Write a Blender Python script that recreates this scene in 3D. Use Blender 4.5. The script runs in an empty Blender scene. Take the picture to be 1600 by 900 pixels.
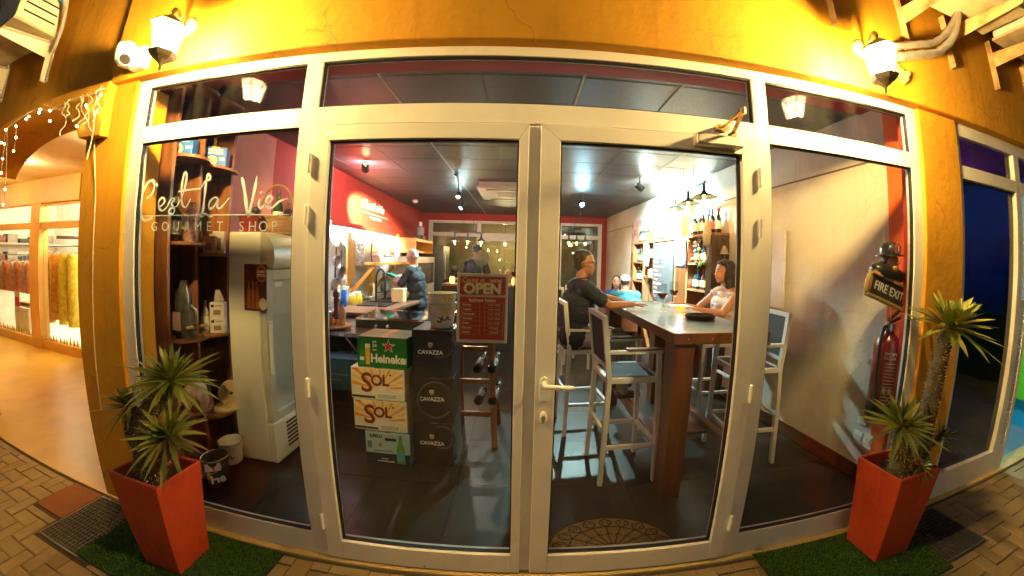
import bpy, bmesh, math, random
from mathutils import Vector, Matrix, Euler, noise
random.seed(7)
R = math.radians
sc = bpy.context.scene
COL = sc.collection

# ------------------------------------------------------------------ camera (a fisheye lens)
YAW, PITCH, ROLL = R(1.21311363), R(-0.35503848), R(1.4294459)
CAM = Vector((0.0, -1.3905, 1.59643))
LENS = (1.61292801, -0.12812625, -0.54864874, 0.29298459)   # angle from radius, radius in half widths
LCX, LCY = 825.619, 410.438                                  # optical centre in the 1600 x 900 photograph

def cam_basis():
    cy, sy, cp, sp = math.cos(YAW), math.sin(YAW), math.cos(PITCH), math.sin(PITCH)
    f = Vector((sy*cp, cy*cp, sp)); r = Vector((cy, -sy, 0)); u = r.cross(f)
    c, s = math.cos(ROLL), math.sin(ROLL)
    return c*r + s*u, c*u - s*r, f
CR, CU, CF = cam_basis()
cam = bpy.data.cameras.new('camera')
cam_o = bpy.data.objects.new('camera', cam); COL.objects.link(cam_o); sc.camera = cam_o
cam.type = 'PANO'
try:
    cam.panorama_type = 'FISHEYE_LENS_POLYNOMIAL'; T = cam
except Exception:
    T = cam.cycles; T.panorama_type = 'FISHEYE_LENS_POLYNOMIAL'
T.fisheye_fov = R(220)
T.fisheye_polynomial_k0 = 0
for i, k in enumerate(LENS):
    setattr(T, 'fisheye_polynomial_k%d' % (i+1), -k/18**(i+1))
cam.sensor_width = 36; cam.sensor_fit = 'HORIZONTAL'; cam.sensor_height = 36*9/16
cam.shift_x = -(LCX-800)/1600; cam.shift_y = (LCY-450)/900
cam.clip_start = 0.01; cam.clip_end = 2000
m4 = Matrix((CR, CU, -CF)).transposed().to_4x4(); m4.translation = CAM
cam_o.matrix_world = m4

def at(px, py, ax, val):
    """The point where the photograph's pixel meets a plane that the thing touches."""
    dx, dy = (px-LCX)/800, -(py-LCY)/800
    r = math.hypot(dx, dy) + 1e-12
    th = sum(LENS[i]*r**(i+1) for i in range(4))
    d = CR*(dx/r*math.sin(th)) + CU*(dy/r*math.sin(th)) + CF*math.cos(th)
    i = 'xyz'.index(ax)
    return CAM + d*((val-CAM[i])/d[i])

def in_frame(P, pad=25):
    v = (P-CAM).normalized(); a = (v.dot(CR), v.dot(CU), v.dot(CF))
    th = math.acos(max(-1, min(1, a[2]))); lo, hi = 0, 2.0
    for _ in range(30):
        m = (lo+hi)/2
        if sum(LENS[i]*m**(i+1) for i in range(4)) < th: lo = m
        else: hi = m
    s = math.hypot(a[0], a[1]) + 1e-9
    x, y = LCX+lo*800*a[0]/s, LCY-lo*800*a[1]/s
    return -pad < x < 1600+pad and -pad < y < 900+pad

# ------------------------------------------------------------------ night sky, warm street fill, exposure
world = bpy.data.worlds.new('World'); sc.world = world; world.use_nodes = True
wn = world.node_tree
sky = wn.nodes.new('ShaderNodeTexSky'); sky.sky_type = 'NISHITA'; sky.sun_disc = False
sky.sun_elevation = R(-3.0); sky.sun_rotation = R(200)
wn.links.new(sky.outputs[0], wn.nodes['Background'].inputs[0])
wn.nodes['Background'].inputs[1].default_value = 0.12
sun = bpy.data.lights.new('sun', 'SUN'); sun.energy = 0.045; sun.angle = R(50); sun.color = (1, .78, .42)   # the dim warm night light of the street
sun_o = bpy.data.objects.new('sun', sun); COL.objects.link(sun_o); sun_o.rotation_euler = (R(56), 0, R(-6))
sc.view_settings.view_transform = 'Standard'; sc.view_settings.look = 'None'
sc.view_settings.exposure = 2.05; sc.view_settings.gamma = 1.0; sc.view_settings.use_curve_mapping = False
sc.render.engine = 'CYCLES'
cy = sc.cycles
cy.use_denoising = True; cy.denoiser = 'OPENIMAGEDENOISE'
cy.max_bounces = 8; cy.diffuse_bounces = 4; cy.glossy_bounces = 3; cy.transmission_bounces = 6
cy.transparent_max_bounces = 24; cy.sample_clamp_indirect = 4.0; cy.caustics_reflective = False; cy.caustics_refractive = False
cy.blur_glossy = 0.5

# ------------------------------------------------------------------ materials
MATS = {}
def mat(name, col=(.5, .5, .5), rough=.55, metal=0, var=.12, scale=6, bump=0, bscale=80, emit=None, estr=0,
        col2=None, dirt=0, coat=0, spec=None, stretch=None, trans=0, alpha=1, detail=4, sub=0):
    if name in MATS: return MATS[name]
    m = bpy.data.materials.new(name); m.use_nodes = True; nt = m.node_tree; N = nt.nodes; L = nt.links
    b = N['Principled BSDF']
    tc = N.new('ShaderNodeTexCoord'); src = tc.outputs['Object']
    oi = N.new('ShaderNodeObjectInfo')
    off = N.new('ShaderNodeVectorMath'); off.operation = 'MULTIPLY_ADD'
    off.inputs[1].default_value = stretch or (1, 1, 1)
    cmb = N.new('ShaderNodeCombineXYZ')
    ml = N.new('ShaderNodeMath'); ml.operation = 'MULTIPLY'; ml.inputs[1].default_value = 37.0
    L.new(oi.outputs['Random'], ml.inputs[0])
    for i in range(3): L.new(ml.outputs[0], cmb.inputs[i])
    L.new(src, off.inputs[0]); L.new(cmb.outputs[0], off.inputs[2]); vec = off.outputs[0]
    nz = N.new('ShaderNodeTexNoise'); nz.inputs['Scale'].default_value = scale; nz.inputs['Detail'].default_value = detail
    L.new(vec, nz.inputs['Vector'])
    mx = N.new('ShaderNodeMix'); mx.data_type = 'RGBA'
    c = Vector(col[:3]); c2 = Vector(col2) if col2 else None
    lo = c*(1-var) if c2 is None else c
    hi = c*(1+var) if c2 is None else c2
    mx.inputs['A'].default_value = (*lo, 1); mx.inputs['B'].default_value = (min(hi[0], .95), min(hi[1], .95), min(hi[2], .95), 1)
    rp = N.new('ShaderNodeMapRange'); rp.inputs['From Min'].default_value = .3; rp.inputs['From Max'].default_value = .7
    L.new(nz.outputs['Fac'], rp.inputs['Value']); L.new(rp.outputs[0], mx.inputs['Factor'])
    outc = mx.outputs['Result']
    if dirt:
        n2 = N.new('ShaderNodeTexNoise'); n2.inputs['Scale'].default_value = 2.3; n2.inputs['Detail'].default_value = 8; n2.inputs['Roughness'].default_value = .7
        L.new(vec, n2.inputs['Vector'])
        r2 = N.new('ShaderNodeMapRange'); r2.inputs['From Min'].default_value = .5; r2.inputs['From Max'].default_value = .75
        r2.inputs['To Max'].default_value = dirt; L.new(n2.outputs['Fac'], r2.inputs['Value'])
        m2 = N.new('ShaderNodeMix'); m2.data_type = 'RGBA'; m2.blend_type = 'MULTIPLY'
        L.new(r2.outputs[0], m2.inputs['Factor']); L.new(outc, m2.inputs['A']); m2.inputs['B'].default_value = (.25, .2, .15, 1)
        outc = m2.outputs['Result']
    L.new(outc, b.inputs['Base Color'])
    rr = N.new('ShaderNodeMapRange'); rr.inputs['To Min'].default_value = max(0, rough-.08); rr.inputs['To Max'].default_value = min(1, rough+.08)
    L.new(nz.outputs['Fac'], rr.inputs['Value']); L.new(rr.outputs[0], b.inputs['Roughness'])
    b.inputs['Metallic'].default_value = metal
    if spec is not None: b.inputs['Specular IOR Level'].default_value = spec
    if coat: b.inputs['Coat Weight'].default_value = coat; b.inputs['Coat Roughness'].default_value = .12
    if sub: b.inputs['Subsurface Weight'].default_value = sub; b.inputs['Subsurface Radius'].default_value = (.01, .005, .003)
    if trans: b.inputs['Transmission Weight'].default_value = trans
    if alpha < 1: b.inputs['Alpha'].default_value = alpha
    if bump:
        n3 = N.new('ShaderNodeTexNoise'); n3.inputs['Scale'].default_value = bscale; n3.inputs['Detail'].default_value = 5
        L.new(vec, n3.inputs['Vector'])
        bp = N.new('ShaderNodeBump'); bp.inputs['Strength'].default_value = bump; bp.inputs['Distance'].default_value = .01
        L.new(n3.outputs['Fac'], bp.inputs['Height']); L.new(bp.outputs[0], b.inputs['Normal'])
    if emit:
        b.inputs['Emission Color'].default_value = (*emit, 1); b.inputs['Emission Strength'].default_value = estr
    MATS[name] = m; return m

def wood(name, c1, c2, rough=.4, axis=2, scale=14, coat=.2):
    if name in MATS: return MATS[name]
    st = [9, 9, 9]; st[axis] = .7
    m = mat(name, c1, rough, col2=c2, scale=scale/6, stretch=st, detail=7, bump=.06, bscale=30, coat=coat)
    return m

def weather(m, crack=.55, cscale=1.1, streak=.35):
    """Hairline cracks and long rain streaks on a wall paint."""
    nt = m.node_tree; N = nt.nodes; L = nt.links; b = N['Principled BSDF']
    old = b.inputs['Base Color'].links[0].from_socket
    tc = N.new('ShaderNodeTexCoord')
    nz = N.new('ShaderNodeTexNoise'); nz.inputs['Scale'].default_value = 3.5; nz.inputs['Detail'].default_value = 6; L.new(tc.outputs['Object'], nz.inputs['Vector'])
    ad = N.new('ShaderNodeVectorMath'); ad.operation = 'MULTIPLY_ADD'; ad.inputs[1].default_value = (.35, .35, .35); L.new(nz.outputs['Color'], ad.inputs[0]); L.new(tc.outputs['Object'], ad.inputs[2])
    vo = N.new('ShaderNodeTexVoronoi'); vo.feature = 'DISTANCE_TO_EDGE'; vo.inputs['Scale'].default_value = cscale; L.new(ad.outputs[0], vo.inputs['Vector'])
    mr = N.new('ShaderNodeMapRange'); mr.inputs['From Min'].default_value = .001; mr.inputs['From Max'].default_value = .006; mr.inputs['To Min'].default_value = crack; mr.inputs['To Max'].default_value = 0; L.new(vo.outputs['Distance'], mr.inputs['Value'])
    n2 = N.new('ShaderNodeTexNoise'); n2.inputs['Scale'].default_value = 1.4; L.new(tc.outputs['Object'], n2.inputs['Vector'])
    r2 = N.new('ShaderNodeMapRange'); r2.inputs['From Min'].default_value = .5; r2.inputs['From Max'].default_value = .62; L.new(n2.outputs['Fac'], r2.inputs['Value'])
    mu = N.new('ShaderNodeMath'); mu.operation = 'MULTIPLY'; L.new(mr.outputs[0], mu.inputs[0]); L.new(r2.outputs[0], mu.inputs[1])
    mp = N.new('ShaderNodeMapping'); mp.inputs['Scale'].default_value = (14, 14, .5); L.new(tc.outputs['Object'], mp.inputs[0])
    n3 = N.new('ShaderNodeTexNoise'); n3.inputs['Scale'].default_value = 1; n3.inputs['Detail'].default_value = 5; L.new(mp.outputs[0], n3.inputs['Vector'])
    r3 = N.new('ShaderNodeMapRange'); r3.inputs['From Min'].default_value = .55; r3.inputs['From Max'].default_value = .8; r3.inputs['To Max'].default_value = streak; L.new(n3.outputs['Fac'], r3.inputs['Value'])
    mx_ = N.new('ShaderNodeMath'); mx_.operation = 'MAXIMUM'; L.new(mu.outputs[0], mx_.inputs[0]); L.new(r3.outputs[0], mx_.inputs[1])
    c = N.new('ShaderNodeMix'); c.data_type = 'RGBA'; c.blend_type = 'MULTIPLY'; L.new(mx_.outputs[0], c.inputs['Factor']); L.new(old, c.inputs['A']); c.inputs['B'].default_value = (.35, .26, .18, 1)
    L.new(c.outputs['Result'], b.inputs['Base Color']); return m

def glass_mat(name, tint=(1, 1, 1), ior=1.45, rough=0.0, smear=.25):
    """A pane: what is behind shows through, the street mirrors in it by the Fresnel law, a little greasy film."""
    if name in MATS: return MATS[name]
    m = bpy.data.materials.new(name); m.use_nodes = True; nt = m.node_tree; nt.nodes.clear(); N = nt.nodes; L = nt.links
    o = N.new('ShaderNodeOutputMaterial'); t = N.new('ShaderNodeBsdfTransparent'); t.inputs[0].default_value = (*tint, 1)
    g = N.new('ShaderNodeBsdfGlossy'); g.inputs['Roughness'].default_value = rough
    lw = N.new('ShaderNodeLayerWeight'); lw.inputs[0].default_value = .5      # Schlick's law, the same for both faces of the pane
    pw = N.new('ShaderNodeMath'); pw.operation = 'POWER'; pw.inputs[1].default_value = 5; L.new(lw.outputs['Facing'], pw.inputs[0])
    r0 = ((ior-1)/(ior+1))**2
    f = N.new('ShaderNodeMath'); f.operation = 'MULTIPLY_ADD'; f.inputs[1].default_value = 1-r0; f.inputs[2].default_value = r0; L.new(pw.outputs[0], f.inputs[0])
    mx = N.new('ShaderNodeMixShader'); L.new(f.outputs[0], mx.inputs[0]); L.new(t.outputs[0], mx.inputs[1]); L.new(g.outputs[0], mx.inputs[2])
    out = mx.outputs[0]
    if smear:
        d = N.new('ShaderNodeBsdfDiffuse'); d.inputs[0].default_value = (.7, .7, .68, 1)
        tc = N.new('ShaderNodeTexCoord'); n = N.new('ShaderNodeTexNoise'); n.inputs['Scale'].default_value = 2.2; n.inputs['Detail'].default_value = 9; n.inputs['Roughness'].default_value = .75
        mp = N.new('ShaderNodeMapping'); mp.inputs['Scale'].default_value = (1, 1, .35); L.new(tc.outputs['Object'], mp.inputs[0]); L.new(mp.outputs[0], n.inputs['Vector'])
        r = N.new('ShaderNodeMapRange'); r.inputs['From Min'].default_value = .45; r.inputs['From Max'].default_value = .8; r.inputs['To Max'].default_value = .03*smear
        L.new(n.outputs['Fac'], r.inputs['Value'])
        m2 = N.new('ShaderNodeMixShader'); L.new(r.outputs[0], m2.inputs[0]); L.new(out, m2.inputs[1]); L.new(d.outputs[0], m2.inputs[2]); out = m2.outputs[0]
    L.new(out, o.inputs[0]); MATS[name] = m; return m

def glow(name, col, strength):
    if name in MATS: return MATS[name]
    m = bpy.data.materials.new(name); m.use_nodes = True; nt = m.node_tree; nt.nodes.clear()
    o = nt.nodes.new('ShaderNodeOutputMaterial'); e = nt.nodes.new('ShaderNodeEmission')
    e.inputs[0].default_value = (*col, 1); e.inputs[1].default_value = strength
    nt.links.new(e.outputs[0], o.inputs[0]); MATS[name] = m; return m

# ------------------------------------------------------------------ mesh helpers
class MB:
    """Collects shapes; build() links them as ONE mesh object."""
    def __init__(s): s.v = []; s.f = []
    def add(s, vs, fs, M=None):
        o = len(s.v)
        for p in vs:
            p = Vector(p); s.v.append(M @ p if M else p)
        s.f += [tuple(i+o for i in f) for f in fs]
        return s
    def box(s, x0, x1, y0, y1, z0, z1, M=None):
        return s.add([(x0,y0,z0),(x1,y0,z0),(x1,y1,z0),(x0,y1,z0),(x0,y0,z1),(x1,y0,z1),(x1,y1,z1),(x0,y1,z1)],
                     [(0,3,2,1),(4,5,6,7),(0,1,5,4),(1,2,6,5),(2,3,7,6),(3,0,4,7)], M)
    def cbox(s, c, d, rot=(0,0,0)):
        M = Matrix.Translation(c) @ Euler(rot).to_matrix().to_4x4()
        return s.box(-d[0]/2, d[0]/2, -d[1]/2, d[1]/2, -d[2]/2, d[2]/2, M)
    def prism(s, pts, ax, a0, a1):
        """A polygon in the plane across axis ax, pushed from a0 to a1."""
        n = len(pts)
        def P(p, a): return {'x': (a, p[0], p[1]), 'y': (p[0], a, p[1]), 'z': (p[0], p[1], a)}[ax]
        vs = [P(p, a0) for p in pts] + [P(p, a1) for p in pts]
        return s.add(vs, [tuple(range(n)), tuple(range(2*n-1, n-1, -1))] + [(i, (i+1) % n, n+(i+1) % n, n+i) for i in range(n)])
    def lathe(s, prof, seg=20, c=(0,0,0), M=None, cap=True, squash=1):
        vs = []; fs = []; c = Vector(c)
        for r, z in prof:
            for k in range(seg):
                a = 2*math.pi*k/seg; vs.append(c+Vector((r*math.cos(a), r*math.sin(a)*squash, z)))
        for j in range(len(prof)-1):
            for k in range(seg):
                fs.append((j*seg+k, j*seg+(k+1) % seg, (j+1)*seg+(k+1) % seg, (j+1)*seg+k))
        if cap:
            fs.append(tuple(range(seg-1, -1, -1))); fs.append(tuple(range((len(prof)-1)*seg, len(prof)*seg)))
        return s.add(vs, fs, M)
    def tube(s, path, r, seg=8, cap=True):
        path = [Vector(p) for p in path]; n = len(path); rs = r if isinstance(r, (list, tuple)) else [r]*n
        vs = []; fs = []; up = None
        for i, p in enumerate(path):
            t = (path[min(i+1, n-1)]-path[max(i-1, 0)]).normalized()
            if up is None:
                up = Vector((0,0,1)) if abs(t.z) < .9 else Vector((1,0,0))
            a = (up - t*up.dot(t)).normalized(); b = t.cross(a); up = a
            for k in range(seg):
                w = 2*math.pi*k/seg; vs.append(p+(a*math.cos(w)+b*math.sin(w))*rs[i])
        for i in range(n-1):
            for k in range(seg): fs.append((i*seg+k, i*seg+(k+1) % seg, (i+1)*seg+(k+1) % seg, (i+1)*seg+k))
        if cap: fs.append(tuple(range(seg-1, -1, -1))); fs.append(tuple(range((n-1)*seg, n*seg)))
        return s.add(vs, fs)
    def bar(s, a, b, w, h, up=(0,0,1)):
        """A rectangular bar from a to b."""
        a, b = Vector(a), Vector(b); t = (b-a).normalized(); up = Vector(up)
        if abs(t.dot(up)) > .95: up = Vector((0,1,0))
        x = t.cross(up).normalized()*w/2; y = x.cross(t).normalized()*h/2
        vs = [a-x-y, a+x-y, a+x+y, a-x+y, b-x-y, b+x-y, b+x+y, b-x+y]
        return s.add(vs, [(0,1,2,3),(7,6,5,4),(0,4,5,1),(1,5,6,2),(2,6,7,3),(3,7,4,0)])
    def ball(s, c, r, seg=14, rings=9, M=None):
        rx, ry, rz = (r, r, r) if not isinstance(r, (tuple, list)) else r
        vs = [(0,0,rz)]; fs = []
        for j in range(1, rings):
            a = math.pi*j/rings
            for k in range(seg):
                b = 2*math.pi*k/seg; vs.append((rx*math.sin(a)*math.cos(b), ry*math.sin(a)*math.sin(b), rz*math.cos(a)))
        vs.append((0,0,-rz)); e = len(vs)-1
        for k in range(seg): fs.append((0, 1+k, 1+(k+1) % seg)); fs.append((e, e-seg+(k+1) % seg, e-seg+k))
        for j in range(rings-2):
            for k in range(seg):
                o = 1+j*seg; fs.append((o+k, o+seg+k, o+seg+(k+1) % seg, o+(k+1) % seg))
        T = Matrix.Translation(c) @ (M or Matrix())
        return s.add(vs, fs, T)
    def capsule(s, a, b, ra, rb, seg=12):
        a, b = Vector(a), Vector(b); t = (b-a).normalized()
        pth = []; rr = []
        for k in (90, 60, 30): pth.append(a - t*ra*math.sin(R(k))); rr.append(max(.002, ra*math.cos(R(k))))
        pth += [a, b]; rr += [ra, rb]
        for k in (30, 60, 90): pth.append(b + t*rb*math.sin(R(k))); rr.append(max(.002, rb*math.cos(R(k))))
        return s.tube(pth, rr, seg)
    def mesh(s, name, base=None):
        me = bpy.data.meshes.new(name); b = Vector(base) if base is not None else Vector()
        me.from_pydata([p-b for p in s.v], [], s.f); me.update()
        bm = bmesh.new(); bm.from_mesh(me); bmesh.ops.recalc_face_normals(bm, faces=bm.faces); bm.to_mesh(me); bm.free()
        return me
    def build(s, name, m, parent=None, smooth=False, bevel=0, world=False, seg=2):
        base = None
        if world and parent is not None: base = wloc(parent)
        me = s.mesh(name, base)
        return link(name, me, m, parent, smooth, bevel, seg)

def wloc(o):
    p = Vector(o.location)
    while o.parent: o = o.parent; p += Vector(o.location)
    return p
def link(name, me, m, parent=None, smooth=False, bevel=0, seg=2):
    o = bpy.data.objects.new(name, me); COL.objects.link(o)
    if m is not None and not me.materials: me.materials.append(m)
    if parent is not None: o.parent = parent
    if smooth:
        for p in me.polygons: p.use_smooth = True
        if smooth != 'all':
            try: me.set_sharp_from_angle(angle=R(40))
            except Exception: pass
    if bevel:
        b = o.modifiers.new('bevel', 'BEVEL'); b.width = bevel; b.segments = seg; b.limit_method = 'ANGLE'; b.angle_limit = R(35)
    return o
def tag(o, label=None, cat=None, group=None, kind=None):
    if label: o['label'] = label
    if cat: o['category'] = cat
    if group: o['group'] = group
    if kind: o['kind'] = kind
    return o
def thing(name, label, cat, loc=(0,0,0), rz=0, group=None):
    o = bpy.data.objects.new(name, None); COL.objects.link(o); o.empty_display_size = .1
    o.location = loc; o.rotation_euler = (0,0,rz)
    return tag(o, label, cat, group)
def copy_tree(o, parent=None):
    c = o.copy(); COL.objects.link(c); c.parent = parent
    for ch in list(o.children): copy_tree(ch, c)
    return c
def text(name, s, size, m, parent, M, align='CENTER', extrude=.0006, bold=0, spacing=1, shear=0, sx=1):
    """Lettering lying in its own plane; M places that plane (x right, y up, z out of the surface)."""
    cu = bpy.data.curves.new(name, 'FONT'); cu.body = s; cu.size = size; cu.align_x = align; cu.align_y = 'CENTER'
    cu.extrude = extrude; cu.offset = bold; cu.space_character = spacing; cu.shear = shear; cu.resolution_u = 3
    t = bpy.data.objects.new(name, cu); COL.objects.link(t)
    dg = bpy.context.evaluated_depsgraph_get(); dg.update()
    me = bpy.data.meshes.new_from_object(t.evaluated_get(dg)); bpy.data.objects.remove(t)
    me.transform(M @ Matrix.Diagonal((sx, 1, 1, 1)))
    me.materials.clear()
    return link(name, me, m, parent)
def face_y(x, y, z, rot=0):        # a plane that looks towards -Y (the street)
    return Matrix.Translation((x, y, z)) @ Matrix.Rotation(R(90), 4, 'X') @ Matrix.Rotation(rot, 4, 'Z')
def ribbon(mb, pts, w, M, h=.0008):
    """A flat stroke of width w (a number, or one per point) in the plane M."""
    n = len(pts); ws = w if isinstance(w, (list, tuple)) else [w]*n
    L_, R_ = [], []
    for i in range(n):
        a = Vector(pts[max(i-1, 0)]); b = Vector(pts[min(i+1, n-1)]); t = (b-a); t = Vector((t.x, t.y)).normalized() if t.length > 1e-9 else Vector((1,0))
        p = Vector(pts[i]); nrm = Vector((-t.y, t.x))*ws[i]/2
        L_.append((p.x+nrm.x, p.y+nrm.y, h)); R_.append((p.x-nrm.x, p.y-nrm.y, h))
    mb.add(L_+R_, [(i, i+1, n+i+1, n+i) for i in range(n-1)], M)
def smooth_path(pts, sub=6):
    """Catmull-Rom through the given points."""
    P = [Vector(p) for p in pts]; out = []
    for i in range(len(P)-1):
        p0, p1, p2, p3 = P[max(i-1, 0)], P[i], P[i+1], P[min(i+2, len(P)-1)]
        for k in range(sub):
            t = k/sub
            out.append(.5*((2*p1)+(p2-p0)*t+(2*p0-5*p1+4*p2-p3)*t*t+(3*p1-p0-3*p2+p3)*t**3))
    out.append(P[-1]); return out
def lamp(name, kind, loc, energy, col, parent=None, radius=.03, target=None, spot=60, blend=.5):
    l = bpy.data.lights.new(name, kind); l.energy = energy; l.color = col
    if kind in ('POINT', 'SPOT'): l.shadow_soft_size = radius
    o = bpy.data.objects.new(name, l); COL.objects.link(o)
    b = wloc(parent) if parent else Vector()
    if parent: o.parent = parent
    o.location = Vector(loc)-b
    if kind == 'SPOT': l.spot_size = R(spot); l.spot_blend = blend
    if target is not None: o.rotation_euler = (Vector(target)-Vector(loc)).to_track_quat('-Z', 'Y').to_euler()
    return o
# ================================================================== OUTSIDE
STUCCO = mat('yellow_stucco', (.64, .30, .006), .8, var=.16, scale=1.1, bump=.45, bscale=16, dirt=.38)
weather(STUCCO)
PVC = mat('white_pvc', (.80, .77, .70), .32, var=.05, scale=3, bump=.015, bscale=200, dirt=.24)
GASKET = mat('black_gasket', (.012, .012, .013), .6)
GLASS = glass_mat('shop_glass', (.97, .985, .975), smear=.22)
BRASS = mat('worn_brass', (.62, .42, .16), .3, metal=1, var=.25, scale=30)
STEEL = mat('steel', (.55, .55, .56), .3, metal=1, scale=20)
BLACK = mat('black_plastic', (.012, .012, .013), .45)
WHITE = mat('white_plastic', (.78, .77, .74), .4)
CREAM = mat('cream_plastic', (.72, .66, .52), .45)
RUST = mat('rusty_steel', (.20, .075, .018), .8, col2=(.66, .47, .20), scale=7, bump=.3, bscale=60)

# ---------------------------------------------------------------- ground, pavement
PAVER_MORTAR = mat('paver_bed', (.075, .055, .035), .95, scale=30, bump=.4)
g = MB().add([(-300,-300,-.075),(300,-300,-.075),(300,300,-.075),(-300,300,-.075)], [(0,1,2,3)])
tag(g.build('ground', mat('street_asphalt', (.05, .048, .045), .9, scale=40, bump=.3)), kind='structure')
pv = tag(MB().box(-7, 7, -3.2, -.03, -.07, -.012).build('pavement', PAVER_MORTAR), kind='structure')
PAVER = mat('concrete_paver', (.26, .18, .075), .8, col2=(.40, .285, .14), scale=2.2, bump=.5, bscale=90, dirt=.5)
bw, bl, gp = .105, .21, .006
pm = {}
for k, (w, l) in enumerate(((bl, bw), (bw, bl))):
    pm[k] = []
    for q in range(3):
        b = MB().box(-w/2+gp/2, w/2-gp/2, -l/2+gp/2, l/2-gp/2, -.014, .0)
        me = b.mesh('paver'); bm = bmesh.new(); bm.from_mesh(me)
        bmesh.ops.bevel(bm, geom=[e for e in bm.edges if e.verts[0].co.z > -.001 and e.verts[1].co.z > -.001], offset=.005, segments=1, affect='EDGES')
        rnd = random.Random(q+k*5)
        for v in bm.verts: v.co += Vector((rnd.uniform(-1,1), rnd.uniform(-1,1), 0))*.0012
        bm.to_mesh(me); bm.free(); me.materials.append(PAVER); pm[k].append(me)
cells = []
GRATES = [(-2.71, -2.18, -.50, -.05), (2.30, 2.80, -.46, -.06)]
for i in range(-90, 90):                       # a herringbone of bricks
    for j in range(-60, 60):
        for k, (cx, cy_) in enumerate(((bw*(i*1.0)+bw, bw*(j)+bw/2), (0, 0))):
            if k == 0 and (i-j) % 4 == 0: cells.append((0, bw*(i+1), bw*(j+.5)))
            if k == 1 and (i-j) % 4 == 3: cells.append((1, bw*(i+.5), bw*(j+1)))
rest = MB(); made = []
def blocked(a, b, c, d):          # a brick may not run into the threshold, the grates or the slab
    return d > -.031 or any(b > p+.001 and a < q-.001 and d > r+.001 and c < t_-.001 for p, q, r, t_ in GRATES + [(-3.045, -2.715, -.345, -.04)])
def cut(a, b, c, d):
    if not blocked(a, b, c, d): return [(a, b, c, d)]
    if max(b-a, d-c) < .03: return []
    if b-a >= d-c: m = (a+b)/2; P, Q = cut(a, m, c, d), cut(m, b, c, d); ax_ = 0
    else: m = (c+d)/2; P, Q = cut(a, b, c, m), cut(a, b, m, d); ax_ = 1
    if len(P) == 1 and len(Q) == 1:                       # two remnants that make one cut brick
        (a1, b1, c1, d1), (a2, b2, c2, d2) = P[0], Q[0]
        if ax_ == 0 and abs(b1-a2) < 1e-6 and abs(c1-c2) < 1e-6 and abs(d1-d2) < 1e-6: return [(a1, b2, c1, d1)]
        if ax_ == 1 and abs(d1-c2) < 1e-6 and abs(a1-a2) < 1e-6 and abs(b1-b2) < 1e-6: return [(a1, b1, c1, d2)]
    return P+Q
for k, x, y in cells:
    if not (-6.9 < x < 6.9 and -3.1 < y < .1): continue
    w, l = ((bl, bw), (bw, bl))[k]
    for (a, b_, c, d) in cut(x-w/2, x+w/2, y-l/2, y+l/2):
        whole = abs(b_-a-w) < 1e-6 and abs(d-c-l) < 1e-6
        X, Y = (a+b_)/2, (c+d)/2
        vis = in_frame(Vector((X, Y, 0)))
        made.append((not vis, (Vector((X, Y, 0))-CAM).length, k if whole else 2, X, Y, b_-a, d-c))
made.sort()
for n, (nv, d, k, x, y, w, l) in enumerate(made):
    z = random.uniform(-.0025, .002)
    if n < 300 and not nv:
        if k < 2: o = link('paver', pm[k][n % 3], None, pv)
        else: o = MB().box(-w/2+gp/2, w/2-gp/2, -l/2+gp/2, l/2-gp/2, -.014, 0).build('cut_paver', PAVER, pv)
        o.location = (x, y, z)
        if k < 2: o.rotation_euler = (random.uniform(-.012, .012), random.uniform(-.012, .012), random.uniform(-.012, .012))
    else:
        rest.box(x-w/2+.003, x+w/2-.003, y-l/2+.003, y+l/2-.003, -.014, z)
tag(rest.build('far_pavers', PAVER, pv), kind='stuff')
MB().box(-3.04, -2.72, -.34, -.045, -.014, .001).build('red_paver', mat('terracotta_slab', (.24, .075, .02), .8, scale=5, bump=.3, dirt=.3), pv, bevel=.004)
MB().box(-2.70, 7, -.030, .10, -.07, .006).build('threshold', mat('threshold_cement', (.55, .40, .15), .8, scale=8, bump=.4, dirt=.5), pv, bevel=.004)

# ---------------------------------------------------------------- drain grates
def grate(x0, x1, y0, y1, label):
    t = thing('drain_grate', label, 'grate', (x0, y0, -.05), group='drain grates sunk in the pavement')
    m = mat('dark_steel_grate', (.16, .15, .13), .5, metal=.7, scale=20)
    MB().box(x0, x1, y0, y1, -.0195, -.016).build('drain_pit', mat('drain_dirt', (.02, .018, .014), .95), t, world=True)
    f = MB(); w = .012
    f.box(x0, x1, y0, y0+w, -.016, .001).box(x0, x1, y1-w, y1, -.016, .001).box(x0, x0+w, y0+w, y1-w, -.016, .001).box(x1-w, x1, y0+w, y1-w, -.016, .001)
    f.build('frame', m, t, world=True)
    n = int((x1-x0)/.028)
    for i in range(1, n):
        x = x0+(x1-x0)*i/n; MB().box(x-.002, x+.002, y0+w, y1-w, -.015, -.001).build('bearing_bar', m, t, world=True)
    n = int((y1-y0)/.028)
    for i in range(1, n):
        y = y0+(y1-y0)*i/n; MB().box(x0+w, x1-w, y-.0015, y+.0015, -.012, -.003).build('cross_bar', m, t, world=True)
grate(*GRATES[0], 'steel drain grate beside the red paving slab at the left pillar foot')
grate(*GRATES[1], 'steel drain grate beside the planter with the tall single palm trunk')

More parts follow.
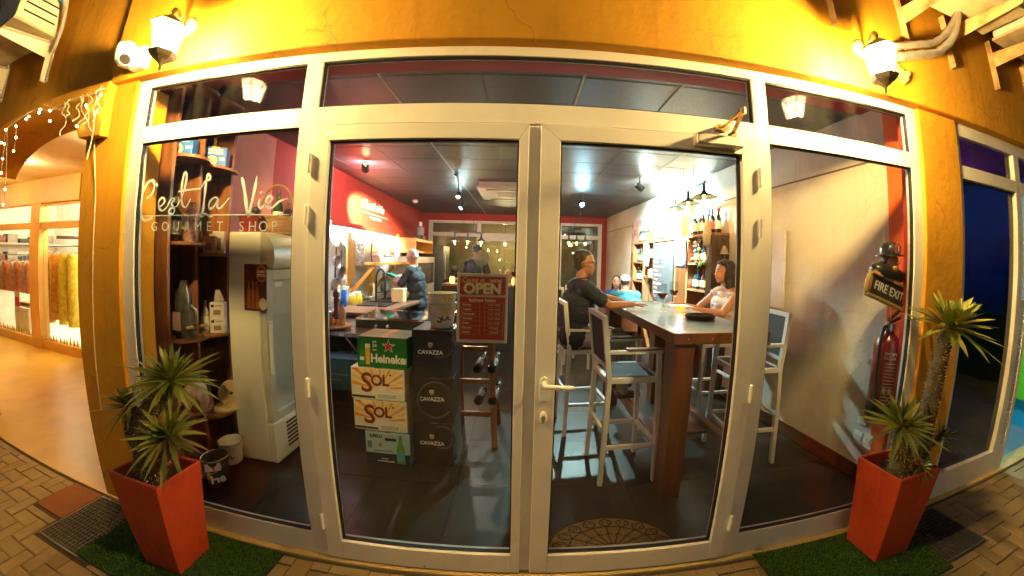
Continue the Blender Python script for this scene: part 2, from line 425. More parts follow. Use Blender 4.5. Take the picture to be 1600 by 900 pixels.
# ---------------------------------------------------------------- the building front
bld = thing('shop_building', 'yellow stucco building front around the white framed shop doors', 'building', (0, 0, 0))
FW = -.02
MB().box(-2.475, 9, -.06, .098, 2.588, 4.8).build('upper_wall', STUCCO, bld, bevel=.008)
arc = [(-3.68+(1.0 if a < 90 else 1.25)*math.cos(R(a)), 2.17+.43*math.sin(R(a))) for a in range(12, 169, 6)]
MB().prism([(-2.27, 0), (-2.27, 2.588), (-2.475, 2.588), (-2.475, 4.8), (-9, 4.8), (-9, 0), (-4.96, 0), (-4.96, 2.2)] + arc[::-1][0:] + [(-2.70, 2.2), (-2.70, 0)], 'y', FW, .20).build('arch_wall', STUCCO, bld)
MB().box(2.373, 2.795, FW, .098, 0, 2.588).build('pillar', STUCCO, bld, bevel=.006)
MB().box(-2.27, -2.262, -.0195, .05, 0, 2.588).build('reveal', STUCCO, bld)
sp = [(-2.46, 2.262), (-2.46, 2.60), (-3.35, 2.60)] + [(-3.68+1.0*math.cos(R(a)), 2.18+.43*math.sin(R(a))) for a in range(72, 11, -6)]
MB().prism(sp, 'y', -.075, FW-.001).build('arch_spandrel', STUCCO, bld, bevel=.006)
soff = [(-3.68+(1.0 if a < 90 else 1.25)*math.cos(R(a)), 2.17+.43*math.sin(R(a))) for a in range(12, 169, 6)]
MB().prism([(-2.70, 2.26), (-2.70, 2.715), (-4.90, 2.715), (-4.90, 2.26)] + soff[::-1], 'y', .2005, .42).build('arch_soffit', STUCCO, bld)
# passage behind the arch
FLOORP = mat('passage_tiles', (.52, .31, .035), .35, scale=3, bump=.12, bscale=9, dirt=.25)
tag(MB().box(-14, -2.70, -.029, 2.0, -.07, .004).build('passage_floor', FLOORP), kind='structure')
tag(MB().box(-14, -2.72, .201, 2.1, 2.72, 2.9).build('passage_ceiling', mat('passage_plaster', (.86, .76, .62), .8, scale=2)), kind='structure')

# ---------------------------------------------------------------- shopfront frame with its two doors
sf = thing('shopfront', 'white framed glass shopfront with double doors between two lit wall lanterns', 'shopfront', (0, 0, 0))
D0, D1 = 0.0, .045
def bar(name, x0, x1, z0, z1, parent=sf, y0=D0, y1=D1, bev=.003):
    return MB().box(x0, x1, y0, y1, z0, z1).build(name, PVC, parent, bevel=bev, world=True)
bar('frame_post', -2.262, -2.163, .006, 2.538); bar('frame_post', 2.285, 2.373, .006, 2.538)
bar('frame_head', -2.262, 2.373, 2.538, 2.587)
bar('mullion', -1.075, -.985, .006, 2.538); bar('mullion', 1.122, 1.206, .006, 2.538)
bar('transom_bar', -2.163, -1.075, 2.204, 2.299); bar('transom_bar', -.985, 1.122, 2.206, 2.299); bar('transom_bar', 1.206, 2.285, 2.204, 2.299)
bar('sill', -2.163, -1.075, .006, .148, y0=.004); bar('sill', 1.206, 2.285, .006, .148, y0=.004)
def pane(parent, x0, x1, z0, z1, y=.014, name='glass_pane'):
    g_ = .007
    k = MB()
    k.box(x0, x0+g_, y-.006, y+.012, z0, z1).box(x1-g_, x1, y-.006, y+.012, z0, z1).box(x0+g_, x1-g_, y-.006, y+.012, z0, z0+g_).box(x0+g_, x1-g_, y-.006, y+.012, z1-g_, z1)
    k.build('gasket', GASKET, parent, world=True)
    return MB().box(x0+g_, x1-g_, y, y+.006, z0+g_, z1-g_).build(name, GLASS, parent, world=True)
pane(sf, -2.163, -1.075, 2.299, 2.538); pane(sf, -.985, 1.122, 2.299, 2.538); pane(sf, 1.206, 2.285, 2.299, 2.538)
left_pane = pane(sf, -2.163, -1.075, .148, 2.204); pane(sf, 1.206, 2.285, .148, 2.204)
def door(x0, x1, gx0, gx1, hinge_x, side):
    d = bpy.data.objects.new('door', None); COL.objects.link(d); d.parent = sf; d.location = (x0, 0, .015)
    z0, z1, gz0, gz1, y0, y1 = .016, 2.199, .132, 2.126, -.014, .040
    def pr(n, pts): MB().prism(pts, 'y', y0, y1).build(n, PVC, d, bevel=.003, world=True)
    e = .0008
    pr('stile', [(x0, z0), (gx0-e, z0), (gx0-e, gz1), (x0, z1)]); pr('stile', [(gx1+e, z0), (x1, z0), (x1, z1), (gx1+e, gz1)])
    pr('top_rail', [(x0+e, z1), (gx0, gz1+e), (gx1, gz1+e), (x1-e, z1)]); pr('bottom_rail', [(gx0, z0), (gx1, z0), (gx1, gz0), (gx0, gz0)])
    pane(d, gx0, gx1, gz0, gz1, y=.008)
    for hz in (2.02, 1.78, .98, .25):
        h = MB().lathe([(.009, -.046), (.0095, -.044), (.0095, -.002), (.0075, -.001), (.0075, .001), (.0095, .002), (.0095, .044), (.006, .047)], 14, (hinge_x, -.022, hz))
        h.box(hinge_x-.004, hinge_x+.004, -.02, 0, hz-.04, hz+.04)
        h.build('hinge', WHITE, d, smooth=True, world=True)
    return d
d1 = door(-.983, .020, -.897, -.024, -.986, 0)
d2 = door(.071, 1.119, .160, 1.029, 1.121, 1)
MB().box(.0205, .0705, .006, .036, .016, 2.199).build('astragal', PVC, sf, world=True)
# lever handle with lock on the second door
hm = MB(); hx, hz = .112, 1.03
hm.prism([(hx-.017, hz-.05), (hx+.017, hz-.05), (hx+.02, hz), (hx+.017, hz+.05), (hx, hz+.062), (hx-.017, hz+.05), (hx-.02, hz), ], 'y', -.024, -.0145)
hm.lathe([(.012, 0), (.012, .035), (.009, .04)], 14, M=Matrix.Translation((hx, -.022, hz+.03)) @ Matrix.Rotation(R(90), 4, 'X'))
hm.tube(smooth_path([(hx, -.058, hz+.03), (hx+.03, -.066, hz+.031), (hx+.08, -.068, hz+.029), (hx+.125, -.062, hz+.027)]), [.011]*16+[.010, .010, .007], 10)
hm.build('lever_handle', WHITE, d2, smooth=True, bevel=.0015, world=True)
lk = MB().lathe([(.019, 0), (.019, .006), (.016, .009)], 20, M=Matrix.Translation((hx, -.0145, .90)) @ Matrix.Rotation(R(90), 4, 'X') @ Matrix.Diagonal((.8, 1.5, 1, 1)))
lk = lk.build('lock_plate', WHITE, d2, smooth=True, world=True)
MB().lathe([(.008, 0), (.008, .004)], 14, M=Matrix.Translation((hx, -.0235, .905)) @ Matrix.Rotation(R(90), 4, 'X')).box(hx-.004, hx+.004, -.027, -.0235, .885, .905).build('key_cylinder', STEEL, d2, world=True)
# door closer
c0, c1 = at(1090, 222, 'y', -.06), at(1163, 232, 'y', -.06)
MB().box(c0.x, c1.x, -.064, -.0145, 2.140, 2.192).build('door_closer', mat('closer_silver', (.50, .46, .38), .4, metal=.6, scale=12), d2, bevel=.008, world=True)
elbow = at(1161, 174, 'y', -.20); k0 = Vector((.925, -.03, 2.245)); k1 = Vector((c1.x-.05, -.045, 2.194))
ar = MB(); ar.bar(k1, k1+Vector((0, 0, .018)), .03, .03); ar.bar(k1+Vector((0, 0, .012)), elbow, .018, .006); ar.bar(k0, elbow+Vector((0, 0, .008)), .014, .007)
ar.lathe([(.012, -.012), (.012, .014), (.005, .018)], 12, elbow).cbox(k0+Vector((0, .012, 0)), (.06, .036, .022))
ar.build('closer_arm', BRASS, d2, world=True)
# corner plates of the transom seal, small rust chip
MB().lathe([(.007, 0), (.004, .002)], 7, M=Matrix.Translation((-.46, -.0145, .03)) @ Matrix.Rotation(R(90), 4, 'X')).build('rust_chip', RUST, d1, world=True)

# the sign writing on the left pane
VINYL = mat('pale_vinyl', (.62, .76, .78), .5, var=.02)
lt = MB(); YG = .0125
def stroke(px, w, wobble=True):
    pts = smooth_path([(at(x, y, 'y', YG).x, at(x, y, 'y', YG).z, 0) for x, y in px], 7)
    n = len(pts)
    ws = [w*(.45+.55*min(1, 4*min(i, n-1-i)/n)+.18*math.sin(i*.55)) for i in range(n)]
    ribbon(lt, [(p.x, p.y) for p in pts], ws, Matrix(((1,0,0,0),(0,0,-1,YG),(0,1,0,0),(0,0,0,1))))
Z3 = lambda pts: [(190+x*.3444, 190+y*.3444) for x, y in pts]     # points read off an enlarged view of the pane
for pts, w in (
    ([(112,348),(124,342),(142,322),(150,292),(142,268),(118,280),(98,325),(88,380),(90,425),(104,448),(128,442),(146,424)], .022),
    ([(158,278),(164,296)], .02),
    ([(168,388),(185,378),(196,360),(186,345),(170,362),(170,390),(186,404),(206,388)], .019),
    ([(206,388),(226,350),(240,352),(228,372),(240,398),(232,420),(214,414),(222,396),(250,385)], .017),
    ([(250,385),(275,340),(292,280),(296,240),(286,236),(276,275),(272,330),(276,375),(292,388),(314,350)], .019),
    ([(256,318),(300,310),(358,304)], .016),
    ([(362,300),(380,270),(400,262),(402,246),(390,244),(382,290),(376,350),(370,400),(360,428),(382,420),(402,430),(414,428)], .021),
    ([(440,352),(424,344),(402,362),(396,388),(408,394),(428,374),(440,352),(434,384),(444,394),(466,374),(488,346)], .018),
    ([(546,252),(556,300),(564,360),(572,438)], .026), ([(572,438),(590,370),(606,300),(614,246)], .022),
    ([(628,348),(622,380),(632,392),(652,374)], .018), ([(632,318),(635,324)], .02),
    ([(652,376),(672,366),(684,348),(672,336),(656,358),(660,386),(684,390),(716,362),(756,348)], .018),
    ([(90,428),(250,425),(450,423),(640,422),(760,422)], .008)):
    stroke(Z3(pts), w*.72)
lt.build('window_script', VINYL, sf, world=True)
gs = at(333, 354, 'y', YG)
for i, ch in enumerate('GOURMET SHOP'):
    if ch == ' ': continue
    px = 190+(148+(692-148)*i/11)*.3444
    p = at(px, 354.5, 'y', YG)
    text('window_letter', ch, .072, VINYL, sf, face_y(p.x, YG, p.z), bold=-.0006)

# ---------------------------------------------------------------- wall lanterns (lit)
LAMP_GLASS = glow('lantern_glow', (1.0, .80, .46), 3.0)
LMETAL = mat('lantern_metal', (.42, .35, .23), .45, metal=.4, scale=20, var=.3)
LAMP_W = 170
def lantern(s, label):
    x, y = s*1.690, -.28
    t = thing('wall_lantern', label, 'lantern', (x, y, 2.43), group='lit lanterns on the yellow wall')
    zt, zb = 2.655, 2.515; rt, rb = .076, .045
    for k in range(6):
        a0, a1 = R(60*k), R(60*k+60); q = .965
        P = lambda r, a, z: (x+r*math.cos(a), y+r*math.sin(a), z)
        am = (a0+a1)/2
        vs = [P(rb*q, a0+.05, zb), P(rb*q, a1-.05, zb), P(rt*q, a1-.05, zt), P(rt*q, a0+.05, zt)]
        MB().add(vs, [(0,1,2,3)]).build('glass_panel', GLASS_L, t, world=True)
        MB().tube([P(rb, a0, zb), P(rt, a0, zt)], .004, 6).build('rib', LMETAL, t, world=True)
    MB().lathe([(.035, 2.478), (.056, 2.492), (.068, 2.515), (.03, 2.516)], 6, (x, y, 0)).lathe([(.004, 2.425), (.009, 2.437), (.005, 2.447), (.012, 2.462), (.03, 2.479)], 12, (x, y, 0)).build('base_cup', LMETAL, t, world=True)
    MB().lathe([(.084, 2.655), (.086, 2.661), (.06, 2.683), (.03, 2.70), (.022, 2.713), (.010, 2.717)], 6, (x, y, 0)).lathe([(.006, 2.717), (.006, 2.735), (.012, 2.741), (.004, 2.755)], 12, (x, y, 0)).build('roof_cap', LMETAL, t, world=True)
    b = MB().lathe([(.012, 2.525), (.012, 2.56), (.026, 2.59), (.028, 2.615), (.015, 2.64)], 14, (x, y, 0)).build('bulb', LAMP_GLASS, t, smooth=True, world=True)
    px, pz = s*1.85, 2.83
    MB().tube(smooth_path([(px, -.06, pz), (px, -.11, pz-.03), (px-s*.05, -.17, pz-.01), (x+s*.03, -.25, 2.78), (x, y, 2.735)]), .010, 8).tube(smooth_path([(px, -.09, pz-.02), (px, -.12, pz-.055), (px, -.085, pz-.07), (px, -.07, pz-.05)]), .007, 8).build('arm', LMETAL, t, smooth=True, world=True)
    MB().lathe([(.055, 0), (.05, .012), (.02, .022)], 20, M=Matrix.Translation((px, -.0605, pz)) @ Matrix.Rotation(R(90), 4, 'X')).build('wall_plate', LMETAL, t, smooth=True, world=True)
    lamp('lantern_light', 'POINT', (x, y, 2.59), LAMP_W, (1.0, .67, .24), t, .045)
def _gl():
    m = bpy.data.materials.new('lantern_pane'); m.use_nodes = True; nt = m.node_tree; nt.nodes.clear()
    o = nt.nodes.new('ShaderNodeOutputMaterial'); e = nt.nodes.new('ShaderNodeEmission'); t = nt.nodes.new('ShaderNodeBsdfTransparent'); a = nt.nodes.new('ShaderNodeAddShader')
    e.inputs[0].default_value = (1, .8, .48, 1); e.inputs[1].default_value = 4.0; t.inputs[0].default_value = (.97, .95, .9, 1)
    nt.links.new(e.outputs[0], a.inputs[0]); nt.links.new(t.outputs[0], a.inputs[1]); nt.links.new(a.outputs[0], o.inputs[0]); return m
GLASS_L = _gl()
lantern(-1, 'lit lantern on curled arm next to the white security camera')
lantern(1, 'lit lantern on curled arm beneath the rusty air conditioner brackets')

# ---------------------------------------------------------------- security camera
sp0 = at(225, 95, 'y', -.06)
t = thing('security_camera', 'white dome security camera on a square wall box beside the lantern', 'camera', (sp0.x, -.06, sp0.z))
MB().cbox((sp0.x, -.085, sp0.z), (.13, .049, .13)).build('junction_box', WHITE, t, bevel=.008, world=True)
for dx_, dz_ in ((-.05, -.05), (.05, -.05)):
    MB().lathe([(.005, 0), (.004, .002)], 8, M=Matrix.Translation((sp0.x+dx_, -.1096, sp0.z+dz_)) @ Matrix.Rotation(R(90), 4, 'X')).build('screw', RUST, t, world=True)
cc = at(197, 85, 'y', -.17)
MB().tube([(sp0.x, -.11, sp0.z), (sp0.x-.02, -.15, sp0.z+.03), cc+Vector((.02, .0, .03))], [.035, .035, .04], 16).build('mount_arm', WHITE, t, smooth=True, world=True)
MB().lathe([(.048, .05), (.056, .03), (.056, -.02), (.05, -.05), (.03, -.07)], 24, cc).build('housing', WHITE, t, smooth=True, world=True)
aim = (CAM-cc); aim.z -= .4; q = aim.to_track_quat('Z', 'Y').to_matrix().to_4x4()
lens = MB().lathe([(.036, 0), (.036, .052), (.030, .058)], 24, M=Matrix.Translation(cc+Vector((0, 0, -.02))) @ q).build('lens_ball', WHITE, t, smooth=True, world=True)
MB().lathe([(.029, .0585), (.026, .061)], 24, M=Matrix.Translation(cc+Vector((0, 0, -.02))) @ q).build('lens', mat('lens_black', (.01, .01, .012), .1, coat=.5), t, smooth=True, world=True)
MB().cbox((0,0,0), (.001, .001, .001)) 

# ---------------------------------------------------------------- air conditioners and their brackets on the upper wall
ACM = mat('ac_casing', (.55, .54, .47), .5, scale=4, dirt=.35)
def bracket(x, z, L_, label, m=RUST):
    t = thing('wall_bracket', label, 'bracket', (x, -.06, z), group='steel brackets on the upper wall')
    MB().box(x-.02, x+.02, -.064, -.0605, z-.17, z+.22).box(x-.02, x-.016, -.10, -.064, z-.17, z+.22).build('wall_rail', m, t, world=True)
    MB().add([(x-.018,-.064,z),(x-.014,-.064,z),(x-.014,-L_,z+.03),(x-.018,-L_,z+.03),(x-.018,-.064,z+.12),(x-.014,-.064,z+.12),(x-.014,-L_,z+.075),(x-.018,-L_,z+.075)],
             [(0,3,2,1),(4,5,6,7),(0,1,5,4),(1,2,6,5),(2,3,7,6),(3,0,4,7)]).add([(x-.014,-.064,z+.116),(x+.03,-.064,z+.116),(x+.03,-L_,z+.071),(x-.014,-L_,z+.071),(x-.014,-.064,z+.12),(x+.03,-.064,z+.12),(x+.03,-L_,z+.075),(x-.014,-L_,z+.075)],
             [(0,3,2,1),(4,5,6,7),(0,1,5,4),(1,2,6,5),(2,3,7,6),(3,0,4,7)]).build('arm', m, t, world=True)
    for dz_ in (-.13, -.08, .17):
        MB().lathe([(.008, 0), (.008, .008)], 6, M=Matrix.Translation((x, -.064, z+dz_)) @ Matrix.Rotation(R(90), 4, 'X')).build('bolt', STEEL, t, world=True)
bracket(1.68, 3.10, .52, 'short rusty bracket on the yellow wall above the middle of the right pane')
bracket(2.30, 3.10, .58, 'rusty bracket just above the lit lantern and silver pipes')
bracket(2.79, 3.10, .60, 'rusty bracket at the far end of the silver pipes')
bracket(3.42, 3.10, .60, 'rusty bracket above the dark neighbouring window')
bracket(4.02, 3.10, .60, 'rusty bracket furthest from the lantern past the dark window')
def condenser(x0, x1, y0, y1, z0, z1, label, group='air conditioner units on the wall'):
    t = thing('air_conditioner', label, 'air conditioner', ((x0+x1)/2, (y0+y1)/2, z0), group=group)
    MB().box(x0, x1, y0, y1, z0+.015, z1).build('casing', ACM, t, bevel=.012, world=True)
    MB().box(x0-.01, x1+.01, y0-.01, y1+.01, z0, z0+.02).build('base_tray', mat('ac_tray', (.5, .42, .25), .6, dirt=.7, scale=8), t, bevel=.004, world=True)
    cx_, cz_ = x0+(x1-x0)*.38, (z0+z1)/2; r0 = (z1-z0)*.40
    MB().lathe([(r0, 0), (r0, .012), (r0-.012, .012), (r0-.012, .002)], 28, M=Matrix.Translation((cx_, y0-.001, cz_)) @ Matrix.Rotation(R(90), 4, 'X')).build('fan_ring', ACM, t, world=True)
    for k in range(1, 6):
        r1 = r0*k/6; MB().tube([(cx_+r1*math.cos(R(a)), y0-.008, cz_+r1*math.sin(R(a))) for a in range(0, 361, 15)], .002, 5).build('fan_guard', BLACK, t, world=True)
    for k in range(8):
        z = z0+.08+k*(z1-z0-.16)/7; MB().box(x1+.0005, x1+.004, y0+.04, y1-.04, z, z+.012).build('side_louvre', BLACK, t, world=True)
    return t
condenser(2.30, 3.12, -.50, -.18, 3.24, 3.82, 'grimy air conditioner unit on the two brackets past the lantern')
condenser(3.28, 4.12, -.50, -.18, 3.24, 3.82, 'grimy air conditioner unit above the dark neighbouring window')
condenser(-4.30, -3.28, -.42, -.10, 3.06, 3.66, 'pale air conditioner unit over the arch with cables at its end')
acb = mat('white_bracket', (.72, .68, .58), .5, dirt=.3)
bracket(-3.36, 2.93, .46, 'white bracket under the air conditioner over the arch', acb)
bracket(-4.20, 2.93, .46, 'white bracket at the outer end of the unit over the arch', acb)
t = thing('unit_cables', 'bundle of grey hoses with blue joints hanging beside the air conditioner', 'hose', (-3.2, -.1, 3.1))
for k in range(3):
    MB().tube(smooth_path([(-3.27, -.2-.03*k, 3.42-.05*k), (-3.18, -.16-.02*k, 3.34), (-3.19, -.12, 3.14+.02*k), (-3.30, -.09, 3.0-.02*k)]), .012, 8).build('hose', mat('grey_hose', (.35, .34, .30), .6), t, smooth=True, world=True)
for p in ((-3.20, -.17, 3.36), (-3.185, -.17, 3.29), (-3.20, -.19, 3.30)):
    MB().ball(p, .016, 10, 6).build('blue_joint', mat('blue_tape', (.02, .22, .55), .4), t, smooth=True, world=True)
# insulated pipes
FOIL = mat('silver_foil', (.62, .60, .56), .3, metal=.8, scale=14, bump=.6, bscale=35)
t = thing('insulated_pipes', 'silver foil wrapped pipes running from the wall to the air conditioner', 'pipe', (2.2, -.06, 2.85))
for k, (dz_, r0) in enumerate(((0, .028), (.07, .022))):
    MB().tube(smooth_path([(2.06+.05*k, -.05, 2.80+dz_), (2.12, -.10, 2.82+dz_), (2.30, -.13, 2.87+dz_), (2.48, -.15, 2.93+dz_), (2.62, -.19, 3.05+dz_), (2.72, -.22, 3.26)]), [r0*(1+.08*math.sin(i*2.1)) for i in range(31)], 12).build('pipe', FOIL, t, smooth=True, world=True)
MB().tube(smooth_path([(2.14, -.062, 2.80), (2.17, -.075, 2.74), (2.19, -.072, 2.70), (2.21, -.08, 2.74), (2.24, -.07, 2.76)]), [.022, .018, .02, .012, .02]*5, 7).build('torn_wrap', mat('torn_insulation', (.55, .33, .08), .9, bump=.6), t, world=True)

# ---------------------------------------------------------------- the neighbouring shop on the right
nb = thing('neighbour_window', 'white framed dark blue shop window beyond the yellow pillar', 'window', (2.8, 0, 0))
def nbar(n, x0, x1, z0, z1, y0=.0, y1=.07): MB().box(x0, x1, y0, y1, z0, z1).build(n, PVC, nb, bevel=.003, world=True)
nbar('frame_post', 2.796, 2.86, .006, 2.50); nbar('frame_post', 3.70, 3.80, .006, 2.50); nbar('frame_head', 2.796, 6.5, 2.50, 2.587)
nbar('transom_bar', 2.86, 3.70, 2.21, 2.30); nbar('sill', 2.86, 3.70, .006, .20); nbar('transom_bar', 3.80, 6.5, 2.21, 2.30)
NG = glass_mat('blue_tinted_glass', (.055, .07, .14), smear=.5)
MB().box(2.86, 3.70, .032, .038, 2.30, 2.50).build('top_pane', glass_mat('purple_tinted_glass', (.28, .08, .22), smear=1.5), nb, world=True)
MB().box(2.86, 3.70, .032, .038, .20, 2.21).build('glass_pane', NG, nb, world=True)
MB().box(3.80, 6.5, .032, .038, 2.30, 2.50).build('top_pane', MATS['purple_tinted_glass'], nb, world=True)
for k in range(38):
    z = .25+k*.028
    MB().box(3.82, 3.90, .012, .05, z, z+.016).build('shutter_slat', PVC, nb, world=True)
nbar('shutter_stile', 3.90, 3.95, .006, 2.21, .005, .06); nbar('shutter_rail', 3.80, 3.8995, .006, .24, .005, .06); nbar('shutter_rail', 3.80, 3.8995, 1.33, 1.40, .005, .06)
# room behind it
nr = thing('neighbour_room', 'dim shop interior with cyan and green lit walls beyond the blue window', 'room', (4, 1.5, 0))
MB().box(2.9, 8, 3.0, 3.1, 0, 2.8).build('back_wall', mat('neighbour_wall', (.08, .09, .13), .8), nr, world=True)
MB().box(2.8, 2.85, .08, 3.0, 0, 2.8).build('side_wall', MATS['neighbour_wall'], nr, world=True)
MB().box(2.8, 8, .08, 3.1, 2.62, 2.8).build('ceiling_slab', MATS['neighbour_wall'], nr, world=True)
MB().box(2.8, 8, .101, 3.1, -.07, .003).build('floor_slab', mat('neighbour_floor', (.2, .25, .28), .3), nr, world=True)
MB().box(5.15, 5.195, .15, 2.9, .3, 1.15).build('green_counter', mat('lime_green', (.22, .80, .02), .5), nr, world=True)
MB().box(5.2, 5.25, .12, 2.9, 0.004, 2.6).build('cyan_panel', mat('cyan_paint', (.03, .50, .72), .5), nr, world=True)
tb = MB().box(4.3, 4.4, .7, 2.2, 2.52, 2.56).build('tube_light', glow('cool_tube', (.55, .95, 1.0), 8), nr, world=True)
lamp('neighbour_light', 'POINT', (4.35, .9, 2.3), 22, (.6, .95, 1.0), nr, .1)
MB().box(3.9, 4.5, 1.6, 2.0, .004, .9).build('dark_display', mat('dark_blue_cloth', (.02, .04, .12), .8), nr, world=True)

for k in range(5): MB().box(3.3+k*.5, 3.7+k*.5, 2.94, 2.99, 1.3+.25*(k % 2), 1.9+.15*(k % 3)).build('wall_picture', mat('pic%d' % (k % 3), ((.05, .25, .4), (.12, .1, .2), (.3, .35, .4))[k % 3], .4), nr, world=True)
for k in range(4): MB().box(3.2, 4.4, 2.6, 2.93, .5+.42*k, .52+.42*k).build('shelf_board', mat('dark_shelf', (.1, .1, .12), .5), nr, world=True)
for k in range(14): MB().lathe([(.04, 0), (.05, .1), (.02, .16), (.02, .2)], 10, (3.27+.16*(k % 7), 2.75, .521+.42*(k//7)+.42)).build('dark_bottle', mat('navy_glass', (.03, .06, .16), .15), nr, world=True)

# ---------------------------------------------------------------- clothes shop at the end of the passage
cs = thing('clothes_shop', 'brightly lit clothes shop window seen through the arch', 'shop', (-8, 1.95, 0))
YB = mat('ochre_frame', (.62, .38, .10), .5, scale=3)
def cb(n, x0, x1, z0, z1, y0=1.93, y1=2.02, m=YB): return MB().box(x0, x1, y0, y1, z0, z1).build(n, m, cs, world=True)
cb('wall_panel', -6.45, -2.72, .004, 2.72); cb('frame_post', -8.05, -7.70, .004, 2.33, 1.87); cb('frame_head', -14, -6.45, 2.33, 2.72, 1.86, 2.02)
cb('frame_head', -7.70, -6.45, 2.30, 2.3295, 1.9); 
for x0, x1 in ((-7.70, -6.45), (-10.6, -8.05), (-14, -10.8)):
    cb('sill', x0, x1, .004, .14, 1.9); cb('transom_bar', x0, x1, 1.93, 2.03, 1.9)
    MB().box(x0, x1, 1.95, 1.956, .14, 2.33).build('glass_pane', glass_mat('clear_pane', (.97, .97, .95), smear=0), cs, world=True)
    for k in range(int((x1-x0)/.11)):
        x = x0+.06+k*.11+random.uniform(-.02, .02); h = random.uniform(.06, .17)
        MB().add([(x-.04, 1.944, .14), (x+.04, 1.944, .14), (x+.02, 1.944, .14+h*.6), (x+.01, 1.944, .14+h), (x-.015, 1.944, .14+h*.7)], [(0,1,2,3,4)]).build('window_sticker', mat('sticker_grass%d' % (k % 3), ((.55, .45, .05), (.35, .42, .06), (.5, .14, .08))[k % 3], .6), cs, world=True)
cb('frame_post', -10.8, -10.6, .004, 2.33, 1.9)
CW = mat('shop_white', (.82, .78, .70), .7)
cb('back_wall', -14, -2.7, 0, 2.9, 4.0, 4.1, CW); cb('end_wall', -11.9, -11.8, 0, 2.72, 2.02, 4.0, CW); cb('side_wall', -6.2, -6.1, 0, 2.9, 2.02, 4.0, CW); cb('ceiling_slab', -14, -6.2, 2.72, 2.8, 2.02, 4.0, CW); cb('shop_floor', -14, -6.2, -.05, .004, 2.0, 4.0, CW)
lamp('shop_light', 'POINT', (-7.2, 2.7, 2.55), 55, (1, .86, .58), cs, .15); lamp('shop_light', 'POINT', (-9.4, 2.7, 2.55), 55, (1, .86, .58), cs, .15)
for x in (-7.2, -9.4):
    MB().lathe([(.09, 2.69), (.09, 2.718)], 20, (x, 2.7, 0)).build('ceiling_lamp', glow('warm_disc', (1, .86, .62), 6), cs, world=True)
# clothes on rails
def garment(x, y, z0, z1, w, col, k, label, rack):
    m = mat('cloth_%s' % k, col, .85, col2=tuple(min(.9, c*1.8+.05) for c in col), scale=14)
    t = thing('hanging_dress', label, 'dress', (x, y, z0), group=rack)
    b = MB(); n = 14; pts = []
    rings = [(z1, w*.25), (z1-.06, w*.55), (z1-.22, w*.45), ((z0+z1)/2, w*.5), (z0, w*.66)]
    vs = []; fs = []
    for j, (z, rw) in enumerate(rings):
        for i in range(n):
            a = 2*math.pi*i/n; f = 1+.12*math.sin(a*5+k)*(j/4)
            vs.append((x+rw*math.cos(a)*f*.5, y+.09*math.sin(a)*f, z))
    for j in range(len(rings)-1):
        for i in range(n): fs.append((j*n+i, j*n+(i+1) % n, (j+1)*n+(i+1) % n, (j+1)*n+i))
    b.add(vs, fs); b.build('cloth', m, t, smooth='all', world=True)
    MB().tube(smooth_path([(x-.14, y, z1), (x, y, z1+.05), (x+.14, y, z1)]), .006, 6).tube(smooth_path([(x, y, z1+.05), (x+.01, y, z1+.10), (x-.01, y, z1+.13)]), .003, 6).build('hanger', STEEL, t, world=True)
tones = [(.45, .40, .04), (.24, .28, .04), (.55, .44, .05), (.62, .50, .06), (.50, .22, .03), (.58, .46, .08), (.3, .16, .04)]
names = ['mustard', 'olive', 'ochre', 'golden', 'rust orange', 'sand yellow', 'brown']
for k in range(7):
    x = -7.40-k*.15
    garment(x, 2.30+.05*(k % 2), .32+.08*(k % 3), 1.52, .34, tones[k], k, '%s dress on the rail in the clothes shop window' % names[k], 'dresses on the window rail')
t = thing('clothes_rail', 'black steel rail with dresses on it behind the clothes shop glass', 'rail', (-7, 2.32, 0))
MB().tube([(-8.5, 2.32, 1.66), (-7.2, 2.32, 1.66)], .012, 8).build('rail', BLACK, t, world=True)
for x in (-8.48, -7.22): MB().tube([(x, 2.32, .004), (x, 2.32, 1.66)], .014, 8).build('post', BLACK, t, world=True)
MB().cbox((-7.6, 2.3, 1.80), (.3, .25, .05)).build('foot_bag', BLACK, t, world=True)
for k in range(9):
    garment(-9.4-k*.2, 2.45, .75, 1.34, .34, (( .3,.08,.04),(.28,.2,.12),(.42,.16,.05))[k % 3], 10+k, ('dark red', 'taupe', 'terracotta')[k % 3]+' folded trousers on the low rack of the clothes shop', 'trousers on the low rack')
t = thing('low_rack', 'low rack with hung trousers in the clothes shop', 'rack', (-9, 2.75, 0))
MB().tube([(-11.2, 2.45, 1.48), (-9.2, 2.45, 1.48)], .012, 8).build('rail', STEEL, t, world=True)
for x in (-11.18, -9.22): MB().tube([(x, 2.45, .004), (x, 2.45, 1.48)], .014, 8).build('post', STEEL, t, world=True)
t = thing('display_plinth', 'white display plinth with folded clothes behind the passage glass', 'plinth', (-8.3, 2.25, 0))
MB().box(-9.35, -8.72, 2.1, 2.4, .004, .55).build('block', CW, t, bevel=.01, world=True)
for k in range(3): MB().box(-9.22, -8.8, 2.15, 2.36, .552+.03*k, .58+.03*k).build('folded_cloth', mat('folded%d' % k, ((.4,.25,.08),(.1,.08,.06),(.5,.4,.2))[k], .9), t, bevel=.01, world=True)
t = thing('price_stand', 'small red and white price card on the white plinth', 'card', (-9.22, 2.12, .552))
MB().box(-9.33, -9.12, 2.105, 2.12, .552, .88).build('card', mat('red_card', (.65, .08, .05), .5), t, world=True)
MB().box(-9.31, -9.14, 2.1, 2.1045, .72, .84).build('white_panel', WHITE, t, world=True)
t = thing('shop_shelves', 'white wall shelves with stacked dark clothes inside the clothes shop', 'shelf', (-11.6, 3.0, 0))
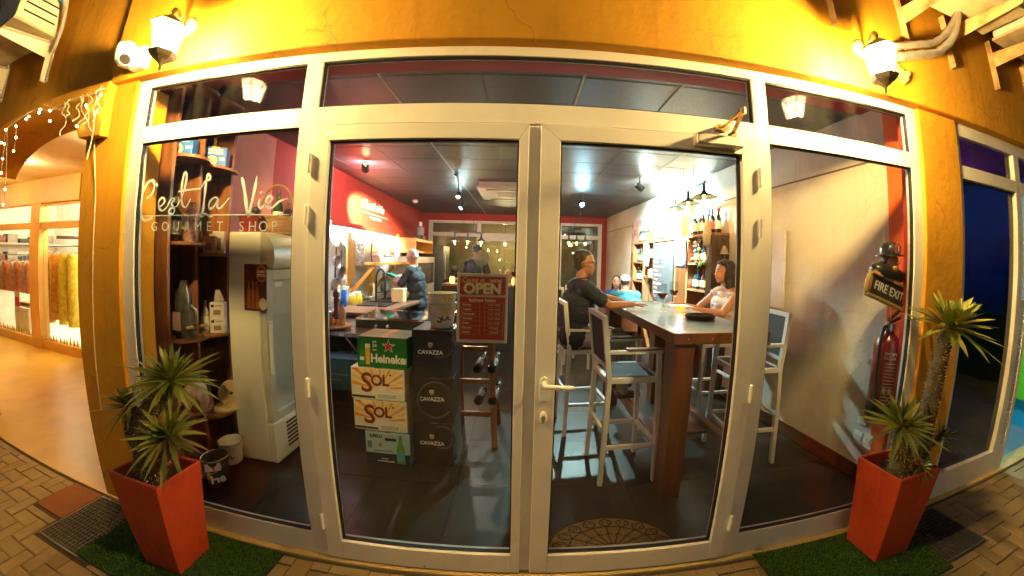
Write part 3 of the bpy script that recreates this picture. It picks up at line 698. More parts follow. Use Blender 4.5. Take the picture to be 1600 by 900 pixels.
for z in (.9, 1.3, 1.7):
    MB().box(-11.79, -11.4, 2.1, 3.9, z, z+.03).build('shelf_board', mat('pale_shelf', (.5, .42, .32), .6), t, world=True)
    for k in range(6): MB().box(-11.75, -11.45, 2.2+k*.28, 2.42+k*.28, z+.031, z+.031+.1+.05*((k*7) % 3)).build('cloth_stack', mat('stack%d' % (k % 3), ((.06,.07,.09),(.2,.08,.06),(.3,.28,.24))[k % 3], .9), t, world=True)
# downlights in the passage
for k, (x, y) in enumerate(((-4.2, 1.0), (-6.4, 1.0), (-8.4, 1.0), (-10.6, 1.0))):
    t = thing('downlight', 'round recessed downlight in the passage ceiling', 'light', (x, y, 2.70), group='passage downlights')
    MB().lathe([(.085, 2.706), (.085, 2.719)], 24, (x, y, 0)).build('rim', mat('downlight_rim', (.3, .22, .12), .4), t, world=True)
    MB().lathe([(.06, 2.702), (.06, 2.7055)], 20, (x, y, 0)).build('lens', glow('downlight_glow', (1, .8, .5), 10), t, world=True)
    lamp('downlight_lamp', 'POINT', (x, y, 2.66), 8.5, (1, .68, .27), t, .06)

# ---------------------------------------------------------------- string lights on the arch
t = thing('string_lights', 'fairy lights with icicle strands draped along the arch and pillar', 'string lights', (-2.9, -.08, 2.4))
WIRE = mat('pale_wire', (.55, .5, .36), .5)
main = [( 163, 138), (140, 148), (112, 155), (92, 168), (72, 172), (57, 170), (42, 178), (24, 190), (8, 203)]
P0 = [at(x, y, 'y', -.10) for x, y in main]
MB().tube(smooth_path(P0), .0035, 5).build('wire', WIRE, t, world=True)
for x, y, y2 in ((160, 135, 172), (140, 146, 196), (126, 152, 190), (112, 155, 186), (150, 142, 250), (145, 150, 205), (133, 150, 200), (155, 138, 190), (103, 160, 214)):
    a = at(x, y, 'y', -.10); b = at(x-6, y2, 'y', -.11); n = 7
    MB().tube(smooth_path([a.lerp(b, i/n)+Vector((random.uniform(-.035, .035), random.uniform(-.02, .01), 0)) for i in range(n+1)], 4), .0026, 5).build('strand', WIRE, t, world=True)
MB().tube(smooth_path([at(147, 215, 'y', -.045), at(149, 300, 'y', -.024), at(145, 400, 'y', -.024), at(145, 480, 'y', -.024), at(149, 560, 'y', -.024), at(158, 640, 'y', -.024)]), .0028, 5).build('strand', WIRE, t, world=True)
BULB = glow('fairy_bulb', (1.0, .72, .30), 22)
for x, y in ((63, 171), (78, 173), (61, 176), (45, 182), (41, 186), (25, 197), (9, 203), (78, 189), (25, 215), (21, 236), (2, 223), (7, 225), (4, 248), (2, 270), (8, 296), (5, 320), (158, 148), (120, 197), (135, 165), (151, 175)):
    MB().ball(at(x, y, 'y', -.105), .007, 8, 6).build('bulb', BULB, t, world=True)
for pts in (((25, 197), (25, 215), (21, 236)), ((9, 203), (7, 225), (4, 248), (2, 270)), ((12, 200), (10, 260), (8, 296), (5, 320))):
    MB().tube([at(x, y, 'y', -.105) for x, y in pts], .002, 5).build('strand', WIRE, t, world=True)
# ================================================================== planters, palms and turf mats
RED_POT = mat('red_planter', (.50, .055, .012), .62, var=.10, scale=7, bump=.3, bscale=30, dirt=.85)
weather(RED_POT, 0, 1, .45)
SOIL = mat('soil', (.035, .024, .015), .95, bump=.8, bscale=60, scale=30)
LEAF = mat('palm_leaf', (.085, .14, .02), .42, col2=(.26, .27, .05), scale=5, spec=.35)
LEAFY = mat('young_leaf', (.18, .23, .025), .42, col2=(.40, .38, .06), scale=6)
LEAFD = mat('dry_leaf', (.22, .12, .05), .6, col2=(.12, .11, .03), scale=9)
BARK = mat('spiny_bark', (.045, .036, .014), .85, col2=(.13, .095, .035), scale=18, bump=.9, bscale=40)
SPINE = mat('spines', (.42, .31, .14), .6)
def planter(x0, x1, y0, y1, X0, X1, Y0, Y1, h, label):
    t = thing('planter', label, 'planter', ((x0+x1)/2, (y0+y1)/2, .012), group='red tapered planters')
    lo = [(x0,y0,.014),(x1,y0,.014),(x1,y1,.014),(x0,y1,.014)]; hi = [(X0,Y0,h),(X1,Y0,h),(X1,Y1,h),(X0,Y1,h)]
    w = .018; hin = [(X0+w,Y0+w,h),(X1-w,Y0+w,h),(X1-w,Y1-w,h),(X0+w,Y1-w,h)]; li = [(X0+w+.006,Y0+w+.004,h-.09),(X1-w-.006,Y0+w+.004,h-.09),(X1-w-.006,Y1-w-.004,h-.09),(X0+w+.006,Y1-w-.004,h-.09)]
    vs = lo+hi+hin+li; fs = [(3,2,1,0)]
    for a, b in ((0,4),(4,8),(8,12)):
        for k in range(4): fs.append((a+k, a+(k+1) % 4, b+(k+1) % 4, b+k))
    MB().add(vs, fs).build('pot', RED_POT, t, bevel=.006, world=True, seg=3)
    n = 12; vs = []; fs = []
    for j in range(n+1):
        for i in range(n+1):
            x = X0+w+.004+(X1-X0-2*w-.008)*i/n; y = Y0+w+.003+(Y1-Y0-2*w-.006)*j/n
            vs.append((x, y, h-.06+.02*noise.noise(Vector((x*25, y*25, 0)))))
    for j in range(n):
        for i in range(n): fs.append((j*(n+1)+i, j*(n+1)+i+1, (j+1)*(n+1)+i+1, (j+1)*(n+1)+i))
    MB().add(vs, fs).build('soil', SOIL, t, smooth='all', world=True)
    return t
def leaf_mesh(mb, base, d, up, L_, w, droop):
    d = d.normalized(); s = d.cross(up); s = s.normalized() if s.length > 1e-4 else Vector((1,0,0)); u = s.cross(d).normalized()
    n = 6; vs = []; prof = [.35, .72, .95, 1.0, .85, .5, .04]; fold = .22
    for i in range(n+1):
        t = i/n; c = base + d*L_*t + Vector((0,0,-1))*droop*L_*t*t
        hw = w/2*prof[i]
        vs += [c - s*hw + u*hw*fold, c, c + s*hw + u*hw*fold]
    fs = []
    for i in range(n):
        o = i*3; fs += [(o, o+1, o+4, o+3), (o+1, o+2, o+5, o+4)]
    mb.add(vs, fs)
def rosette(t, c, axis, n, L_, w, seed, dry=0):
    rnd = random.Random(seed); axis = axis.normalized()
    a = axis.orthogonal().normalized(); b = axis.cross(a)
    for k in range(n):
        ph = k*2.39996 + rnd.uniform(-.2, .2); f = (k+.5)/n
        el = R(82 - 92*f**.85 + rnd.uniform(-8, 8))
        d = (a*math.cos(ph)+b*math.sin(ph))*math.cos(el) + axis*math.sin(el)
        base = c + axis*.02*(1-f) + (a*math.cos(ph)+b*math.sin(ph))*.012
        mb = MB(); leaf_mesh(mb, base, d, axis, L_*(.62+.5*min(1, f*1.6))*rnd.uniform(.7, 1.12), w*rnd.uniform(.75, 1.2), .04+.45*f*rnd.random()**1.5)
        mb_dry = rnd.random() < .06 and f > .6
        dryk = mb_dry or dry and d.x > .25 and d.z < .35 and rnd.random() < dry
        mb.build('leaf', LEAFD if dryk else (LEAF, LEAF, LEAFY)[k % 3], t, smooth='all', world=True)
def trunk(t, pts, rs, spines=True, seed=1, n_sp=420):
    P = smooth_path(pts, 10); n = len(P); rr = []
    for i in range(n):
        u = i/(n-1)*(len(rs)-1); k = min(int(u), len(rs)-2); rr.append(rs[k]+(rs[k+1]-rs[k])*(u-k))
    mb = MB(); mb.tube(P, rr, 16)
    for v in mb.v: v += Vector((noise.noise(v*45), noise.noise(v*45+Vector((9,0,0))), 0))*.006
    mb.build('trunk', BARK, t, smooth='all', world=True)
    sp = MB(); rnd = random.Random(seed)
    for _ in range(n_sp):
        i = rnd.randrange(1, n-1); tg = (P[i+1]-P[i-1]).normalized(); a = tg.orthogonal().normalized(); b = tg.cross(a); ph = rnd.uniform(0, 6.283)
        o = a*math.cos(ph)+b*math.sin(ph); base = P[i]+o*rr[i]*.95; L_ = rnd.uniform(.014, .030); d = (o+tg*rnd.uniform(-.5, .6)).normalized()
        s = d.orthogonal().normalized()*.0021; s2 = d.cross(s)
        sp.add([base+s, base-s*.5+s2, base-s*.5-s2, base+d*L_], [(0,1,3), (1,2,3), (2,0,3)])
    tag(sp.build('spines', SPINE, t, world=True), kind='stuff')
planter(-1.897, -1.645, -.345, -.14, -1.955, -1.600, -.372, -.112, .55, 'red tapered planter standing on the turf mat below the shop name')
planter(1.935, 2.209, -.290, -.08, 1.905, 2.255, -.315, -.045, .55, 'red tapered planter standing on the turf mat beside the fire extinguisher window')
UP = Vector((0,0,1))
pl = thing('palm_plant', 'bushy three headed spiny palm growing in the planter below the shop name', 'plant', (-1.78, -.24, .49))
b0 = Vector((-1.79, -.25, .47))
h1, h2, h3 = at(268, 596, 'y', -.22), at(205, 636, 'y', -.26), at(263, 683, 'y', -.34)
trunk(pl, [b0, b0+Vector((-.01, 0, .14)), Vector((-1.78, -.25, .78)), h1+Vector((-.09, 0, -.08)), h1], [.06, .062, .055, .042, .03], seed=2)
trunk(pl, [b0+Vector((-.03, 0, .16)), b0+Vector((-.06, -.01, .26)), h2+Vector((-.0, 0, -.05)), h2], [.045, .045, .035, .026], seed=3, n_sp=200)
trunk(pl, [b0+Vector((.03, -.02, .04)), b0+Vector((.08, -.05, .12)), h3+Vector((-.02, .02, -.06)), h3], [.04, .04, .035, .026], seed=4, n_sp=160)
rosette(pl, h1, Vector((.15, -.15, 1)), 78, .20, .023, 11)
rosette(pl, h2, Vector((-.35, -.25, 1)), 60, .155, .018, 12)
rosette(pl, h3, Vector((.35, -.75, .8)), 64, .165, .018, 13, dry=.75)
pr_ = thing('palm_plant', 'palm with one tall spiny trunk growing in the planter near the extinguisher', 'plant', (2.06, -.18, .49))
b1 = Vector((2.06, -.19, .47)); top = at(1481, 512, 'y', -.20)
trunk(pr_, [at(1436, 735, 'y', -.17), at(1442, 690, 'y', -.18), at(1452, 640, 'y', -.19), at(1463, 590, 'y', -.20), at(1474, 545, 'y', -.20), top], [.04, .042, .042, .04, .036, .032], seed=5, n_sp=1100)
rosette(pr_, top, Vector((.05, -.35, 1)), 60, .255, .040, 14)
r2, r3, r4 = at(1409, 666, 'y', -.24), at(1466, 684, 'y', -.20), at(1437, 728, 'y', -.30)
trunk(pr_, [b1+Vector((-.05, -.03, 0)), b1+Vector((-.06, -.04, .15)), r2+Vector((.02, 0, -.1)), r2], [.05, .05, .045, .03], seed=6, n_sp=300)
rosette(pr_, r2, Vector((-.1, -.45, 1)), 54, .185, .025, 15)
trunk(pr_, [b1+Vector((.05, -.0, .03)), b1+Vector((.1, -.0, .12)), r3], [.03, .03, .022], seed=7, n_sp=90)
rosette(pr_, r3, Vector((.4, -.35, .7)), 40, .125, .014, 16)
rosette(pr_, r4, Vector((.2, -.9, .35)), 30, .09, .011, 17)
def turf(x0, x1, y0, y1, rz, label, seed):
    t = thing('turf_mat', label, 'mat', ((x0+x1)/2, (y0+y1)/2, .002), group='artificial turf mats under the planters'); t.rotation_euler.z = rz
    w, l = x1-x0, y1-y0
    MB().box(-w/2, w/2, -l/2, l/2, .004, .009).build('backing', mat('turf_backing', (.012, .03, .008), .9), t)
    rnd = random.Random(seed); b = MB()
    for _ in range(15000):
        x, y = rnd.uniform(-w/2+.004, w/2-.004), rnd.uniform(-l/2+.004, l/2-.004); a = rnd.uniform(0, 6.28); s = .0022
        L_ = rnd.uniform(.008, .016); tx, ty = rnd.gauss(0, .006), rnd.gauss(0, .006)
        b.add([(x+s*math.cos(a), y+s*math.sin(a), .009), (x-s*math.cos(a), y-s*math.sin(a), .009), (x+tx, y+ty, .009+L_)], [(0,1,2)])
    tag(b.build('grass_pile', mat('turf_green', (.035, .13, .010), .7, col2=(.10, .22, .022), scale=60), t), kind='stuff')
turf(-2.31, -1.235, -.505, -.035, R(-1.5), 'green artificial turf mat under the planter below the shop name', 21)
turf(1.30, 2.355, -.50, -.035, R(-1), 'green artificial turf mat under the planter beside the extinguisher window', 22)
# ================================================================== INSIDE: the room
ZC, YB_ = 2.805, 7.08
def wl(y): return -2.55-.018*y
def wr(y): return 2.60-.047*y
GROUT = mat('dark_grout', (.012, .012, .013), .9)
tag_fl = tag(MB().add([(-2.56,.10,-.012),(2.6,.10,-.012),(2.3,7.1,-.012),(-2.7,7.1,-.012)], [(0,1,2,3)]).build('floor', GROUT), kind='structure')
SLATE = mat('slate_tile', (.015, .013, .011), .40, col2=(.027, .025, .022), spec=.3, scale=3.5, bump=.08, bscale=30)
tw = .60
b = MB().box(.0015, tw-.0015, .0015, tw-.0015, -.0115, 0); tme = b.mesh('floor_tile'); tme.materials.append(SLATE)
for i in range(-5, 5):
    for j in range(0, 12):
        x, y = i*tw+.18, .102+j*tw
        if x > 2.3 or x < -2.9: continue
        if j == 11 or x+tw > 2.27 or x < -2.56:
            x0, x1, y1 = max(x, wl(y)+.02), min(x+tw, wr(y+.6)-.02), min(y+tw, 7.05)
            if x1-x0 > .03: MB().box(x0, x1-.003, y, y1-.003, -.0115, 0).build('floor_tile', SLATE, tag_fl)
        else:
            o = link('floor_tile', tme, None, tag_fl); o.location = (x, y, random.uniform(-.0008, .0008))
RED = mat('red_plaster', (.36, .026, .014), .7, var=.10, scale=3, bump=.12, bscale=60)
CREAMW = mat('cream_plaster', (.60, .54, .45), .75, var=.12, scale=1.6, bump=.35, bscale=25, dirt=.25)
weather(CREAMW, .3, 1.3, .15)
LIT_RED = mat('lantern_lit_red', (.74, .13, .010), .65, var=.1, scale=3)  # red of the strip, with the lantern beam's brightness put into its colour
PINK = mat('rose_plaster', (.62, .24, .19), .75, var=.12, scale=3, bump=.2, bscale=40)
WTILE = mat('white_wall_tile', (.78, .80, .80), .25, var=.03)
def wallx(name, xf, y0, y1, z0, z1, th, m, parent=None):
    s = 1 if th > 0 else -1
    o = MB().add([(xf(y0),y0,z0),(xf(y0)+th,y0,z0),(xf(y1)+th,y1,z0),(xf(y1),y1,z0),(xf(y0),y0,z1),(xf(y0)+th,y0,z1),(xf(y1)+th,y1,z1),(xf(y1),y1,z1)],
                 [(0,3,2,1),(4,5,6,7),(0,1,5,4),(1,2,6,5),(2,3,7,6),(3,0,4,7)]).build(name, m, parent)
    return o if parent else tag(o, kind='structure')
wL = wallx('wall_left', wl, .10, YB_, 0, 2.85, -.12, RED)
wallx('white_splashback', lambda y: wl(y)+.012, 2.3, 5.6, .02, 2.02, -.0118, WTILE, wL)
wallx('rose_panel', lambda y: wl(y)+.006, .286, 1.6, .02, 2.79, -.0058, PINK, wL)
wR = wallx('wall_right', wr, .10, YB_, 0, 2.85, .12, CREAMW)
wallx('red_strip', lambda y: wr(y)-.012, .101, .36, 0.0, 2.79, .0115, LIT_RED, wR)
wallx('skirting', lambda y: wr(y)-.016, .362, 7.0, .001, .115, .0155, wood('dark_skirting', (.07, .022, .010), (.13, .045, .02), axis=1), wR)
wallx('dado_line', lambda y: wr(y)-.010, .362, 7.0, 2.395, 2.408, .0095, mat('brown_line', (.16, .10, .06), .7), wR)
MB().box(-2.549, -2.262, .0985, .125, 0, 2.60).build('front_return', STUCCO, wL); MB().box(2.373, 2.586, .0985, .125, 0, 2.60).build('front_return', RED, wR)
# red lintel over the shopfront inside
tag(MB().box(-2.55, 2.585, .0985, .16, 2.602, 2.80).build('wall_front', RED), kind='structure')
# back wall with its own white framed glass
wB = tag(MB().box(-2.72, 2.32, YB_+.02, YB_+.12, 2.62, 2.85).build('wall_back', RED), kind='structure')
MB().box(2.13, 2.32, YB_+.02, YB_+.12, 0, 2.62).build('red_column', RED, wB); MB().box(-2.72, -2.50, YB_+.02, YB_+.12, 0, 2.62).build('red_column', RED, wB)
bf = thing('back_window', 'white framed glass front across the far end of the room', 'window', (0, YB_, 0))
def bb(n, x0, x1, z0, z1, y0=YB_, y1=YB_+.08): MB().box(x0, x1, y0, y1, z0, z1).build(n, PVC, bf, world=True)
bb('frame_head', -2.5, 2.13, 2.555, 2.62)
for x in (-2.50, -1.20, .95, 2.03): bb('post', x, x+.10, 0, 2.555)
for x0, x1 in ((-2.4, -1.2), (-1.1, .95), (1.05, 2.03)):
    bb('transom_bar', x0, x1, 2.20, 2.30); bb('sill', x0, x1, 0, .14)
    MB().box(x0, x1, YB_+.03, YB_+.036, .14, 2.20).build('glass_pane', glass_mat('back_glass', (.85, .9, .85), ior=1.6, smear=.6), bf, world=True)
    MB().box(x0, x1, YB_+.03, YB_+.036, 2.30, 2.555).build('glass_pane', MATS['back_glass'], bf, world=True)
bb('door_stile', -.12, .02, .14, 2.20, YB_-.01); bb('door_rail', -1.1, -.12, 2.10, 2.1995, YB_-.01); bb('door_rail', .02, .95, 2.10, 2.1995, YB_-.01)
# the yard beyond the back window
yd = tag(MB().box(-6, 6, 11.0, 11.2, 0, 4).build('yard_wall', mat('yard_plaster', (.34, .27, .15), .9, scale=2)), 'dim ochre yard wall beyond the back window', 'wall')
tag(MB().box(-8, 8, YB_+.13, 11, -.06, -.003).build('yard_paving', PAVER_MORTAR), kind='structure')
t = thing('yard_lamp', 'small warm yard lamp hanging beyond the back window', 'lamp', (-.6, 9.8, 2.0))
MB().ball((-.6, 9.8, 2.15), .05, 10, 7).build('globe', glow('yard_glow', (1, .7, .3), 14), t, smooth=True, world=True)
MB().tube([(-.6, 9.8, 2.2), (-.6, 9.8, 3.2)], .01, 6).build('cord', BLACK, t, world=True)
lamp('yard_light', 'POINT', (-.6, 9.8, 2.06), 30, (1, .7, .35), t, .05)
for k, (x, z) in enumerate(((-.75, 1.6), (.2, 1.75), (.5, 1.55), (1.2, 2.1), (1.75, 1.9), (-1.9, 2.0))):
    l = thing('yard_light', 'tiny warm light hanging in the dark yard', 'light', (x, 9.5, z), group='small yard lights')
    MB().ball((x, 9.5, z), .022, 8, 6).build('globe', glow('yard_glow2', (1, .75, .3), 10), l, world=True); MB().tube([(x, 9.5, z+.02), (x, 9.5, 3.2)], .003, 4).build('cord', BLACK, l, world=True)
t = thing('yard_shrub', 'leafy green shrub in the yard beyond the back window', 'shrub', (.7, 9.2, 0))
MB().tube([(.7, 9.2, 0), (.72, 9.2, .6), (.66, 9.2, 1.1)], [.03, .025, .015], 7).build('stem', BARK, t, world=True)
rnd = random.Random(5); fb = MB()
for _ in range(700):
    c = Vector((.7+rnd.gauss(0, .42), 9.2+rnd.gauss(0, .3), 1.05+rnd.gauss(0, .35))); leaf_mesh(fb, c, Vector((rnd.uniform(-1,1), rnd.uniform(-1,1), rnd.uniform(-.4,1))), UP, .14, .05, .2)
fb.build('foliage', LEAF, t, world=True)

# ---------------------------------------------------------------- ceiling
CT = mat('charcoal_ceiling_tile', (.06, .058, .062), .42, col2=(.03, .03, .034), scale=90, bump=.35, bscale=160, detail=2)
CB = mat('ceiling_bar', (.06, .058, .058), .4)
CBL = mat('pale_ceiling_bar', (.55, .5, .48), .35)
ceil = tag(MB().box(-2.72, 2.72, .10, 7.2, ZC+.012, ZC+.05).build('ceiling', CT), kind='structure')
cw, ch, cx0, cy0 = .675, .455, -.975, .60
b = MB().box(.010, cw-.010, .006, ch-.006, ZC-.004, ZC+.0115); cme = b.mesh('ceiling_tile'); cme.materials.append(CT)
for i in range(-3, 6):
    for j in range(-2, 15):
        x, y = cx0+i*cw, cy0+j*ch
        x0, x1, y0, y1 = max(x, wl(y)+.01), min(x+cw, wr(y)-.01), max(y, .165), min(y+ch, 7.07)
        if x1-x0 < .04 or y1-y0 < .04: continue
        if x1-x0 < cw-.01 or y1-y0 < ch-.01: MB().box(x0+.01, x1-.01, y0+.006, y1-.006, ZC-.004, ZC+.0115).build('ceiling_tile', CT, ceil)
        else:
            o = link('ceiling_tile', cme, None, ceil); o.location = (x, y, random.uniform(0, .001))
for i in range(-2, 6):
    x = cx0+i*cw
    if wl(3) < x < wr(3): MB().box(x-.009, x+.009, .165, 7.07, ZC-.008, ZC+.0116).build('grid_bar', CBL if i in (0, 2) else CB, ceil)
for j in range(0, 15):
    y = cy0+j*ch
    MB().box(wl(y)+.01, wr(y)-.01, y-.005, y+.005, ZC-.006, ZC+.0117).build('cross_bar', CB, ceil)

MB().add([(-2.53,.165,ZC-.020),(2.57,.165,ZC-.020),(2.57,.53,ZC-.020),(-2.53,.53,ZC-.020),(-2.53,.165,ZC-.0085),(2.57,.165,ZC-.0085),(2.57,.53,ZC-.0085),(-2.53,.53,ZC-.0085)], [(0,3,2,1),(4,5,6,7),(0,1,5,4),(1,2,6,5),(2,3,7,6),(3,0,4,7)]).build('red_border', RED, ceil)

# ---------------------------------------------------------------- ceiling fixtures
def track_spot(head, target, col, W, label, spot=75, bright=25, spill=0, spill_col=None):
    t = thing('track_spot', label, 'spotlight', (head.x, head.y, ZC-.01), group='ceiling spotlights')
    MB().tube([(head.x, head.y, ZC-.01), (head.x, head.y, head.z+.05)], .008, 8).build('drop_rod', BLACK, t, world=True)
    q = (Vector(target)-head).to_track_quat('Z', 'Y').to_matrix().to_4x4()
    MB().lathe([(.022, -.07), (.040, -.06), (.044, .02), (.046, .05), (.040, .05), (.034, .01)], 18, M=Matrix.Translation(head) @ q, cap=False).build('head', BLACK, t, smooth=True, world=True)
    MB().lathe([(.033, .012), (.033, .02)], 18, M=Matrix.Translation(head) @ q).build('lens', glow('spot_%s' % label[:6], col, bright), t, world=True)
    d = (Vector(target)-head).normalized()
    lamp('spot_lamp', 'SPOT', head+d*.055, W, col, t, .03, target, spot, .6)
    if spill: lamp('spill_lamp', 'POINT', head+d*.07, spill, spill_col or col, t, .035)
    return t
track_spot(at(909, 318, 'z', 2.62), (1.15, 2.0, .9), (.66, 1.0, .96), 130, 'cool black spotlight aimed at the bar table', 62, spill=9, spill_col=(.35, .8, 1.0))
track_spot(Vector((1.62, 2.95, 2.66)), (2.5, 3.25, 2.2), (.78, 1.0, .96), 760, 'greenish white spotlight washing the wine shelf wall', 118, spill=16)
hL = at(565, 256, 'z', 2.72)
track_spot(Vector((hL.x, hL.y+.1, 2.70)), (-2.6, hL.y+1.45, 2.2), (1.0, .74, .36), 1500, 'warm spotlight shining on the red wall lettering', 34, spill=18, spill_col=(1, .50, .55))
s1, s2 = at(716, 306, 'z', 2.58), at(722, 322, 'z', 2.55)
track_spot(s1, (-.9, 1.4, .6), (1, .9, .75), 30, 'dark spotlight hanging from the middle ceiling track', 50, 2)
track_spot(s2, (-2.0, 3.6, .9), (.6, .95, .95), 120, 'cyan tinted spotlight aimed at the kitchen counter', 50, spill=6)
t = thing('light_track', 'black ceiling track that carries the middle spotlights', 'track', (s1.x, s1.y, ZC))
MB().bar((s1.x+.05, s1.y-.5, ZC-.02), (s2.x-.02, s2.y+.2, ZC-.02), .035, .025).build('rail', BLACK, t, world=True)
a0, a1 = at(748, 289, 'z', 2.74), at(812, 289, 'z', 2.74)
t = thing('ceiling_cassette', 'cream ceiling air conditioner cassette over the middle of the room', 'air conditioner', (a0.x+.4, a0.y+.6, 2.72))
MB().box(a0.x, a0.x+.9, a0.y, a0.y+.9, 2.735, ZC-.008).build('body', mat('cassette_cream', (.66, .60, .38), .45), t, world=True)
MB().box(a0.x-.04, a0.x+.94, a0.y+.02, a0.y+1.0, 2.70, 2.7345).build('face_panel', mat('cassette_white', (.75, .70, .55), .4), t, bevel=.01, world=True)
MB().box(a0.x+.25, a0.x+.65, a0.y+.32, a0.y+.68, 2.694, 2.6995).build('grille', mat('cassette_grille', (.35, .30, .16), .5), t, world=True)
for k in range(2): MB().box(a0.x+.10, a0.x+.80, a0.y+.10+.78*k, a0.y+.15+.78*k, 2.694, 2.6998).build('louvre', mat('louvre_dark', (.12, .10, .05), .5), t, world=True)
sm = at(640, 317, 'z', 2.74)
t = thing('smoke_detector', 'small white round smoke detector by the red wall', 'detector', (sm.x+.12, sm.y, ZC-.05))
MB().lathe([(.03, 2.735), (.055, 2.755), (.058, ZC-.009)], 20, (sm.x+.12, sm.y, 0)).build('case', WHITE, t, smooth=True, world=True)
# pendant bars with three shades
SHADE = mat('grey_green_shade', (.05, .075, .07), .5, metal=.2, scale=30, var=.3)
FIL = glow('filament', (1.0, .52, .12), 30)
BG = glass_mat('amber_bulb_glass', (1.0, .82, .5), smear=0)
def pendant(p0, p1, zs, r, label, W):
    """Bar from p0 to p1 with three shades below it."""
    mid = (p0+p1)/2
    t = thing('pendant_lamp', label, 'pendant lamp', (mid.x, mid.y, zs-.1), group='three shade pendant lamps')
    MB().bar(p0, p1, .03, .03).build('bar', BLACK, t, world=True)
    for f in (.35, .68):
        p = p0.lerp(p1, f); MB().tube([p, (p.x, p.y, ZC-.005)], .004, 6).build('cord', BLACK, t, world=True)
    for f in (.04, .5, .96):
        p = p0.lerp(p1, f); zt = p.z-.015
        s = MB().lathe([(.018, zt), (.020, zt-.07), (.028, zt-.085), (.034, zt-.10), (r, zt-.155), (r, zt-.16), (.034, zt-.106)], 24, (p.x, p.y, 0), cap=False).build('shade', SHADE, t, smooth=True, world=True)
        bg = MB().lathe([(.014, zt-.105), (.018, zt-.13), (.030, zt-.16), (.032, zt-.185), (.022, zt-.21), (.006, zt-.222)], 14, (p.x, p.y, 0)).build('bulb', BG, s, smooth=True, world=True)
        MB().tube(smooth_path([(p.x-.008, p.y, zt-.12), (p.x-.012, p.y, zt-.18), (p.x, p.y, zt-.195), (p.x+.012, p.y, zt-.18), (p.x+.008, p.y, zt-.12)]), .0045, 6).build('filament', FIL, s, world=True)
        lamp('bulb_light', 'POINT', (p.x, p.y, zt-.235), W, (1, .62, .25), t, .02)
pendant(at(1053, 308, 'y', 2.75), at(1102, 284, 'y', 1.95), 2.4, .155, 'grey green three shade pendant lamp over the bar table', 2.2)
pendant(at(709, 363, 'y', 5.2), at(754, 364, 'y', 5.0), 2.1, .10, 'dark three shade pendant lamp near the back window', 3)
pendant(at(888, 366, 'y', 5.6), at(916, 366, 'y', 4.9), 2.1, .10, 'three shade pendant lamp behind the seated man in dark polo', 3)
# ================================================================== INSIDE LEFT: shelf unit, fridge, boxes
DWOOD = wood('dark_shelf_wood', (.15, .05, .018), (.28, .11, .04), axis=2)
DWOODY = wood('dark_shelf_wood_flat', (.15, .05, .018), (.28, .11, .04), axis=1)
CGLASS = glass_mat('drinking_glass', (.93, .95, .94), ior=1.5, smear=0)
def bottle(name, label, cat, p, h, r, col, label_col=(.8, .76, .65), cap=(.4, .3, .1), group=None, glassy=True, lab=True, rz=0):
    t = thing(name, label, cat, p, rz, group)
    m = mat('bottle_%d_%d_%d' % tuple(int(c*99) for c in col), col, .12, var=.05, coat=.4, spec=.6)
    MB().lathe([(r*.9, 0), (r, .01), (r, h*.56), (r*.85, h*.64), (r*.38, h*.76), (r*.34, h*.94), (r*.38, h*.95)], 14).build('glass', m, t, smooth=True)
    if lab: MB().lathe([(r+.0008, h*.16), (r+.0008, h*.48)], 14, cap=False).build('paper_label', mat('lab_%d_%d_%d' % tuple(int(c*99) for c in label_col), label_col, .6), t, smooth=True)
    MB().lathe([(r*.41, h*.86), (r*.42, h*1.0), (r*.2, h*1.003)], 12).build('cap', mat('cap_%d_%d_%d' % tuple(int(c*99) for c in cap), cap, .35), t, smooth=True)
    return t
def jar(name, label, cat, p, h, r, m, lid=None, group=None):
    t = thing(name, label, cat, p, 0, group)
    MB().lathe([(r*.8, 0), (r, h*.1), (r, h*.7), (r*.7, h*.85), (r*.7, h)], 16).build('body', m, t, smooth=True)
    if lid: MB().lathe([(r*.74, h*.86), (r*.74, h*1.02), (r*.5, h*1.06)], 16).build('lid', lid, t, smooth=True)
    return t
def carton(name, label, cat, x0, x1, y0, y1, z0, z1, m, group=None, rz=0):
    t = thing(name, label, cat, ((x0+x1)/2, (y0+y1)/2, z0), rz, group)
    w, d, h = x1-x0, y1-y0, z1-z0
    MB().box(-w/2, w/2, -d/2, d/2, .0005, h-.0005).build('box_body', m, t, bevel=.003)
    if 'carton' in name:
        MB().box(-.025, .025, -d/2+.001, d/2-.001, h-.0004, h+.0004).build('packing_tape', mat('brown_tape', (.42, .30, .14), .25), t)
        MB().box(-w/2+.002, -.026, -.0008, .0008, h-.0004, h+.0001).build('flap_seam', BLACK, t); MB().box(.026, w/2-.002, -.0008, .0008, h-.0004, h+.0001).build('flap_seam', BLACK, t)
    return t, w, d, h
def rect(t, name, m, x0, x1, z0, z1, y, th=.0012):
    """A printed panel on the street face of a carton."""
    return MB().box(x0, x1, y-th, y-.0001, z0, z1).build(name, m, t)
def poly(t, name, m, pts, y, th=.0012): return MB().prism(pts, 'y', y-th, y-.0001).build(name, m, t)
def star(cx_, cz_, r):
    return [(cx_+(r if k % 2 == 0 else r*.4)*math.sin(k*math.pi/5), cz_+(r if k % 2 == 0 else r*.4)*math.cos(k*math.pi/5)) for k in range(10)]
INK = lambda n, c: mat('ink_'+n, c, .6, var=.04)
I_WHITE, I_RED, I_BLACK, I_YEL, I_ORG, I_BRN, I_BLUE = INK('white', (.8, .8, .76)), INK('red', (.6, .035, .02)), INK('black', (.012, .012, .013)), INK('yellow', (.80, .52, .05)), INK('orange', (.75, .28, .02)), INK('brown', (.16, .03, .015)), INK('blue', (.02, .12, .45))

labs_l = [(.75, .7, .58), (.55, .42, .2), (.5, .12, .08)]
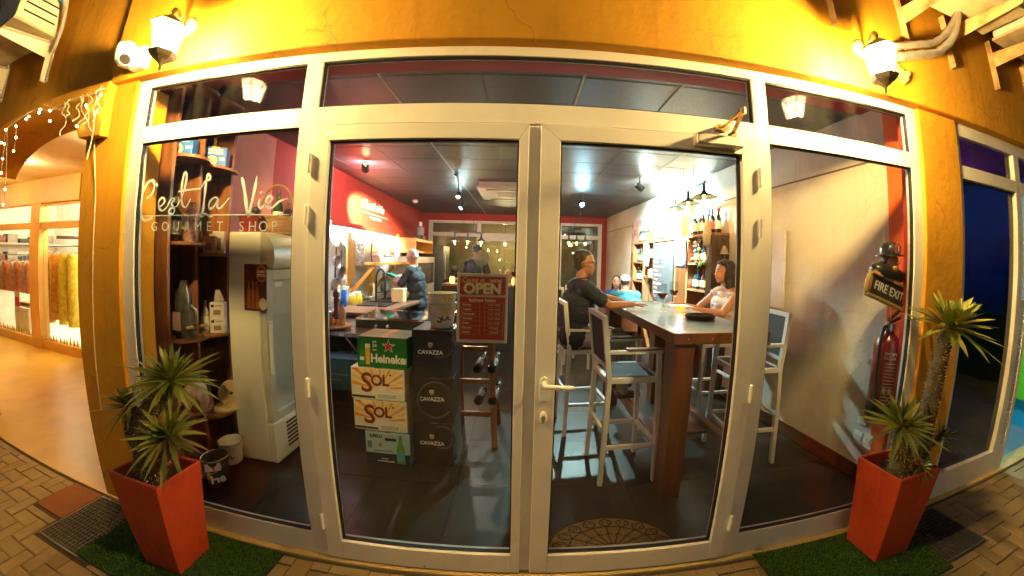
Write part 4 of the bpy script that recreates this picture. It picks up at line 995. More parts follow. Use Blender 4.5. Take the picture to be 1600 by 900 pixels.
# ---- tall shelf unit with rounded shelves
su = thing('shelf_unit', 'tall dark wood shelf unit with rounded shelves behind the left pane', 'shelf unit', (-2.4, .55, 0))
xb, xf_ = -2.555, -2.25
for y in (.285, .50, .775): MB().box(xb, xf_, y-.012, y+.012, .002, 2.74).build('side_panel', DWOOD, su, bevel=.003, world=True)
MB().box(xb-.0, xb+.012, .298, .763, .002, 2.74).build('back_panel', DWOOD, su, world=True)
for k, (y0, y1, zs) in enumerate(((.297, .488, (.06, .52, 1.02, 1.655, 2.225, 2.70)), (.512, .763, (.06, .41, 1.01, 1.585, 2.21, 2.70)))):
    for z in zs:
        if z > 2.6 and k == 0: pass
        out = .13 if k == 0 else .11
        pts = [(xb+.012, y0), (xf_, y0)] + [(xf_+out*math.sin(R(a)), (y0+y1)/2+.012-(y1-y0+.05)/2*math.cos(R(a))) for a in range(15, 180, 15)] + [(xf_, y1), (xb+.012, y1)]
        MB().prism(pts, 'z', z-.011, z+.011).build('rounded_shelf', DWOODY, su, bevel=.003, world=True)
def esc(p, rz, label):
    t, w, d, h = carton('escargot_box', label, 'box', p[0]-.075, p[0]+.075, p[1]-.04, p[1]+.04, p[2], p[2]+.15, mat('blue_carton', (.015, .11, .42), .45), 'blue snail shell boxes', rz)
    text('lettering', 'COQUILLES', .025, I_WHITE, t, face_y(-.018, -.0405, .125), bold=.0006); text('lettering', "D'ESCARGOTS", .019, I_WHITE, t, face_y(-.012, -.0405, .102), bold=.0004)
    MB().lathe([(.035, 0), (.035, .001)], 16, M=Matrix.Translation((-.022, -.0402, .048)) @ Matrix.Rotation(R(90), 4, 'X')).build('shell_plate', INK('beige', (.62, .45, .25)), t)
    for k in range(5): MB().ball((-.04+.018*(k % 3), -.0405, .038+.017*(k//3)), (.010, .003, .009), 8, 6).build('snail_shell', INK('shell%d' % (k % 2), ((.75, .55, .3), (.3, .2, .12))[k % 2]), t)
    rect(t, 'print_block', I_WHITE, .03, .062, .05, .07, -.04); rect(t, 'price_sticker', I_YEL, -.03, .02, .138, .149, -.04)
esc((-2.30, .385, 2.237), R(25), "blue snail shell box on the upper shelf next to the wooden side panel")
esc((-2.27, .64, 2.222), R(28), "blue snail shell box on the slightly lower upper shelf by the rose wall")
# bag of sweets, bottles, jars, gift boxes on the shelves
t = thing('sweets_bag', 'clear bag of pink sweets with white label on the middle shelf', 'bag', (-2.20, .40, 1.667))
MB().lathe([(.045, 0), (.055, .03), (.05, .12), (.045, .19), (.018, .215), (.03, .25), (.04, .262)], 14, squash=.7).build('bag', mat('pink_sweets', (.62, .16, .12), .25, col2=(.75, .6, .5), scale=45, coat=.5), t, smooth=True)
MB().box(-.03, .03, -.046, -.042, .08, .19).build('label', I_WHITE, t); MB().box(-.02, .02, -.048, -.0465, .10, .12).build('label_print', I_YEL, t)
bottle('wine_bottle', 'dark wine bottle behind the bag of pink sweets', 'bottle', (-2.32, .38, 1.667), .30, .037, (.012, .014, .012))
for k, (x, y) in enumerate(((-2.22, .58), (-2.22, .66), (-2.30, .70))):
    t, w, d, h = carton('gift_box', 'small white gift box with picture on the middle shelf' if k else 'tilted small pink gift box on the middle shelf', 'box', x-.04, x+.04, y-.025, y+.025, 1.597, 1.597+(.12, .16, .14)[k], mat('gift_white', (.6, .55, .48), .5) if k else mat('gift_pink', (.5, .3, .24), .5), 'gift boxes on the middle shelf', R(30))
    rect(t, 'picture', INK('sepia', (.22, .15, .1)), -.025, .02, .02, h-.05, -.025)
for k, (x, y) in enumerate(((-2.16, .60), (-2.17, .70), (-2.22, .74))):
    jar('glass_jar', 'small clear glass jar beside the gift boxes', 'jar', (x, y, 1.597), .07, .028, CGLASS, group='clear jars on the middle shelf')
WR = mat('wrapped_foil', (.42, .40, .36), .2, metal=.4, scale=40, bump=.6, bscale=50)
t = thing('metal_pitcher', 'dark metal pitcher with looped handle on the low rounded shelf', 'pitcher', (-2.24, .39, 1.032))
MB().lathe([(.055, 0), (.066, .05), (.062, .13), (.05, .2), (.05, .26), (.045, .29), (.02, .36), (.026, .38)], 16).build('body', mat('speckled_glaze', (.16, .15, .13), .2, metal=.5, col2=(.05, .045, .04), scale=25), t, smooth=True)
MB().tube(smooth_path([(.05, 0, .08), (.10, 0, .10), (.11, 0, .18), (.055, 0, .22)]), .009, 8).build('handle', STEEL, t, smooth=True)
MB().cbox((.02, -.075, .12), (.07, .004, .12)).build('tag', INK('mauve', (.4, .25, .27)), t)
for k, (x, y) in enumerate(((-2.13, .345), (-2.11, .43))):
    jar('honey_jar', 'round cork topped honey jar at the rounded shelf edge', 'jar', (x, y, 1.032), .085, .036, CGLASS, mat('cork', (.3, .2, .1), .8), group='cork topped jars')
for k in range(2):
    t, w, d, h = carton('coffee_box', ('lower white coffee box of the pair on the low shelf', 'upper white coffee box of the pair on the low shelf')[k], 'box', -2.245, -2.145, .60, .66, 1.022+.112*k, 1.132+.112*k, mat('coffee_white', (.62, .58, .52), .5), 'stacked white coffee boxes', R(28))
    rect(t, 'cup_picture', INK('sepia', (.22, .15, .1)), -.025, .025, .02, .055, -.03); rect(t, 'logo_strip', I_BLACK, -.04, -.02, .075, .095, -.03)
    rect(t, 'text_strip', INK('grey', (.3, .28, .26)), -.012, .035, .08, .09, -.03)
t = thing('pennant_box', 'white triangular packet on top of the stacked coffee boxes', 'packet', (-2.19, .635, 1.248))
MB().prism([(-.03, 0), (.035, 0), (-.015, .085)], 'y', -.02, .02).build('packet', mat('packet_white', (.62, .55, .48), .5), t, bevel=.003)
for k, (x, y) in enumerate(((-2.15, .70), (-2.13, .62), (-2.19, .73))):
    jar('small_jar', 'tiny clear jar at the edge of the low shelf', 'jar', (x, y, 1.022), .055, .022, CGLASS, group='tiny jars on the low shelf')
t = thing('cheese_board', 'round pale wooden disc with a dark hole leaning on the shelf', 'board', (-2.24, .70, .422))
dm = Matrix.Translation((.02, .03, .10)) @ Matrix.Rotation(R(25), 4, 'Z') @ Matrix.Rotation(R(80), 4, 'X')
MB().lathe([(.10, -.009), (.102, 0), (.10, .009)], 28, M=dm).build('disc', wood('pale_wood', (.50, .36, .18), (.62, .47, .26), axis=0, coat=0), t, smooth=True)
MB().lathe([(.013, .0095), (.013, .011)], 14, M=dm).build('hole', BLACK, t)
MB().lathe([(.10, 0), (.105, .012), (.10, .022)], 24, (.03, -.02, 0)).build('base_disc', MATS['pale_wood'], t, smooth=True)
for k in range(3): MB().lathe([(.02, .023), (.026, .05), (.015, .06)], 12, (-.02+.045*k, -.06, 0)).build('glass_cup', CGLASS, t, smooth=True)
t = thing('gift_bundle', 'crinkled cellophane gift bundle on the lower shelf', 'bundle', (-2.20, .40, .532))
MB().lathe([(.07, 0), (.085, .05), (.07, .16), (.03, .2), (.05, .25)], 16).build('wrap', mat('cellophane', (.45, .25, .2), .15, col2=(.6, .5, .42), scale=25, coat=.8, bump=.8, bscale=30), t, smooth=True)
for k, (x, y, z) in enumerate(((-2.30, .34, .532), (-2.33, .44, .532), (-2.32, .60, .422), (-2.36, .66, 1.022), (-2.34, .58, 1.597), (-2.38, .34, 1.032), (-2.36, .43, 1.032), (-2.36, .46, 2.237), (-2.38, .70, 2.222))):
    bottle('liqueur_bottle', ('amber', 'brown', 'green', 'clear', 'red', 'olive', 'black', 'honey', 'rose')[k]+' liqueur bottle at the back of the rounded shelf unit', 'bottle', (x, y, z), .22+.02*(k % 3), .03, ((.3, .12, .03), (.08, .04, .02), (.03, .08, .03), (.4, .4, .36), (.25, .03, .02), (.1, .09, .03), (.012, .012, .014), (.4, .2, .04), (.35, .12, .12))[k], labs_l[k % 3], group='bottles on the rounded shelves')
for k, (x, y, z) in enumerate(((-2.16, .36, .532), (-2.14, .66, .072), (-2.18, .70, .072))):
    jar('preserve_jar', ('dark red', 'orange', 'brown')[k]+' preserve jar with gold lid on the low rounded shelf', 'jar', (x, y, z), .11, .035, mat('preserve%d' % k, ((.2, .02, .02), (.5, .18, .03), (.12, .05, .02))[k], .2, coat=.5), BRASS, group='preserve jars')
# painted buckets on the lowest shelf
def bucket(p, r, h, label, body, deco, rim=STEEL, group='party buckets'):
    t = thing('metal_bucket', label, 'bucket', p, 0, group)
    MB().lathe([(r*.78, 0), (r*.8, .005), (r*.99, h-.012), (r*1.03, h-.01), (r*1.03, h), (r*.96, h), (r*.77, .015)], 26, cap=False).lathe([(r*.76, .008), (.001, .009)], 26, cap=False).build('pail', body, t, smooth=True)
    MB().tube([(r*1.03*math.cos(R(a)), r*1.03*math.sin(R(a)), h-.002) for a in range(0, 361, 12)], .004, 6).build('rim', rim, t, smooth=True)
    MB().tube(smooth_path([(-r*1.04, 0, h-.03), (-r*.8, -r*.75, h-.07), (0, -r*1.08, h-.09), (r*.8, -r*.75, h-.07), (r*1.04, 0, h-.03)]), .0022, 6).build('bail_handle', rim, t)
    deco(t, r, h); return t
def on_pail(r, h, a, z):     # a frame on the side of a bucket that looks outwards at angle a
    rr = r*(.8+.19*z/h)+.0008
    return Matrix.Translation((rr*math.cos(a), rr*math.sin(a), z)) @ Matrix.Rotation(a+R(90), 4, 'Z') @ Matrix.Rotation(R(90-6), 4, 'X')
def sol_deco(a0):
    def f(t, r, h):
        for k in range(9):
            an = R(20+k*17.5); b = MB(); vs = []
            for (rad, da) in ((.25, -.045), (.25, .045), (.80, .10), (.80, -.10)):
                th = an+da; vs.append((rad*h*math.cos(th)*.75, rad*h*math.sin(th)*.55, 0))
            Mx = [on_pail(r, h, a0+v[0]/r, h*.42+v[1]).translation for v in vs]
            MB().add([m_*1.0+Vector((m_.x, m_.y, 0)).normalized()*.0009 for m_ in Mx], [(0,1,2,3)]).build('sun_ray', I_YEL, t)
        for k, (c_, dz, s_) in enumerate((('S', 0, .40), ('O', .02, .26), ('L', .03, .26))):
            text('letter', c_, h*s_*1.25, I_BRN, t, on_pail(r, h, a0+(k-1.05)*.040/r, h*(.40+dz)), bold=.002)
    return f
bucket((-2.10, .55, .072), .085, .17, 'white pail with brown lettering and sun rays on the lowest rounded shelf', mat('pail_white', (.70, .66, .58), .4), sol_deco(R(-70)))
def he_deco(t, r, h):
    a0 = R(-62)
    text('lettering', 'He', h*.42, I_WHITE, t, on_pail(r, h, a0+.35, h*.24), bold=.003)
    MB().prism(star(0, 0, .026), 'z', 0, .0012).build('red_star', I_RED, t).matrix_local = on_pail(r, h, a0+.25, h*.72)
    MB().box(-.012, .012, -.04, .05, 0, .0012).build('beer_glass', I_YEL, t).matrix_local = on_pail(r, h, a0-.35, h*.5)
    MB().box(-.05, .05, -.02, .035, 0, .0006).build('white_patch', I_WHITE, t).matrix_local = on_pail(r, h, a0+.1, h*.72)
bucket((-2.02, .33, .072), .085, .18, 'dark green pail with white letters He and red star by the glass', mat('pail_green', (.02, .06, .025), .4), he_deco)
# ---- display fridge
fr = thing('display_fridge', 'tall cream display fridge with beer poster on its side', 'fridge', (-1.97, .95, 0))
FC = mat('fridge_enamel', (.78, .76, .66), .4, var=.05, scale=2, dirt=.12)
fx0, fx1, fy0, fy1 = -2.135, -1.80, .665, 1.24
MB().box(fx0, fx1-.05, fy0, fy1, .03, 1.755).build('cabinet', FC, fr, bevel=.012, world=True)
MB().box(fx0+.02, fx1-.06, fy0+.02, fy1-.02, .002, .0295).build('plinth', BLACK, fr, world=True)
MB().prism([(fx1-.05, 1.50), (fx1+.06, 1.50), (fx1+.075, 1.56), (fx1+.06, 1.66), (fx1, 1.74), (fx1-.05, 1.755)], 'y', fy0+.004, fy1-.004).build('header_canopy', mat('canopy_silver', (.58, .58, .50), .3, metal=.3), fr, smooth=True, world=True)
dr = MB(); dx0, dx1 = fx1-.049, fx1
for (y0, y1, z0, z1) in ((fy0+.01, fy0+.075, .36, 1.49), (fy1-.075, fy1-.01, .36, 1.49), (fy0+.075, fy1-.075, .36, .42), (fy0+.075, fy1-.075, 1.41, 1.49)): dr.box(dx0, dx1, y0, y1, z0, z1)
fdoor = dr.build('door', mat('fridge_grey', (.52, .52, .46), .4), fr, bevel=.004, world=True)
MB().box(dx1-.03, dx1-.025, fy0+.075, fy1-.075, .42, 1.41).build('door_glass', CGLASS, fdoor, world=True)
MB().box(dx1+.001, dx1+.022, fy0+.02, fy0+.045, .72, 1.12).build('door_handle', WHITE, fdoor, bevel=.006, world=True)
MB().box(fx1-.049, fx1+.005, fy0+.004, fy1-.004, .03, .35).build('kick_panel', FC, fr, bevel=.006, world=True)
for k in range(7): MB().box(fx1+.0052, fx1+.010, fy0+.14, fy1-.1, .10+.032*k, .116+.032*k).build('vent_slot', BLACK, fr, world=True)
for z in (.58, .80, 1.02, 1.22): MB().box(fx1-.16, fx1-.052, fy0+.03, fy1-.03, z, z+.014).build('inner_shelf', WHITE, fr, world=True)
MB().box(dx1+.0005, dx1+.002, fy0+.09, fy0+.17, 1.36, 1.395).build('price_strip', I_WHITE, fr, world=True)
for k in range(18):
    z = (.596, .816, 1.036, 1.236)[k % 4]; y = fy0+.10+.085*(k//4)
    jar('fridge_can', '%s drink tin on the %s shelf inside the cream fridge' % (('rust brown', 'slate grey', 'cream', 'dark red')[k % 4], ('lowest', 'second', 'third', 'top')[k % 4]), 'tin', (fx1-.09, y, z), .12, .028, mat('tin%d' % (k % 4), ((.30,.12,.06),(.10,.12,.14),(.42,.38,.3),(.2,.05,.04))[k % 4], .35), group='tins in the fridge')
# poster on its side
po = thing('beer_poster', 'dark red beer poster with orange bottles and oval badge on the fridge side', 'poster', (-1.885, fy0, 1.36))
MB().box(-.098, .098, -.004, -.001, -.165, .165).build('sheet', mat('poster_red', (.16, .022, .015), .3, col2=(.07, .012, .01), scale=8), po)
MB().lathe([(.045, 0), (.045, .001)], 28, M=Matrix.Translation((.055, -.0042, .10)) @ Matrix.Rotation(R(90), 4, 'X') @ Matrix.Diagonal((1, 1.32, 1, 1))).build('badge_rim', INK('copper', (.6, .25, .06)), po)
MB().lathe([(.037, .0012), (.037, .002)], 28, M=Matrix.Translation((.055, -.0042, .10)) @ Matrix.Rotation(R(90), 4, 'X') @ Matrix.Diagonal((1, 1.36, 1, 1))).build('badge', INK('deep_red', (.38, .03, .02)), po)
text('badge_word', 'SUPER', .022, I_WHITE, po, face_y(.055, -.0066, .112), bold=.001); text('badge_word', 'BOCK', .024, I_WHITE, po, face_y(.055, -.0066, .088), bold=.001)
for k in range(3): MB().prism([(-.07+.037*k, -.15), (-.042+.037*k, -.15), (-.042+.037*k, -.02), (-.05+.037*k, .0), (-.051+.037*k, .045), (-.061+.037*k, .045), (-.062+.037*k, .0), (-.07+.037*k, -.02)], 'y', -.0055, -.0042).build('bottle_print', mat('bottle_orange', (.55, .17, .03), .4, col2=(.3, .07, .015), scale=30), po)
MB().lathe([(.035, 0), (.035, .001)], 24, M=Matrix.Translation((.068, -.0044, -.115)) @ Matrix.Rotation(R(90), 4, 'X') @ Matrix.Diagonal((1, 1.25, 1, 1))).build('cream_disc', INK('cream', (.66, .58, .42)), po)
# ---- wicker basket with bottles, red pail on the fridge
bk = thing('wicker_basket', 'brown wicker gift basket with hoop handle standing on the fridge', 'basket', (-1.965, .96, 1.757))
WK = mat('wicker', (.22, .11, .04), .7, col2=(.34, .19, .08), scale=30)
wk = MB()
for k in range(9):
    z = .008+k*.015; r0 = 1+.02*k
    wk.tube([((.15*r0+.004*((i+k) % 2))*math.cos(R(i*12)), (.105*r0+.004*((i+k) % 2))*math.sin(R(i*12)), z) for i in range(31)], .0085, 6)
wk.build('weave', WK, bk)
MB().prism([(.14*math.cos(R(a)), .095*math.sin(R(a))) for a in range(0, 360, 15)], 'z', .001, .01).build('basket_floor', WK, bk)
MB().tube(smooth_path([(-.165, 0, .12), (-.15, 0, .26), (-.09, 0, .36), (0, 0, .395), (.09, 0, .36), (.15, 0, .26), (.165, 0, .12)]), .010, 8).build('hoop_handle', WK, bk, smooth=True)
bottle('wine_bottle', 'tall green wine bottle standing in the wicker basket', 'bottle', (-1.93, .93, 1.769), .34, .037, (.012, .05, .018), cap=(.02, .03, .02))
bottle('wine_bottle', 'short dark bottle with white label in the wicker basket', 'bottle', (-1.875, .97, 1.769), .22, .04, (.014, .012, .012), cap=(.05, .04, .03))
bottle('wine_bottle', 'brown necked bottle leaning out of the wicker basket', 'bottle', (-1.905, 1.02, 1.769), .29, .034, (.08, .035, .015), cap=(.14, .06, .03))
t = thing('red_pail', 'small dark red tin pail with ball knob beside the wicker basket', 'pail', (-2.03, .765, 1.757))
MB().lathe([(.07, 0), (.085, .12), (.09, .125), (.085, .125), (.066, .01)], 22, cap=False).lathe([(.066, .006), (.001, .007)], 22, cap=False).build('pail', mat('dark_red_tin', (.18, .02, .015), .4), t, smooth=True)
MB().ball((.04, 0, .16), .032, 14, 9).build('ball_knob', BLACK, t, smooth=True); MB().tube(smooth_path([(-.085, 0, .11), (-.05, -.06, .14), (.05, -.06, .14), (.085, 0, .11)]), .003, 6).build('handle', STEEL, t)

# ---- cartons stacked by the door
BX0, BX1, BY0 = -1.205, -.815, .865
def sol_carton(z0, dx, label):
    t, w, d, h = carton('beer_carton', label, 'carton', BX0+dx-.035, BX1+dx, BY0, BY0+.27, z0, z0+.245, mat('carton_white', (.70, .64, .50), .55), 'stacked sun ray cartons', R(-2))
    y = -d/2
    for k in range(13):
        a0_, a1_ = R(4+k*13.6), R(4+k*13.6+6.8); b0 = (.02, -.035)
        pts = [(b0[0]+.05*math.cos(a0_), b0[1]+.05*math.sin(a0_)), (b0[0]+.05*math.cos(a1_), b0[1]+.05*math.sin(a1_))]
        def clip(a):
            cx_, sz_ = math.cos(a), math.sin(a); q = min((.198-b0[0])/cx_ if cx_ > 1e-6 else 9, (-.205-b0[0])/cx_ if cx_ < -1e-6 else 9, (.115-b0[1])/sz_ if sz_ > 1e-6 else 9)
            return (b0[0]+q*cx_, b0[1]+q*sz_)
        pts += [clip(a1_), clip(a0_)]
        poly(t, 'sun_ray', I_YEL if k % 2 else I_ORG, [(p[0], p[1]+h/2) for p in pts], y)
    rect(t, 'base_stripe', I_BLACK, -w/2+.004, -.02, .012, .028, y); rect(t, 'barcode_field', I_WHITE, .0, .15, .012, .055, y, .0016)
    for k in range(16): rect(t, 'bar_code_line', I_BLACK, .006+k*.009, .0095+k*.009, .018, .049, y-.0016, .0006)
    for ch, x, z, s_ in (('S', -.085, .125, .21), ('O', -.005, .150, .115), ('L', .065, .152, .115)):
        text('letter_rim', ch, s_, INK('gold', (.75, .45, .12)), t, face_y(x, y-.0014, z), bold=.006); text('letter', ch, s_, I_BRN, t, face_y(x, y-.0028, z), bold=.003)
    MB().lathe([(.008, 0), (.008, .0014)], 12, M=Matrix.Translation((.105, y-.0014, .20)) @ Matrix.Rotation(R(90), 4, 'X')).build('dot', I_BRN, t)
    text('small_print', 'CERVEZA', .012, I_BLACK, t, face_y(-w/2+.035, y-.001, h-.014))
    for k in range(3): MB().box(w/2+.0001, w/2+.0012, -.12+.08*k, -.08+.08*k, .06, .2).build('side_ray', I_YEL, t)
def pel_carton(x0, x1, z0, h_, d0, label, part):
    t, w, d, h = carton('water_carton', label, 'carton', x0, x1, BY0+d0, BY0+d0+.26, z0, z0+h_, mat('carton_pale_blue', (.36, .52, .56), .5), 'mineral water cartons', R(-1))
    y = -d/2
    rect(t, 'dark_band', INK('navy', (.015, .03, .06)), -w/2+.001, w/2-.001, .002, h*.36, y)
    text('brand_word', 'S.PELLI', .034, I_BLACK, t, face_y(-w/2+.085, y-.0012, h-.032), bold=.0015)
    poly(t, 'red_star', I_RED, star(-.06, h*.62, .024), y, .0018); rect(t, 'text_block', INK('slate', (.12, .2, .25)), -w/2+.015, -w/2+.05, h*.5, h*.72, y); rect(t, 'barcode', I_BLACK, -.05+.03, .07, h-.065, h-.042, y)
    rect(t, 'script_line', INK('slate', (.12, .2, .25)), -.11, .035, h*.42, h*.455, y); rect(t, 'white_line', I_WHITE, -.09, .05, h*.10, h*.125, y, .0016); rect(t, 'white_line', I_WHITE, -.06, .0, h*.18, h*.2, y, .0016)
    bx = w/2-.075
    poly(t, 'bottle_print', INK('bottle_green', (.12, .33, .05)), [(bx-.032, .02), (bx+.032, .02), (bx+.032, h*.55), (bx+.014, h*.74), (bx+.012, h-.012), (bx-.012, h-.012), (bx-.014, h*.74), (bx-.032, h*.55)], y, .0022)
    rect(t, 'bottle_label', INK('sky', (.10, .42, .62)), bx-.031, bx+.031, h*.16, h*.40, y-.0022, .0008)
pel_carton(-1.16, -.805, .003, .27, .0, 'pale blue water carton at the bottom of the beer carton stack', 0)
pel_carton(-1.33, -.97, .003, .40, .30, 'pale blue water carton half hidden behind the beer carton stack', 1)
sol_carton(.285, .0, 'white carton with orange sun rays resting on the water carton')
sol_carton(.535, -.012, 'white carton with orange sun rays right under the green carton')
t, w, d, h = carton('beer_carton', 'green beer carton with red star on top of the stack', 'carton', BX0+.012, BX1+.01, BY0, BY0+.27, .785, 1.015, mat('carton_green', (.012, .16, .025), .45, var=.06), None, R(-3))
y = -d/2
poly(t, 'star_rim', I_WHITE, star(.055, .165, .055), y); poly(t, 'red_star', I_RED, star(.055, .165, .046), y, .002)
text('brand_word', 'Heineken', .088, I_WHITE, t, face_y(-.088, y-.0014, .068), align='LEFT', bold=.003, sx=.92)
for c_ in list(t.children):
    if c_.name.startswith('brand_word'):
        bm = bmesh.new(); bm.from_mesh(c_.data); bmesh.ops.bisect_plane(bm, geom=bm.verts[:]+bm.edges[:]+bm.faces[:], plane_co=(w/2-.002, 0, 0), plane_no=(1,0,0), clear_outer=True); bm.to_mesh(c_.data); bm.free()
poly(t, 'bottle_print', INK('bottle_green2', (.03, .28, .05)), [(-.175, .015), (-.135, .015), (-.135, .10), (-.147, .135), (-.149, .185), (-.161, .185), (-.163, .135), (-.175, .10)], y, .002); rect(t, 'bottle_label', I_WHITE, -.172, -.138, .05, .075, y-.002, .0008)
poly(t, 'glass_print', I_YEL, [(-.125, .02), (-.095, .02), (-.09, .145), (-.13, .145)], y, .002); rect(t, 'foam_print', I_WHITE, -.13, -.09, .1455, .175, y, .002)
text('pack_number', '24', .036, I_WHITE, t, face_y(-.055, y-.001, .165), bold=.001); rect(t, 'pack_line', I_WHITE, -.07, -.04, .19, .198, y); rect(t, 'pack_line', I_WHITE, -.07, -.04, .13, .138, y)
CAV = mat('carton_black', (.014, .015, .017), .42, var=.15)
CAVG = INK('cav_ring', (.035, .035, .04))
for k, z0 in enumerate((.004, .362, .720)):
    t, w, d, h = carton('wine_carton', ('bottom black wine carton of the stack beside the beer cartons', 'middle black wine carton of the stack beside the beer cartons', 'top black wine carton carrying the white bucket')[k], 'carton', -.785, -.485, .90, 1.22, z0, z0+.355, CAV, 'stacked black wine cartons', R((-1, 1, -2)[k]))
    text('brand_word', 'CAVAZZA', .041, I_WHITE, t, face_y(-.01, -d/2-.0008, .19), bold=.0008)
    for a in range(3): MB().tube([(.012*math.cos(R(q))*(1, .65, .65)[a]+(-.01, -.018, -.002)[a], -d/2-.001, .245+(.0, .006, .006)[a]+.016*math.sin(R(q))*(1, .7, .7)[a]) for q in range(0, 361, 20)], .0018, 5).build('crest_line', I_WHITE, t)
    MB().tube([(.02+.13*math.cos(R(q)), -d/2-.0002, .18+.14*math.sin(R(q))) for q in range(35, 326, 10)], .012, 6).build('ring_print', CAVG, t) if k == 1 else MB().tube([(.07+.09*math.cos(R(q)), -d/2-.0002, .24+.09*math.sin(R(q))) for q in range(-120, 121, 10)], .010, 6).build('ring_print', CAVG, t)
bucket((-.60, 1.05, 1.077), .105, .185, 'white pail with brown lettering and sun rays on the black cartons', mat('pail_white', (.70, .66, .58), .4), sol_deco(R(-65)))
bucket((-.60, 1.05, 1.15), .105, .185, 'second white pail nested inside the pail on the black cartons', mat('pail_white', (.70, .66, .58), .4), sol_deco(R(-65)))

# ---- wooden A frame bottle rack
ra = thing('bottle_rack', 'reddish wooden A shaped rack with bottles lying between its legs', 'rack', (-.3, 1.2, 0))
RW = wood('red_wood', (.17, .05, .018), (.27, .09, .035), axis=2)
fr_b, fr_t, bk_b = Vector((-.19, 1.19, .003)), Vector((-.26, 1.34, 1.12)), Vector((-.19, 1.62, .003))
for dx_ in (0, -.36):
    for a_, b_ in ((fr_b, fr_t), (bk_b, fr_t)): MB().bar(a_+Vector((dx_*1.0, 0, 0)), b_+Vector((dx_*.72, 0, 0)), .05, .03, (0,1,0)).build('leg', RW, ra, world=True)
for z in (.28, .55, .82): 
    f = z/1.1; a_ = fr_b.lerp(fr_t, f); MB().bar(a_+Vector((.02, .01, 0)), a_+Vector((-.36+.08*f, .01, 0)), .03, .04, (0,0,1)).build('rung', RW, ra, world=True)
MB().box(-.60, -.20, 1.28, 1.42, 1.121, 1.145).build('top_board', RW, ra, world=True)
for k, (z, x) in enumerate(((.40, -.22), (.40, -.34), (.68, -.23), (.68, -.35))):
    t = bottle('wine_bottle', 'dark wine bottle lying in the lower tier of the wooden rack' if z < .5 else 'dark wine bottle lying in the upper tier of the wooden rack', 'bottle', (x, 1.22, z), .30, .038, (.012, .012, .013), (.10, .05, .03), group='bottles lying in the rack', cap=(.02, .02, .02))
    t.rotation_euler = (R(-78), 0, R(-8))
# ================================================================== INSIDE LEFT BACK: kitchen
SST = mat('brushed_steel', (.52, .53, .54), .28, metal=.9, scale=16)
OAK = wood('orange_pine', (.55, .22, .035), (.70, .32, .06), axis=1, coat=.1)
CTOP = wood('brown_worktop', (.18, .08, .045), (.28, .14, .08), axis=1)
kc = thing('kitchen_counter', 'brown topped kitchen counter along the red wall', 'counter', (-2.2, 3.6, 0))
MB().add([(-2.57,2.42,.86),(-1.72,2.42,.86),(-1.60,4.6,.86),(-2.60,4.6,.86),(-2.57,2.42,.905),(-1.72,2.42,.905),(-1.60,4.6,.905),(-2.60,4.6,.905)], [(0,3,2,1),(4,5,6,7),(0,1,5,4),(1,2,6,5),(2,3,7,6),(3,0,4,7)]).build('worktop', CTOP, kc, bevel=.006, world=True)
MB().box(-2.56, -1.80, 2.5, 4.55, .1, .859).build('cabinet', mat('dark_cabinet', (.03, .028, .03), .5), kc, world=True)
for k in range(4): MB().box(-1.7995, -1.785, 2.54+.5*k, 3.0+.5*k, .14, .82).build('cabinet_door', mat('dark_cabinet', (.03, .028, .03), .5), kc, bevel=.004, world=True)
for k in range(3): MB().box(-2.30, -1.86, 2.95+.42*k, 3.30+.42*k, .906, .920).build('hob_grid', mat('hob_black', (.02, .02, .022), .4, metal=.3), kc, bevel=.003, world=True)
# a second counter end nearer the door: steel island with mirrored tray
isl = thing('service_counter', 'dark steel edged service counter behind the cartons', 'counter', (-1.5, 2.0, 0))
MB().box(-2.56, -.95, 1.62, 2.38, .80, .845).build('worktop', mat('dark_steel_top', (.16, .14, .13), .25, metal=.6), isl, bevel=.005, world=True)
MB().box(-2.55, -2.50, 1.66, 2.34, .002, .799).build('end_panel', BLACK, isl, world=True); MB().box(-1.05, -1.0, 1.66, 2.34, .002, .799).build('end_panel', BLACK, isl, world=True)
MB().box(-2.5, -1.05, 1.70, 2.34, .30, .32).build('under_shelf', SST, isl, world=True)
for x in (-2.2, -1.75): MB().bar((x, 1.68, .79), (x+.38, 1.68, .33), .012, .012).build('brace', SST, isl, world=True)
for k, (x, z) in enumerate(((-2.16, .50), (-1.86, .50), (-2.36, .5))):
    t, w, d, h = carton('water_pack', 'blue shrink wrapped water pack under the service counter', 'pack', x-.09, x+.09, 1.75, 1.9, .322, .58, mat('blue_pack', (.03, .25, .5), .3, coat=.5), 'water packs under the counter')
t, w, d, h = carton('blue_crate', 'blue patterned soft crate beside the carton stack', 'crate', -1.95, -1.42, 1.38, 1.6, .36, .66, mat('teal_blue_cloth', (.015, .09, .16), .7, col2=(.02, .14, .22), scale=12))
rect(t, 'script_print', INK('teal_script', (.06, .28, .32)), -.2, .12, .14, .155, -d/2); rect(t, 'script_print', INK('teal_script', (.06, .28, .32)), -.15, .05, .09, .1, -d/2)
MB().box(-.23, -.2, -.08, .08, -.357, 0).build('foot', BLACK, t); MB().box(.2, .23, -.08, .08, -.357, 0).build('foot', BLACK, t)
tr = thing('mirror_tray', 'black edged glass tray mirroring the kitchen on the service counter', 'tray', (-1.35, 2.1, .93))
c_ = [at(556, 496, 'z', .95), at(669, 500, 'z', .95), at(668, 486, 'z', .95), at(588, 483, 'z', .95)]
MB().add([(p.x, p.y, .93) for p in c_]+[(p.x, p.y, .95) for p in c_], [(3,2,1,0),(4,5,6,7),(0,1,5,4),(1,2,6,5),(2,3,7,6),(3,0,4,7)]).build('mirror_top', mat('mirror_glass', (.75, .78, .8), .04, metal=1, var=.02), tr, world=True)
